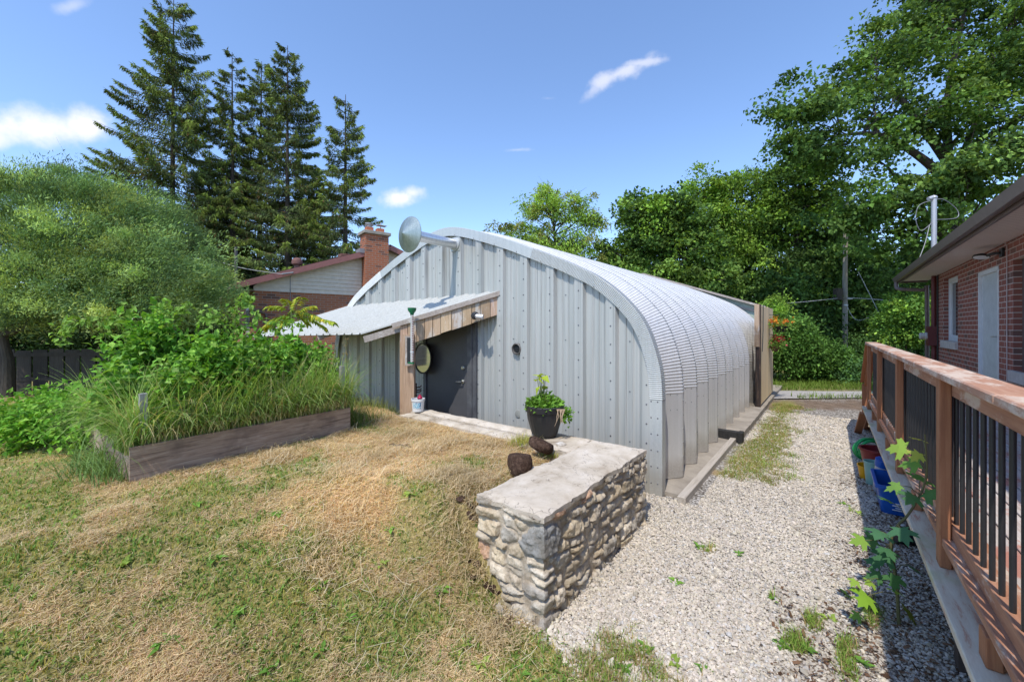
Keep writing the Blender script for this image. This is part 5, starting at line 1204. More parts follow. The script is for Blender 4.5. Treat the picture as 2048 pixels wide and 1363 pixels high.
for a_, b_ in ((-.02, 3.3), (6.62, 3.3)):
    mb = MB(); mb.obox((SL0 - .135, HS + a_, zr(a_)), (SL0 - .135, HS + b_, zr(b_)), .03, .055); sh.part("verge_board", mb, m_grey_wood)
mb = MB(); mb.obox((SL0 - .02, HS + .12, 2.18), (SL0 - .02, HS + 1.6, 2.62), .03, .06); sh.part("rail", mb, m_grey_wood)
def basket(label, c, w, h, flow, seed, bcol):
    r = np.random.RandomState(seed); o_ = Thing("hanging_basket", label, "flower basket", c, F_, group="flower baskets on the board fence"); mb = MB(); mb.lathe([(.0001, -h), (w * .55, -h), (w * .95, 0), (w * .88, 0)], c, (0, 0, 1), 18); o_.part("basket", mb, plain("basket" + str(seed), bcol, .8))
    n = 420; P = c + r.normal(0, 1, (n, 3)) * [w * .85, w * .85, .07] + [0, 0, .05]; cl = np.array([.20, .34, .07]) * (.6 + .7 * r.rand(n, 1)); v1 = leafset(P, rdir(r, n, .1), rdir(r, n, 1), .05 * np.ones(n), .03 * np.ones(n), cl)
    n = 110; P = c + r.normal(0, 1, (n, 3)) * [w * .8, w * .8, .05] + [0, 0, .12]; P += flow[0]; cl = np.array(flow[1])[r.randint(len(flow[1]), size=n)]; v2 = leafset(P, rdir(r, n), rdir(r, n, 1), .05 * np.ones(n), .042 * np.ones(n), cl)
    v, f, cc = join([v1, v2]); o_.part("foliage", raw_mesh("foliage", v - o_.base, f, cols=cc), m_leaf); mb = MB(); mb.tube([c + [0, .02, .25], c + [0, .2 * 0, .02]], .004, 4); mb.tube([c + [0, .22, .28], c + [0, .02, .26]], .006, 4); o_.part("hook", mb, m_black)  # the foliage mesh holds the flowers as well as the leaves
basket("hanging basket with orange and yellow flowers, upper one on the board fence", np.array([FT0 + 1.45, fy - .24, 1.78]), .17, .13, (np.array([-.1, .03, 0]), [(.75, .22, .03), (.8, .38, .05), (.72, .14, .03)]), 1, (.035, .03, .03))
basket("small wicker basket with red and pink flowers, lower one on the board fence", np.array([FT0 + 1.45, fy - .14, 1.32]), .11, .12, (np.array([.05, -.03, .02]), [(.7, .05, .08), (.75, .15, .22), (.6, .03, .05)]), 2, (.16, .07, .05))

# ------------------------------------------------------------------ deck with railing (frame: t along, y = -q)
m_deckw = woodmat("stained_deck_wood", (.40, .195, .115), (.28, .125, .075), (.47, .26, .16), axis=0, wear=(.56, .44, .35), wearamt=.3)
m_cap_w = woodmat("worn_rail_cap", (.44, .235, .155), (.33, .16, .10), (.52, .32, .22), axis=0, wear=(.60, .48, .39), wearamt=.5)
m_postw = woodmat("stained_post", (.36, .155, .075), (.24, .095, .048), (.42, .20, .10), axis=2)
m_ledge, nt, out = M("mossy_ledge"); o = objco(nt); st = objco(nt, (.9, 7, 7)); a = nz(nt, 2.2, 7, .7, st, .4); b = nz(nt, 2.5, 5, .6, o); c_ = nz(nt, 40, 4, .7, st)
col = ramp(nt, a, [(.36, (.52, .28, .19)), (.43, (.66, .56, .42)), (.62, (.76, .70, .55))]); col = mixc(nt, ramp(nt, b, [(.52, (0,) * 3), (.68, (.7,) * 3)]), col, (.42, .45, .18)); col = mixc(nt, mth(nt, 'MULTIPLY', c_, .35), col, (.30, .24, .19))
bsdf(nt, out, col, .9, 0, .15, c_, .4, .003)
m_floor = woodmat("worn_deck_floor", (.50, .45, .42), (.36, .27, .23), (.60, .56, .53), axis=0, wear=(.46, .22, .17), wearamt=.3)
dk = Thing("wooden_deck", "raised reddish wooden deck with black baluster railing along the brick bungalow", "deck", (1.5, -.45, 0), F_)
T0, T1 = -.6, 8.5
mb = MB(); mb.box(T0, T1, -.62, -.40, .468, .506, bev=.004); dk.part("ledge_plank", mb, m_ledge)
mb = MB(); mb.box(T0, 8.3, -.55, -.455, .622, .660, bev=.004); dk.part("lower_beam", mb, m_deckw)
mb = MB(); mb.box(T0, 8.3, -.585, -.492, .662, .735, bev=.004); dk.part("bottom_rail", mb, m_deckw)
mb = MB(); mb.box(T0, 8.3, -.53, -.490, 1.398, 1.488, bev=.004); dk.part("top_rail", mb, m_deckw)
mb = MB()
for a, b in ((T0, 2.05), (2.056, 5.15), (5.156, 8.34)): mb.box(a, b, -.572, -.428, 1.489, 1.527, np.ones(3) * (.95 + .1 * (a < 3)), bev=.006)
dk.part("rail_cap", mb, m_cap_w)
for tp_ in (-.35, 3.06, 4.78, 6.54, 8.2):
    mb = MB(); mb.box(tp_ - .045, tp_ + .045, -.490, -.446, .507, 1.488, bev=.004); dk.part("post", mb, m_postw)
for tb in (2.27, .6, 3.9, 5.6, 7.3, 1.4):
    mb = MB(); mb.box(tb - .045, tb + .045, -.49, -.446, .507, .621, bev=.003); dk.part("spacer_block", mb, m_postw)
bt = [x for x in np.arange(.72, 8.15, .1165)]
me_b = None
for x in bt:
    if me_b is None:
        mb = MB(); mb.lathe([(.0001, 0), (.0095, 0), (.0095, .665), (.0001, .665)], (0, 0, 0), (0, 0, 1), 12); ob = dk.part("baluster", mb, m_blackmetal, at=(x, -.512, .734)); me_b = True
        me0 = bpy.data.meshes.new("baluster"); nv = len(ob.data.vertices); co = np.zeros(nv * 3, np.float32); ob.data.vertices.foreach_get('co', co); co = co.reshape(-1, 3) + np.array((x, -.512, .734)); ob.data.vertices.foreach_set('co', co.ravel()); ob0 = ob
        ob.location = np.array((x, -.512, .734)) - dk.base
    else:
        o2 = ob0.copy(); COL.objects.link(o2); o2.parent = dk.o; o2.location = np.array((x, -.512, .734)) - dk.base
mb = MB(); yy = -.60
while yy > -1.86: mb.box(T0, 8.35, yy - .135, yy, .612, .640, np.ones(3) * (.85 + .3 * float(vnoise(yy * 40, 1.0, 3))), bev=.003); yy -= .142
dk.part("deck_floor", mb, m_floor)
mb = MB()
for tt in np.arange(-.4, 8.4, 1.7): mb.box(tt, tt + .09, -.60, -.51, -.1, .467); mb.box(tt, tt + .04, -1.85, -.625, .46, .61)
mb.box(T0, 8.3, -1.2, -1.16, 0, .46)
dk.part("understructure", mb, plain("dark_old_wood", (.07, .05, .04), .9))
mb = MB(); 
for i in range(3): mb.box(8.52 + .28 * i, 8.80 + .28 * i, -1.7, -.50, .42 - .16 * i, .46 - .16 * i)
dk.part("stair_tread", mb, m_deckw)
mb = MB(); mb.obox((8.36, -.47, .44), (9.5, -.47, -.02), .04, .22); mb.obox((8.2, -.405, .44), (8.75, -.36, .02), .09, .04); dk.part("stair_stringer", mb, m_postw)
mb = MB(); mb.obox((8.32, -.50, 1.50), (9.6, -.50, .78), .14, .04); mb.obox((8.32, -.50, 1.43), (9.6, -.50, .71), .04, .08); dk.part("stair_rail", mb, m_postw)
mb = MB(); mb.box(9.5, 9.59, -.52, -.45, -.1, .75); dk.part("stair_post", mb, m_postw)
mb = MB(); mb.tube([(6.9, -.5, .25), (7.6, -.5, .32), (8.3, -.52, .30)], .01, 5); mb.tube([(6.9, -.55, .15), (7.6, -.5, .20), (8.3, -.52, .22)], .008, 5)
Thing("white_cable", "two pale cables strung in the dark under the deck end", "cable", (7, -.5, .2), F_, mb=mb, mat=m_white)

# ------------------------------------------------------------------ brick bungalow on the right
m_brick = brickmat("red_rug_brick", (.34, .125, .090), (.27, .10, .075), (.15, .10, .085), (.60, .50, .44), bw=.225, bh=.078, msize=.0065)
hb = Thing("brick_bungalow", "red brick bungalow with brown gutter, white door and pale soffit", "house", (6, -2.2, 0), F_)
WY = -1.9; HT0, HT1 = -3.0, 13.8
open_ = [(11.22, 12.45, 1.48, 2.78), (8.85, 9.87, .64, 2.64), (5.6, 8.28, 1.19, 2.65)]
tb = sorted({HT0, HT1} | {a for o_ in open_ for a in o_[:2]}); zb_ = sorted({-.3, 2.92} | {a for o_ in open_ for a in o_[2:]})
mb = MB()
for i in range(len(tb) - 1):
    for j in range(len(zb_) - 1):
        ct, cz = (tb[i] + tb[i + 1]) / 2, (zb_[j] + zb_[j + 1]) / 2
        if any(a < ct < b and c < cz < d for a, b, c, d in open_): continue
        mb.add([(tb[i], WY, zb_[j]), (tb[i + 1], WY, zb_[j]), (tb[i + 1], WY, zb_[j + 1]), (tb[i], WY, zb_[j + 1])], [(3, 2, 1, 0)])
RV = .11
for a, b, c, d in open_:
    mb.add([(a, WY, c), (a, WY - RV, c), (a, WY - RV, d), (a, WY, d)], [(0, 1, 2, 3)]); mb.add([(b, WY, c), (b, WY - RV, c), (b, WY - RV, d), (b, WY, d)], [(3, 2, 1, 0)]); mb.add([(a, WY, d), (b, WY, d), (b, WY - RV, d), (a, WY - RV, d)], [(0, 1, 2, 3)]); mb.add([(a, WY, c), (b, WY, c), (b, WY - RV, c), (a, WY - RV, c)], [(3, 2, 1, 0)])
mb.add([(HT1, WY, -.3), (HT1, -9, -.3), (HT1, -9, 2.92), (HT1, -5.45, 4.5), (HT1, WY, 2.92)], [(0, 1, 2, 3, 4)]); mb.add([(HT0, WY, -.3), (HT0, -9, -.3), (HT0, -9, 2.92), (HT0, -5.45, 4.5), (HT0, WY, 2.92)], [(4, 3, 2, 1, 0)]); mb.add([(HT0, -9, -.3), (HT1, -9, -.3), (HT1, -9, 2.92), (HT0, -9, 2.92)], [(0, 1, 2, 3)])
hb.part("wall", mb, m_brick)
mb = MB(); E0, E1 = -3.3, 14.2
mb.add([(E0, -1.36, 3.03), (E1, -1.36, 3.03), (E1, -5.45, 4.75), (E0, -5.45, 4.75), (E0, -9.5, 3.03), (E1, -9.5, 3.03)], [(0, 1, 2, 3), (3, 2, 5, 4)]); mb.add([(E0, -1.36, 3.0), (E1, -1.36, 3.0), (E1, -5.45, 4.70), (E0, -5.45, 4.70)], [(3, 2, 1, 0)])
hb.part("roof", mb, simple("brown_shingle", (.12, .10, .09), (.07, .06, .055), .95, scale=20, bstr=.6))
m_sof, nt, out = M("vented_soffit"); o = objco(nt); sx = nt.nodes.new('ShaderNodeSeparateXYZ'); nt.links.new(o, sx.inputs[0]); w_ = mth(nt, 'FRACT', mth(nt, 'MULTIPLY', sx.outputs[0], 9.5)); ln_ = mth(nt, 'LESS_THAN', w_, .09)
bsdf(nt, out, mixc(nt, ln_, mixc(nt, nz(nt, 3, 4, .6, o), (.80, .72, .68), (.70, .62, .59)), (.36, .30, .28)), .6, 0, .3, ln_, -.4, .01)
mb = MB(); mb.box(E0, E1, -1.42, WY - .02, 2.925, 2.935); hb.part("soffit", mb, m_sof)
mb = MB(); mb.box(E0, E1, -1.40, -1.375, 2.88, 3.05); mb.box(E1, E1 + .02, -1.375, -1.9, 2.88, 3.07); hb.part("fascia", mb, m_brown)
mb = MB(); pr = [(-1.372, 3.02), (-1.372, 2.925), (-1.33, 2.905), (-1.29, 2.91), (-1.275, 2.95), (-1.262, 2.985), (-1.255, 3.01), (-1.27, 3.016)]
v = []; 
for tt in (E0, E1): v += [(tt, a, b) for a, b in pr]
k = len(pr); F = [(i, i + 1, k + i + 1, k + i) for i in range(k - 1)]; mb.add(v, F + [list(range(k))[::-1], list(range(k, 2 * k))]); hb.part("gutter", mb, m_brown)
mb = MB(); dn = [(14.05, -1.32, 2.92), (14.05, -1.32, 2.80), (14.0, -1.38, 2.72), (13.88, -1.78, 2.66), (13.86, -1.84, 2.56), (13.86, -1.84, .1)]
mb.tube(catmull(np.array(dn), 3), .042, 8); hb.part("downspout", mb, m_brown)
m_conc2 = simple("sill_stone", (.58, .55, .51), (.44, .41, .38), .85, scale=8, bstr=.3)
def window(a, b, c, d, fmat, sash=True):
    y0 = WY - RV; mb = MB(); w = .07
    mb.box(a, b, y0 - .03, y0 + .035, d - w, d); mb.box(a, b, y0 - .03, y0 + .035, c, c + w); mb.box(a, a + w, y0 - .03, y0 + .034, c + w, d - w); mb.box(b - w, b, y0 - .03, y0 + .034, c + w, d - w)
    w2 = w + .045
    mb.box(a + w, b - w, y0 - .03, y0 + .012, d - w2, d - w); mb.box(a + w, b - w, y0 - .03, y0 + .012, c + w, c + w2); mb.box(a + w, a + w2, y0 - .03, y0 + .011, c + w2, d - w2); mb.box(b - w2, b - w, y0 - .03, y0 + .011, c + w2, d - w2)
    f_ = hb.part("window_frame", mb, fmat); mb = MB(); mb.box(a + w2, b - w2, y0 - .02, y0 - .012, c + w2, d - w2); hb.part("glass", mb, m_glass, parent=f_)
    mb = MB(); mb.box(a - .03, b + .03, WY - RV + .04, WY + .045, c - .15, c - .002, bev=.006); hb.part("window_sill", mb, m_conc2)
window(11.22, 12.45, 1.48, 2.78, m_white); window(5.6, 8.28, 1.19, 2.65, m_brown)
mb = MB(); a, b, c, d = open_[1]; mb.box(a, a + .06, WY - .10, WY + .005, c, d); mb.box(b - .06, b, WY - .10, WY + .005, c, d); mb.box(a, b, WY - .10, WY + .005, d - .06, d); hb.part("door_frame", mb, m_white)
mb = MB(); mb.box(a + .06, b - .06, WY - .07, WY - .03, c, d - .06); mb.box(a + .10, b - .10, WY - .032, WY - .022, c + .1, d - .18)
dr = hb.part("door", mb, plain("storm_door_white", (.66, .70, .72), .35)); mb = MB(); mb.tube([(a + .13, WY - .02, 1.62), (a + .13, WY + .03, 1.62), (a + .22, WY + .03, 1.615)], .008, 6); hb.part("handle", mb, m_chrome, parent=dr)
mb = MB(); mb.box(a, b, WY - .105, WY + .03, c - .05, c - .002); hb.part("threshold", mb, m_conc2)
# flood light
c = np.array([9.25, WY, 2.78]); fl = PXF(1945, 522, 6.4); mb = MB(); mb.box(8.60, 8.72, WY, WY + .03, 2.74, 2.86, bev=.005); mb.tube([(8.66, WY + .03, 2.80), (8.72, WY + .09, 2.80), (8.80, WY + .12, 2.79)], .02, 8)
lg = hb.part("flood_light", mb, m_black); hd = np.array([8.90, WY + .16, 2.785]); ax = np.array([-.25, .15, -1.0]); mb = MB(); mb.lathe([(.0001, -.045), (.04, -.045), (.085, -.02), (.09, .0), (.082, .008)], hd, ax, 24); hb.part("lamp_housing", mb, m_black, parent=lg)
mb = MB(); mb.lathe([(.082, .006), (.05, .012), (.0001, .014)], hd, ax, 24); hb.part("lens", mb, plain("frosted_lens", (.80, .82, .86), .3), parent=lg)
# service mast, conduit, meter
m_maroon = plain("maroon_paint", (.15, .035, .032), .5); m_grey_met = metalmat("mast_steel", (.52, .50, .51), (.42, .40, .41), .5, .5)
mb = MB(); mb.tube([(13.1, WY + .05, .3), (13.1, WY + .05, 2.93)], .042, 12); hb.part("conduit", mb, m_maroon)
mb = MB(); mb.tube([(13.1, WY + .05, 3.0), (13.1, WY + .05, 4.68)], .048, 12); mb.ball((13.1, WY + .05, 4.70), .062, 10, sc=(1, 1, .8)); mb.tube([(13.1, WY + .05, 4.71), (13.02, WY + .15, 4.67)], [.05, .04], 10)
ms = hb.part("service_mast", mb, m_grey_met)
mb = MB()
base_ = np.array([13.1, WY + .05, 4.5])
for lp in ([(0, 0, .15), (-.1, .35, .0), (-.05, .42, -.3), (0, .30, -.55), (0, .10, -.42), (0, .05, -.35)], [(0, 0, .15), (.1, -.25, .18), (.1, -.55, -.05), (.05, -.52, -.25), (0, -.05, -.30)], [(0, .1, -.42), (-.2, .25, -.9), (-.3, .5, -1.5)]):
    P = catmull(np.array([base_ + np.array([RT[0] * -b + a, RT[1] * -b, c]) for a, b, c in lp]), 6); mb.tube(P, .008, 5)
hb.part("service_wire", mb, plain("grey_wire", (.25, .25, .26), .5), parent=ms)
mb = MB(); mb.box(12.98, 13.24, WY + .005, WY + .16, 1.34, 1.78, bev=.006); mbx = hb.part("meter_box", mb, m_maroon)
mb = MB(); mb.lathe([(.085, 0), (.085, .02), (.075, .03), (.075, .11), (.06, .125), (.0001, .125)], (13.11, WY + .16, 1.56), (0, 1, 0), 22); hb.part("electric_meter", mb, plain("meter_glass", (.55, .55, .50), .15), parent=mbx)
mb = MB(); mb.tube([(13.55, WY + .02, .3), (13.55, WY + .02, 2.9)], .012, 6); mb.tube([(12.9, WY + .02, .3), (12.9, WY + .02, 2.9), (12.85, WY + .02, 2.91)], .014, 6); hb.part("cable_run", mb, plain("dark_cable", (.03, .03, .03), .5))
mb = MB(); mb.tube([(8.47, WY + .012, 1.0), (8.47, WY + .012, 2.86), (8.52, WY + .02, 2.915)], .006, 5); hb.part("white_wire", mb, plain("white_wire", (.55, .45, .42), .5))

# ------------------------------------------------------------------ things by the deck
def fp_(x, y, z=0):
    D = (CAMH - z) * 804 / (y - 655); return PXF(x, y, D)
# blue bin
bc = np.array([5.38, -.545, 0.01]); bb = Thing("blue_recycling_bin", "open blue recycling bin on the gravel tucked under the deck ledge", "bin", bc, F_); m_blue = plain("blue_plastic", (.012, .10, .42), .4)
mb = MB(); 
def taper_bin(mb, c, a0, b0, a1, b1, h, th=.006, rim=.018):
    def ring(a, b, z): 
        o_ = []
        for sx_, sy_ in ((-1, -1), (1, -1), (1, 1), (-1, 1)):
            for k in range(4):
                an = {(-1, -1): pi, (1, -1): 1.5 * pi, (1, 1): 0, (-1, 1): .5 * pi}[(sx_, sy_)] + k * pi / 6; rr = .03; o_.append((c[0] + sx_ * (a - rr) + rr * cos(an), c[1] + sy_ * (b - rr) + rr * sin(an), c[2] + z))
        return o_
    rings = [ring(a0, b0, 0), ring(a1, b1, h - .03), ring(a1 + rim, b1 + rim, h - .03), ring(a1 + rim, b1 + rim, h), ring(a1 - th, b1 - th, h), ring(a0 - th, b0 - th, .01)]; v = sum(rings, []); n = 16
    mb.add(v, [(i * n + k, i * n + (k + 1) % n, (i + 1) * n + (k + 1) % n, (i + 1) * n + k) for i in range(5) for k in range(n)] + [list(range(n))[::-1], [5 * n + k for k in range(n)]])
taper_bin(mb, bc, .235, .165, .265, .195, .265); bb.part("bin_body", mb, m_blue)
mb = MB()
for i in range(4): mb.box(bc[0] - .252 - .0025 * i, bc[0] - .24, bc[1] - .02, bc[1] + .09 - .02 * (i % 2), .055 + .020 * i, .062 + .020 * i)
bb.part("printed_lines", mb, m_white)
c = PXF(1757, 962, 4.75); c[2] = .10; a = np.array([5.80, -.42, .01]); b = np.array([5.72, -.44, .37]); mb = MB(); mb.tube([a, a + (b - a) * .86], [.062, .062], 20); jug = Thing("blue_capped_jug", "grey translucent jug with a blue lid leaning behind the blue bin", "jug", a, F_)
jug.part("jug_body", mb, plain("cloudy_plastic", (.40, .43, .50), .35)); mb = MB(); mb.tube([a + (b - a) * .80, b], [.066, .066], 20); jug.part("lid", mb, m_blue)
def pail(name, label, cat, c, r0, r1, h, m, tilt=(0, 0, 1)):
    mb = MB(); mb.lathe([(.0001, .0), (r0, 0), (r1, h * .92), (r1 * 1.07, h * .92), (r1 * 1.07, h), (r1 * .95, h), (r0 * .93, .01), (.0001, .01)], c, tilt, 26); return Thing(name, label, cat, c, F_, mb=mb, mat=m)
c = fp_(1747, 945); c[2] = .005; c = np.array([6.55, -.46, .01]); pail("red_pot", "dark red plastic pot behind the yellow pail under the deck ledge", "flower pot", c, .13, .175, .28, plain("oxblood_plastic", (.22, .02, .025), .45))
c = np.array([6.20, -.325, .01]); pail("yellow_pail", "small yellow plastic pail on the gravel in front of the red pot", "pail", c, .055, .07, .16, plain("yellow_plastic", (.70, .36, .01), .4), tuple(fr(np.zeros(3), -.12, -.1, 1)))
c = np.array([6.02, -.375, .01]); pail("teal_pot", "pale teal pot between the yellow pail and the grey jug", "flower pot", c, .06, .078, .25, plain("teal_glaze", (.22, .42, .38), .4))
c = np.array([7.05, -.41, .14]); mb = MB(); r = np.random.RandomState(4)
for i in range(7):
    P = []; rr = .155 + .02 * r.rand(); off = .018 * i
    for k in range(33):
        a = 2 * pi * k / 32; P.append(fr(c, rr * cos(a) * 1.0 + r.normal(0, .002), -.05 + off, rr * sin(a) * .78 + .02 * (i % 2)))
    mb.tube(P, .011, 7, cap=False)
Thing("coiled_hose", "bright green garden hose coiled beside the red pot", "hose", c, F_, mb=mb, mat=plain("green_hose", (.02, .36, .10), .35), smooth=True)
c = fp_(1800, 1095, .04); a0 = PXF(1788, 1080, 3.25); a1 = PXF(1835, 1100, 3.22); mb = MB(); a0[2] = .07; a1[2] = .06; d_ = a1 - a0; P = []; R_ = []
for i in range(90): P.append(a0 + d_ * i / 60); R_.append(.052 if i % 4 < 2 else .042)
mb.tube(P, R_, 16); Thing("drain_pipe", "black corrugated drain pipe poking out from under the deck ledge", "pipe", a0, F_, mb=mb, mat=m_black)
# maple sapling
def maple_leaf(mb, p, d, nrm_, size, col):
    d = d / np.linalg.norm(d); s = np.cross(d, nrm_); s /= np.linalg.norm(s); n_ = np.cross(s, d)
    out_ = [(0, 0), (.10, -.05), (.42, -.12), (.30, .06), (.42, .12), (.68, .28), (.58, .36), (.66, .52), (.44, .44), (.30, .38), (.22, .46), (.28, .62), (.30, .74), (.15, .72), (0, 1.02)]
    out_ = out_ + [(-a, b) for a, b in out_[-2:0:-1]]; v = [p + size * (s * a + d * (b + .0) - n_ * .22 * (a * a + max(b, 0) ** 2)) for a, b in out_]; c = p + size * d * .3; v.append(c); k = len(out_)
    mb.add(v, [(i, (i + 1) % k, k) for i in range(k)], col)
stp = [(1798, 1249, 2.36), (1793, 1165, 2.36), (1782, 1083, 2.37), (1796, 1050, 2.36), (1815, 1030, 2.33), (1840, 990, 2.30), (1853, 950, 2.28), (1852, 905, 2.27), (1850, 868, 2.26)]
P = np.array([PXF(*a) for a in stp]); P[0, 2] = 0; sp_ = Thing("maple_sapling", "young maple sapling with broad pointed leaves growing from the gravel by the deck", "sapling", P[0], F_)
ms_ = MB(); ms_.tube(catmull(P, 4), np.linspace(.009, .0035, 4 * 8 + 1), 7)
lv = [(1812, 895, .135, (.30, .46, .08)), (1845, 880, .09, (.45, .50, .10)), (1838, 925, .12, (.15, .30, .06)), (1840, 960, .13, (.10, .24, .07)), (1800, 970, .10, (.20, .36, .08)), (1828, 990, .11, (.08, .20, .08)), (1850, 985, .12, (.10, .24, .08)),
      (1785, 1005, .11, (.11, .25, .08)), (1800, 1055, .12, (.07, .18, .09)), (1762, 1062, .13, (.08, .20, .10)), (1752, 1080, .10, (.08, .19, .09)), (1730, 1080, .10, (.22, .36, .06)), (1776, 1110, .12, (.06, .16, .07)), (1760, 1128, .10, (.06, .16, .07)), (1815, 1128, .12, (.06, .15, .08)), (1762, 1150, .10, (.07, .17, .06)),
      (1790, 1150, .10, (.07, .18, .06)), (1745, 1165, .07, (.28, .42, .07)), (1735, 1190, .13, (.26, .46, .05)), (1815, 1232, .11, (.20, .24, .04)), (1790, 1180, .07, (.2, .32, .06)), (1712, 1160, .06, (.30, .45, .07)), (1720, 1260, .07, (.18, .32, .06)), (1770, 1095, .11, (.07, .18, .08)), (1838, 905, .08, (.4, .48, .1))]
mb = MB(); r = np.random.RandomState(8); dense_P = catmull(P, 8)
for (x, y, sz_, cl) in lv:
    q = PXF(x, y, 2.34 + r.uniform(-.08, .08)); q[2] = max(q[2], .06); j = np.argmin(np.abs(dense_P[:, 2] - (q[2] - .05))); a = dense_P[j]; d = (q - a); d[2] -= .02; dn_ = d / (np.linalg.norm(d) + 1e-6)
    ms_.tube([a, (a + q) / 2 + [0, 0, .02], q], .0022, 4); dd = dn_ * [1, 1, .3] + r.normal(0, .3, 3); dd[2] -= .25; nn = np.array([FW[0] * -.55, FW[1] * -.55, 1.0]) + r.normal(0, .25, 3); maple_leaf(mb, q, dd, nn, sz_ * .85, cl)
sp_.part("leaves", mb, m_leaf); sp_.part("stem", ms_, simple("sapling_stem", (.14, .14, .05), (.09, .08, .04), .7))

# ------------------------------------------------------------------ utility pole, wires, bird box
pb = PX(1690, 700, 17.5); pb[2] = 0; up_ = Thing("utility_pole", "grey wooden utility pole standing before the dark trees beyond the lane", "utility pole", pb)
mb = MB(); mb.tube([(pb[0], pb[1], -.1), (pb[0], pb[1], 4), (pb[0] + .05, pb[1], 7.2)], [.10, .09, .075], 12); m_pole = simple("weathered_pole", (.40, .36, .30), (.24, .21, .17), .9, stretch=(14, 14, .8), scale=3, bstr=.5); up_.part("pole", mb, m_pole)
mb = MB(); 
for z, dx in ((3.0, .17), (2.72, -.12)): mb.tube([(pb[0], pb[1] - .13, z), (pb[0] + dx * 1.2, pb[1] - .13, z)], .035, 8)
up_.part("insulator", mb, m_white)
mb = MB(); c = PX(1676, 588, 17.3); mb.box(c[0] - .13, c[0] + .13, c[1] - .12, c[1] + .12, c[2] - .25, c[2] + .25, bev=.01)
Thing("bird_box", "small brown wooden bird box fixed beside the utility pole top", "bird box", c, mb=mb, mat=m_bark)
def wire(label, pts_, rad=.012, mat=None):
    P = catmull(np.array([PX(*p) for p in pts_]), 6); mb = MB(); mb.tube(P, rad, 5); Thing("overhead_wire", label, "wire", P[0], mb=mb, mat=mat or plain("pale_wire", (.45, .45, .44), .5))
wire("pale wire running left from the utility pole above the flower baskets", [(1530, 608, 16), (1600, 604, 16.6), (1688, 595, 17.3)])
wire("pale wire running right from the utility pole towards the bungalow", [(1694, 595, 17.3), (1745, 598, 17), (1806, 603, 16.5)], .016)
wire("slack wire loop hanging right from the pole below the insulator", [(1694, 612, 17.3), (1706, 634, 17.2), (1722, 640, 17), (1752, 628, 16.8)])
wire("steep guy wire slanting down through the dark trees right of the pole", [(1716, 542, 16.5), (1755, 620, 16), (1785, 690, 15.5)])
wire("thin wire from the brick house fascia to the left past the willow", [(405, 512, 14), (480, 535, 13.4), (565, 548, 12.9)], .01)

# ------------------------------------------------------------------ brick house on the left
LA = atan2(.614, .789); lx = np.array([cos(LA), sin(LA)]); P0 = np.array([-8.36, 13.0]); lp0 = np.array([P0[0] * cos(LA) + P0[1] * sin(LA), -P0[0] * sin(LA) + P0[1] * cos(LA)])
def lh(k, y, z): return (lp0[0] + k, lp0[1] + y, z)
lhs = Thing("brick_house", "brown brick house with cream gable siding and a large brick chimney", "house", lh(2, 1, 0), LA)
m_brick2 = brickmat("brown_mixed_brick", (.42, .17, .085), (.36, .13, .065), (.09, .065, .06), (.36, .28, .22), bw=.25, bh=.082, flash=.4, msize=.009)
m_brick3 = brickmat("chimney_brick", (.46, .15, .075), (.38, .12, .055), (.12, .07, .06), (.36, .26, .20), bw=.23, bh=.08, msize=.009)
mb = MB(); LK = 8.8
def q4(mb, a, b, c, d): mb.add([a, b, c, d], [(0, 1, 2, 3)])
q4(mb, lh(0, 0, -.3), lh(LK, 0, -.3), lh(LK, 0, 2.95), lh(0, 0, 2.95)); 
wn_ = (1.3, 2.4, 1.3, 2.45)
ys = [0, wn_[0], wn_[1], 9]; zs = [-.3, wn_[2], wn_[3], 2.98]
for i in range(3):
    for j in range(3):
        if i == 1 and j == 1: continue
        q4(mb, lh(0, ys[i + 1], zs[j]), lh(0, ys[i], zs[j]), lh(0, ys[i], zs[j + 1]), lh(0, ys[i + 1], zs[j + 1]))
q4(mb, lh(LK, 0, -.3), lh(LK, 9, -.3), lh(LK, 9, 2.95), lh(LK, 0, 2.95)); lhs.part("wall", mb, m_brick2)
mb = MB(); wf = (wn_[0], wn_[1]); 
for (y0, y1, z0, z1) in ((wf[0], wf[1], 2.37, 2.45), (wf[0], wf[1], 1.3, 1.38), (wf[0], wf[0] + .08, 1.38, 2.37), (wf[1] - .08, wf[1], 1.38, 2.37), (1.8, 1.88, 1.38, 2.37)): mb.box(lp0[0] - .02, lp0[0] + .06, lp0[1] + y0, lp0[1] + y1, z0, z1)
wfr = lhs.part("window_frame", mb, m_white); mb = MB(); mb.box(lp0[0] + .03, lp0[0] + .04, lp0[1] + wf[0] + .08, lp0[1] + wf[1] - .08, 1.38, 2.37); lhs.part("glass", mb, m_glass, parent=wfr)
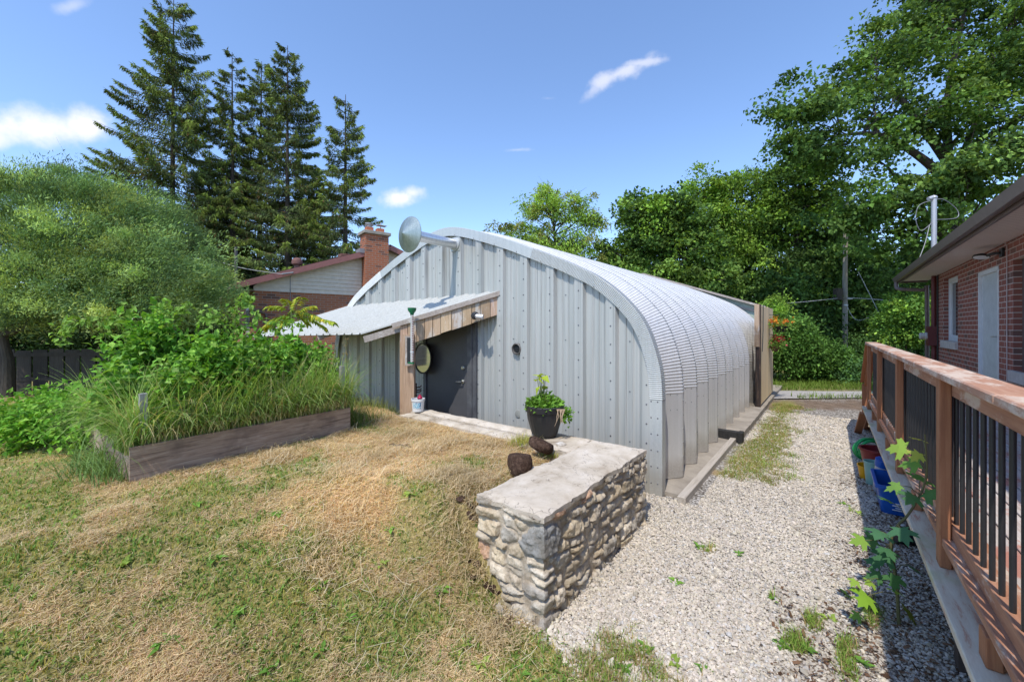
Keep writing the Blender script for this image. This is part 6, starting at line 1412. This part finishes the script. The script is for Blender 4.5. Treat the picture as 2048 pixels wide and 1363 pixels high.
# siding: overlapping boards in the gable
rz = lambda k: 3.17 + .363 * min(k, LK - k); mb = MB(); z = 2.95; i = 0
while z < rz(LK / 2) - .02:
    z1 = min(z + .135, rz(LK / 2) - .01); k0 = max(-.3, (z - 3.17) / .363); k0b = max(-.3, (z1 - 3.17) / .363)
    k0, k0b = max(0, k0), max(0, k0b); a = [lh(k0, -.035, z), lh(LK - k0, -.035, z), lh(LK - k0b, -.012, z1), lh(k0b, -.012, z1)]; mb.add(a, [(0, 1, 2, 3)]); mb.add([lh(k0, -.035, z), lh(k0, -.005, z), lh(LK - k0, -.005, z), lh(LK - k0, -.035, z)], [(0, 1, 2, 3)]); z = z1
lhs.part("gable_siding", mb, plain("cream_siding", (.70, .60, .47), .55))
mb = MB(); 
for sg in (0, 1):
    K = (lambda k: k) if sg == 0 else (lambda k: LK - k)
    a, b = -.62, LK / 2
    mb.add([lh(K(a), -.36, rz_ + .17) for rz_ in (3.17 + .363 * a,)] + [lh(K(b), -.36, 3.17 + .363 * b + .17), lh(K(b), 9.3, 3.17 + .363 * b + .17), lh(K(a), 9.3, 3.17 + .363 * a + .17)], [(0, 1, 2, 3)])
lhs.part("roof", mb, simple("dark_shingle", (.10, .085, .08), (.055, .05, .048), .95, scale=20, bstr=.6))
mb = MB()
for sg in (0, 1):
    K = (lambda k: k) if sg == 0 else (lambda k: LK - k)
    mb.obox(lh(K(-.62), -.345, 3.17 + .363 * -.62 + .06), lh(K(LK / 2), -.345, 3.17 + .363 * LK / 2 + .06), .03, .19)
mb.box(lh(-.63, 0, 0)[0], lh(-.60, 0, 0)[0], lh(0, -.36, 0)[1], lh(0, 9.3, 0)[1], 2.90, 3.08)
lhs.part("fascia", mb, plain("rosy_brown_fascia", (.30, .125, .105), .5))
mb = MB()
for sg in (0, 1):
    K = (lambda k: k) if sg == 0 else (lambda k: LK - k)
    mb.add([lh(K(-.6), -.33, 3.17 - .363 * .6 - .01), lh(K(LK / 2), -.33, 3.17 + .363 * LK / 2 - .01), lh(K(LK / 2), 0.02, 3.17 + .363 * LK / 2 - .01), lh(K(-.6), 0.02, 3.17 - .363 * .6 - .01)], [(0, 1, 2, 3)])
mb.box(lh(-.6, 0, 0)[0], lh(0, 0, 0)[0], lh(0, -.33, 0)[1], lh(0, 9.3, 0)[1], 2.93, 2.94)
lhs.part("soffit", mb, m_brown)
mb = MB(); mb.box(*[lh(k, 0, 0)[0] for k in (3.43, 4.30)], *[lh(0, y, 0)[1] for y in (-.45, .16)], -.3, 5.22); ch = lhs.part("chimney", mb, m_brick3)
mb = MB(); mb.box(*[lh(k, 0, 0)[0] for k in (3.36, 4.37)], *[lh(0, y, 0)[1] for y in (-.52, .23)], 5.222, 5.34, bev=.01); lhs.part("chimney_cap", mb, m_concrete, parent=ch)
mb = MB(); 
for k in (3.66, 4.07): mb.box(lh(k - .13, 0, 0)[0], lh(k + .13, 0, 0)[0], lh(0, -.28, 0)[1], lh(0, -.02, 0)[1], 5.342, 5.52, bev=.01)
lhs.part("flue_pot", mb, plain("terracotta", (.50, .17, .09), .8), parent=ch)
mb = MB(); c = lh(3.66, -.15, 5.5); mb.lathe([(.10, .02), (.10, .08), (.16, .09), (.16, .10), (.10, .11), (.10, .14), (.15, .15), (.15, .17), (.0001, .20)], c, (0, 0, 1), 16); c = lh(4.10, -.15, 5.5); mb.box(c[0] - .15, c[0] + .2, c[1] - .12, c[1] + .12, 5.64, 5.66); mb.tube([(c[0], c[1], 5.5), (c[0], c[1], 5.75)], .02, 6); lhs.part("flue_cowl", mb, m_grey_met, parent=ch)
mb = MB(); mb.box(lh(3.25, 0, 0)[0], lh(3.43, 0, 0)[0], lh(0, -.38, 0)[1], lh(0, .1, 0)[1], 4.50, 4.66); lhs.part("flashing_saddle", mb, plain("lead_grey", (.26, .24, .25), .6))
c = lh(1.35, .5, 3.17 + .363 * 1.35 + .17); mb = MB(); mb.lathe([(.10, -.1), (.10, .12), (.17, .16), (.18, .24), (.16, .32), (.08, .38), (.0001, .39)], c, (0, 0, 1), 20); lhs.part("roof_ventilator", mb, plain("oxide_brown", (.20, .09, .07), .6))
c = lh(3.05, .8, 3.17 + .363 * 3.05 + .17); mb = MB(); mb.box(c[0] - .2, c[0] + .15, c[1] - .2, c[1] + .2, c[2], c[2] + .12, bev=.01); lhs.part("box_vent", mb, plain("oxide_brown", (.20, .09, .07), .6))
mb = MB(); c = lh(-.45, .3, 3.1); mb.tube([(c[0], c[1], 3.0), (c[0], c[1], 4.35)], .045, 8); lhs.part("plumbing_stack", mb, plain("dark_steel", (.10, .09, .09), .6))
mb = MB(); mb.tube([lh(-.55, -.3, 2.95), lh(-.3, -.1, 2.75), lh(-.05, -.04, 2.35), lh(.35, -.05, 2.2), lh(.42, -.05, 0)], .04, 8); lhs.part("downspout", mb, m_brown)
mb = MB(); mb.tube([lh(1.05, -.38, 3.58), lh(1.05, -.03, 3.45), lh(1.05, -.04, 1.0)], .012, 5); mb.tube([lh(.75, -.42, 3.5), lh(1.08, -.4, 3.58)], .03, 6); lhs.part("entry_cable", mb, plain("grey_wire", (.25, .25, .26), .5))

# ------------------------------------------------------------------ far left board fence
fa = np.array([-12.5, 9.6]); fb = np.array([-8.2, 10.4]); fa0 = np.array([-16, 8.9])
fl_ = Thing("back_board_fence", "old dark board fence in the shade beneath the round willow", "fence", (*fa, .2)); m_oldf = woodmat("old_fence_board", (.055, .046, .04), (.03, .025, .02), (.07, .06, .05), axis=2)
dvec = (fb - fa0); LF = np.linalg.norm(dvec); dvec /= LF
for zz in (.5, 1.10):
    mb_r = MB(); mb_r.obox((*fa0, zz), (*fb, zz), .05, .09); fl_.part("rail", mb_r, m_oldf)
rr = np.random.RandomState(6)
for i in range(int(LF / .33)):
    p = fa0 + dvec * .33 * i; mb = MB(); mb.obox((p[0], p[1], .1), (p[0], p[1], 1.22 + rr.uniform(-.03, .03)), .29, .02, up=(-dvec[1], dvec[0], 0), col=np.ones(3) * rr.uniform(.7, 1.2)); fl_.part("fence_board", mb, m_oldf)
# ------------------------------------------------------------------ trees
def clumps_in(blobs, n, r, surf=.55):
    vol = np.array([b[3] * b[4] * b[5] for b in blobs]) ** .8; ix = r.choice(len(blobs), n, p=vol / vol.sum()); B = np.array(blobs)[ix]
    d = r.normal(size=(n, 3)); d /= np.linalg.norm(d, axis=1, keepdims=True); rad = surf + (1.0 - surf) * r.rand(n) ** .7; inner = r.rand(n) < .22; rad[inner] = r.rand(inner.sum()) ** .5 * surf
    return B[:, :3] + d * B[:, 3:6] * rad[:, None]
def tree(name, label, base, tr, blobs, ncl, per, cr, ln, asp, cols, seed, group=None, cat="tree", limbs=26, flat=.55, up=1.0, mat=None, trunks=None, surf=.55, droop=.15, gapy=0, dirbias=None, shape=None):
    r = np.random.RandomState(seed); base = np.array(base, float); blobs = np.array(blobs, float); o_ = Thing(name, label, cat, base, group=group)
    C = clumps_in(blobs, ncl, r, surf); N = ncl * per; ci = np.repeat(np.arange(ncl), per); csz = cr * (.45 + 1.1 * r.rand(ncl) ** 1.3)
    g = r.normal(size=(N, 3)) * .5; rr_ = np.linalg.norm(g, axis=1, keepdims=True); g = g / np.maximum(rr_, 1e-6) * np.minimum(rr_, 1.15); P = C[ci] + g * csz[ci][:, None] * [1, 1, flat]
    P[:, 2] -= droop * csz[ci] * (g[:, 0] ** 2 + g[:, 1] ** 2) * 1.6
    cen = blobs[:, :3].mean(0); out_ = P - cen; out_ /= np.linalg.norm(out_, axis=1, keepdims=True) + 1e-6; d = out_ * .7 + r.normal(size=(N, 3)) * .8
    if dirbias is not None: d = d * .6 + np.array(dirbias)
    d[:, 2] -= droop; cc = np.array(cols)[r.randint(len(cols), size=ncl)] * (.62 + .75 * r.rand(ncl, 1)); cl = cc[ci] * (.6 + .8 * r.rand(N, 1))
    nn = rdir(r, N, up); L_ = ln * (.6 + .7 * r.rand(N)); v, f, c = leafset(P, d, nn, L_, L_ * asp, cl, .15); o_.part("crown", raw_mesh("crown", v - base, f, cols=c), mat or m_leaf)
    mb = MB(); zt = blobs[:, 2].max(); main = trunks or [[(0, 0, 0), (0, 0, (cen[2] - base[2]) * .5), (cen[0] - base[0], cen[1] - base[1], (cen[2] - base[2])), (cen[0] - base[0] + .2, cen[1] - base[1], (zt - base[2]) * 1.0)]]
    allp = []
    for j, tk in enumerate(main):
        P_ = catmull(np.array(tk, float) + base, 8); sh = tr * (1 if j == 0 else .6); rad = sh * np.linspace(1, .18, len(P_)); mb.tube(P_, rad, 10); allp += [(P_[i], rad[i]) for i in range(len(P_) // 4, len(P_))]
    AP = np.array([a[0] for a in allp]); AR = np.array([a[1] for a in allp]); pick = r.choice(ncl, min(limbs, ncl), replace=False)
    for k in pick:
        t_ = C[k]; cand = np.linalg.norm(AP - t_, axis=1) + 1.2 * np.maximum(0, AP[:, 2] - t_[2] + .6); j = np.argmin(cand + r.rand(len(cand)) * .5); s = AP[j]; r0 = min(AR[j] * .55, .025 * np.linalg.norm(t_ - s) + .02)
        m1 = s + (t_ - s) * .35 + r.normal(0, .12, 3) * np.linalg.norm(t_ - s) * .3 + [0, 0, .06]; m2 = s + (t_ - s) * .7 + r.normal(0, .1, 3) * np.linalg.norm(t_ - s) * .3
        mb.tube(catmull(np.array([s, m1, m2, t_]), 4), np.linspace(r0, r0 * .2, 13), 6)
        for _ in range(3):
            e = t_ + r.normal(0, .55, 3) * cr; mb.tube([m2, (m2 + e) / 2 + r.normal(0, .05, 3), e], [r0 * .4, r0 * .25, r0 * .1], 4)
    o_.part("trunk", mb, m_bark); return o_
def B(x, y, D, rx, rz, ry=None):          # a crown lobe seen at photo (x, y), px radii, depth D
    p = PX(x, y, D); s = D / 804; return (p[0], p[1], p[2], rx * s, (ry if ry else rx * s), rz * s)
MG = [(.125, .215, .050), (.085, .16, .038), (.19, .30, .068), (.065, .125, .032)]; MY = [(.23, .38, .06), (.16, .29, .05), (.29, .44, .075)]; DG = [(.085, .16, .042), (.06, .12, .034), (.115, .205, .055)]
# big maple over the bungalow
p = PX(1905, 655, 17); b = (p[0], p[1], 0)
bl = [B(1545, 205, 14.6, 26, 20), B(1590, 165, 14.8, 30, 22), B(1640, 135, 15, 28, 18), B(1700, 105, 16, 34, 22), B(1765, 45, 17, 34, 26), B(1570, 285, 14.6, 30, 26), B(1640, 240, 15, 85, 60), B(1720, 180, 16, 80, 70), B(1800, 110, 17, 90, 75), B(1870, 60, 18, 95, 75), B(1960, -20, 18, 110, 85), B(1950, 150, 16, 90, 70), B(1850, 230, 16, 90, 50), B(2010, 230, 15, 80, 70), B(1720, 300, 15, 90, 50), B(1600, 215, 14.5, 50, 35), B(1650, 310, 15.5, 50, 50),
      B(1800, 400, 14.5, 100, 55), B(1900, 360, 14, 110, 60), B(1750, 480, 15, 80, 55), B(2010, 330, 13.5, 90, 50), B(1850, 480, 15, 70, 45), B(2090, 60, 16, 110, 120), B(1700, 420, 15.5, 70, 45), B(1880, -60, 18, 90, 60), B(2100, 250, 15, 90, 110), B(2040, 120, 15, 60, 60)]
tk = [[(0, 0, 0), (.1, 0, 3), (.2, 0, 6.0), (-.1, 0, 8.2), (-.2, 0, 11.5), (.6, 0, 15.5)], [(.15, 0, 6.0), (.3, 0, 8.5), (1.2, 0, 11), (2.4, 0, 14.5)], [(.0, 0, 7.6), (-1.5, -.3, 8.7), (-3.6, -.6, 9.6), (-5.6, -1, 9.4)], [(-.0, 0, 5), (-2.2, -1, 6.3), (-4.2, -1.5, 8.0)], [(0, 0, 8.5), (-2.0, 0, 11.2), (-3.4, 0, 12.4)], [(.2, 0, 5), (-1, -1.5, 5.6), (-2.5, -2.5, 5.2)]]
tree("maple_tree", "huge spreading maple at the right rising above the bungalow roof", b, .34, bl, 470, 110, .72, .165, .8, MG + [(.10, .19, .035)], 1, limbs=150, flat=.42, trunks=tk, droop=.25, surf=.5)
# the row beyond the hut
grp = "trees beyond the arched hut"
tree("locust_tree", "light airy young tree with open sky in its crown, leftmost beyond the hut roof", (*PX(1120, 655, 19)[:2], 0), .12, [B(1100, 410, 19, 62, 36), B(1165, 418, 19, 42, 35), B(1090, 378, 19, 26, 12), B(1140, 395, 19, 30, 14), B(1000, 455, 19, 26, 10), B(1190, 440, 19, 20, 14), B(1030, 455, 19, 42, 20), B(1075, 470, 19, 40, 30), B(1150, 480, 19, 50, 35), B(1100, 500, 19, 70, 30), B(1085, 385, 19, 22, 10), B(1105, 400, 19, 30, 18), B(1160, 520, 19, 60, 25)], 230, 90, .45, .14, .4, [(.28, .43, .07), (.22, .36, .06), (.33, .48, .09), (.28, .30, .08)], 2, grp, limbs=70, droop=.5, flat=.5)
tree("maple_tree", "dense round dark maple directly above the hut's ridge line", (*PX(1310, 655, 20)[:2], 0), .2, [B(1310, 455, 20, 85, 60), B(1290, 420, 20, 60, 35), B(1250, 500, 20, 60, 45), B(1360, 490, 20, 75, 60), B(1300, 560, 20, 110, 50), B(1400, 570, 20, 80, 50), B(1230, 540, 20.5, 50, 35), B(1340, 410, 20, 40, 22)], 330, 130, .62, .17, .85, MG + MY[:1], 3, grp, limbs=50, flat=.6)
tree("ash_tree", "tall yellow-green ash between the round maple and the huge maple", (*PX(1450, 655, 22)[:2], 0), .2, [B(1430, 370, 22, 60, 35), B(1400, 410, 22, 60, 40), B(1470, 400, 22, 60, 50), B(1500, 370, 22, 40, 28), B(1440, 480, 22, 80, 60), B(1500, 470, 22, 60, 60), B(1460, 560, 22, 90, 60), B(1390, 350, 22, 28, 14)], 300, 120, .7, .18, .5, MY + MG[:1], 4, grp, limbs=60, flat=.6)
tree("elm_tree", "leafy elm whose crown fills the gap left of the utility pole", (*PX(1590, 655, 21)[:2], 0), .22, [B(1570, 380, 21, 55, 40), B(1600, 430, 21, 60, 50), B(1540, 450, 21, 50, 60), B(1640, 420, 21, 60, 50), B(1600, 340, 21, 45, 35), B(1560, 540, 21, 70, 50), B(1650, 500, 21, 60, 45)], 260, 120, .75, .18, .7, MG + MY[:1], 5, grp, limbs=60, flat=.55)
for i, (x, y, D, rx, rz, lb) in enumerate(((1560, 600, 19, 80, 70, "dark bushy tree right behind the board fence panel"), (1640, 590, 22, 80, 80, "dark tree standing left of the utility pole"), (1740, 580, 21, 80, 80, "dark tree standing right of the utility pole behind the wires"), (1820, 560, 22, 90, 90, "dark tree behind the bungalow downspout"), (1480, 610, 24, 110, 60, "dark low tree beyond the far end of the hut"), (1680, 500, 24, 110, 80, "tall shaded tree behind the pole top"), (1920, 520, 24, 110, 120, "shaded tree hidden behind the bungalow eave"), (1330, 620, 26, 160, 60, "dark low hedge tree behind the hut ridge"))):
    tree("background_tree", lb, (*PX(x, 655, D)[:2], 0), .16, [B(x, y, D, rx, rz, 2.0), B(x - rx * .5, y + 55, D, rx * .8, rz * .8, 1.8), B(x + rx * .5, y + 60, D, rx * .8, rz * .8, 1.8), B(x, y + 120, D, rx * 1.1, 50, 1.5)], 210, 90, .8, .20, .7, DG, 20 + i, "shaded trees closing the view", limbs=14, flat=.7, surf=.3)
# shrubs at the lane
def shrub(label, x, y, D, rx, rz, cols, seed, n=120, ln=.09, asp=.6):
    tree("roadside_shrub", label, (*PX(x, 655, D)[:2], 0), .03, [B(x, y, D, rx, rz), B(x - rx * .4, y + rz * .4, D, rx * .7, rz * .7), B(x + rx * .5, y + rz * .4, D, rx * .7, rz * .6)], n, 110, .36, ln, asp, cols, seed, "shrubs along the lane", "shrub", limbs=20, flat=.75, surf=.5)
SG = [(.12, .24, .05), (.09, .19, .04), (.16, .30, .065)]
shrub("bright leafy shrub just right of the hanging baskets", 1590, 690, 13.0, 52, 55, SG, 40, 150)
shrub("tall yellow-green shrub tip above the orange flower basket", 1545, 640, 14.2, 30, 60, MY, 41, 60)
shrub("mid-height shrub in front of the utility pole", 1655, 725, 13.2, 55, 42, SG, 42, 130)
shrub("low pale-leaved shrub at the end of the deck railing", 1705, 745, 12.8, 48, 30, [(.11, .22, .08), (.09, .19, .07)], 43, 110, .08)
shrub("bright green bush between the railing and the downspout", 1812, 635, 15.0, 48, 55, MY + SG, 44, 130, .11)
shrub("dark shrub under the pole base", 1745, 715, 15.0, 60, 45, DG, 45, 100)
# spruces
def spruce(label, x, D, ytop, R, seed, ybot=640, leftreach=None, dens=1.0):
    r = np.random.RandomState(seed); b = PX(x, 655, D); top = PX(x, ytop, D)[2]; base = np.array([b[0], b[1], 0]); o_ = Thing("spruce_tree", label, "spruce", base, group="old spruces behind the brick house")
    mb = MB(); lean = r.normal(0, .12, 2); mb.tube([base, base + [lean[0] * .5, lean[1] * .5, top * .5], base + [lean[0], lean[1], top]], [.22, .12, .015], 10)
    z = 1.6; SP = []; SD = []; SC = []; SL = []
    while z < top - .25:
        h = (z / top); nb = r.randint(5, 8) if z < top - 2 else 4
        for _ in range(nb):
            if r.rand() < .13: continue
            az = r.rand() * 2 * pi; L_ = R * (1 - h) ** .7 * r.uniform(.65, 1.2) + .3
            if leftreach and cos(az) < -.9 and .3 < h < .62: L_ = max(L_, R * (1 - h) ** .7 * leftreach)
            dr = np.array([cos(az), sin(az), 0]); sl = .5 * (h - .62) * 1.0; z0 = z + r.uniform(-.2, .2); ks = np.linspace(0, 1, 9)
            c0 = base + [lean[0] * h, lean[1] * h, z0]; P = np.array([c0 + dr * L_ * k + [0, 0, L_ * (sl * k - .22 * k * (1 - h) + .22 * k ** 3)] for k in ks]) + r.normal(0, .02, (9, 3)) * ks[:, None]
            mb.tube(P, np.linspace(.035 * (1 - h) + .012, .006, 9), 5, cap=False)
            m_ = int((L_ * 120 + 14) * dens); f_ = .10 + .9 * r.rand(m_) ** .75; q = f_ * 8; i0 = np.minimum(q.astype(int), 7); base_p = P[i0] + (P[i0 + 1] - P[i0]) * (q - i0)[:, None]
            sd_ = np.array([-dr[1], dr[0], 0]); side = r.choice([-1, 1], m_) * r.uniform(.2, 1, m_); wl_ = .34 * L_ * (1.06 - f_) * (.35 + .65 * r.rand(m_)); wl_ = np.minimum(wl_, .7)
            st_ = base_p + sd_ * (side * wl_)[:, None] + dr * (wl_ * .45)[:, None]; st_[:, 2] -= wl_ * r.uniform(.05, .6, m_)
            d_ = dr * .45 + sd_ * side[:, None] * .55 + np.array([0, 0, -1]) * r.uniform(.15, 1.25, m_)[:, None] + r.normal(0, .25, (m_, 3))
            SP.append(st_); SD.append(d_); cg = np.array([.135, .18, .062]) * r.uniform(.6, 1.35); cc = np.tile(cg, (m_, 1)) * (.55 + .8 * r.rand(m_, 1)); cc[f_ > .8] *= [1.5, 1.5, .9]; br_ = r.rand(m_) < .06; cc[br_] = (.16, .10, .045); SC.append(cc); SL.append(.14 + .17 * r.rand(m_))
            # side twigs
            for k in range(3, 9, 2):
                for sg in (-1, 1): e = P[k] + sd_ * sg * .3 * L_ * (1.05 - ks[k]) + dr * .12 * L_ - [0, 0, .05 * L_]; mb.tube([P[k], e], [.010, .004], 3, cap=False)
        z += r.uniform(.26, .46)
    SP = np.concatenate(SP); SD = np.concatenate(SD); SC = np.concatenate(SC); SL = np.concatenate(SL); n = len(SP)
    v, f, c = leafset(SP, SD, rdir(r, n, .3), SL, SL * .20, SC, .12); o_.part("needles", raw_mesh("needles", v - base, f, cols=c), m_needle); o_.part("trunk", mb, m_bark)
spruce("tallest spruce with long bare-ended left boughs, leftmost of the row", 343, 24, -6, 4.6, 1, leftreach=1.45)
spruce("thin ragged spruce right beside the tallest one", 466, 25, 105, 2.5, 2, dens=.8)
spruce("short bushy spruce between the two slim pointed ones", 516, 27, 122, 3.2, 3)
spruce("second tallest spruce with a pointed crown near the chimney side of the row", 574, 25, 90, 3.7, 4)
spruce("short spruce with sparse drooping branches just above the chimney", 690, 24, 190, 2.6, 5, dens=.8)
spruce("low spruce filling the gap behind the brick house roof", 625, 28, 330, 3.3, 6)
spruce("low dark spruce behind the round willow's right shoulder", 415, 28, 300, 3.6, 7)
# round willow
wb = [B(230, 470, 9.8, 130, 95, 1.6), B(90, 430, 9.6, 110, 80, 1.6), B(-30, 470, 9.4, 100, 120, 1.6), B(330, 540, 9.6, 95, 85, 1.5), B(385, 590, 9.4, 62, 58, 1.1), B(170, 560, 9.2, 130, 70, 1.5), B(40, 570, 9.2, 100, 60, 1.5), B(280, 620, 9.2, 90, 40, 1.2), B(150, 380, 10, 70, 30, 1), B(270, 430, 10, 70, 45, 1.2), B(40, 370, 9.6, 70, 26, 1), B(160, 618, 9.4, 110, 34, 1.4), B(60, 622, 9.4, 80, 30, 1.4)]
WC = [(.31, .45, .17), (.23, .36, .15), (.37, .50, .18), (.15, .25, .11), (.45, .54, .19), (.12, .20, .09)]
wbx = PX(16, 655, 9.3)
tree("round_willow", "large round grey-green willow at the far left beside the brick house", (wbx[0], wbx[1], .3), .13, wb, 640, 400, .42, .085, .20, WC, 60, limbs=120, flat=.72, mat=m_leaf_soft, droop=0, dirbias=(.45, -.1, .5), surf=.78, up=.3, trunks=[[(0, 0, -.3), (.02, 0, .6), (-.05, 0, 1.5), (.5, .3, 2.5)], [(-.05, 0, 1.3), (1.5, .3, 2.0), (3.2, .3, 2.2)], [(.0, 0, 1.4), (2.2, .3, 2.6), (2.6, .3, 3.6)]])
# dark hedge behind the left fence, ground cover at its foot
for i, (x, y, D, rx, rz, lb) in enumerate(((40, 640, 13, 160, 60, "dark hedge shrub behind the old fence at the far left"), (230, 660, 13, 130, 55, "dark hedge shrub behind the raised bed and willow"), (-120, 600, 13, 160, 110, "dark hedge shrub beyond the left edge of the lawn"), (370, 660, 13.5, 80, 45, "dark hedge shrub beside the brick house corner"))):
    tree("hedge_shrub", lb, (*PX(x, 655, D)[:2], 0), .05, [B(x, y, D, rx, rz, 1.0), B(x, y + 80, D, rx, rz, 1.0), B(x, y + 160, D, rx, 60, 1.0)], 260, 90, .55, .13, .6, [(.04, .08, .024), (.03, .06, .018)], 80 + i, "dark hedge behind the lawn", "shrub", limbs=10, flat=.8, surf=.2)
r = np.random.RandomState(77); n = 9000; x_ = r.uniform(-9.5, -4.2, n); y_ = 5.6 + r.rand(n) * 2.0; t, y = to_frame(x_, y_)
v, f, c = blades(t, y, height(t, y), .05 + .10 * r.rand(n), .02 + .02 * r.rand(n), .8 + 1.5 * r.rand(n), np.array([.11, .24, .05]) * (.6 + .8 * r.rand(n, 1)), 78, 3)
Thing("ground_ivy", None, None, (0, 0, 0), mesh=raw_mesh("ground_ivy", v, f, cols=c), kind='stuff', mat=m_grass)
clean_props()
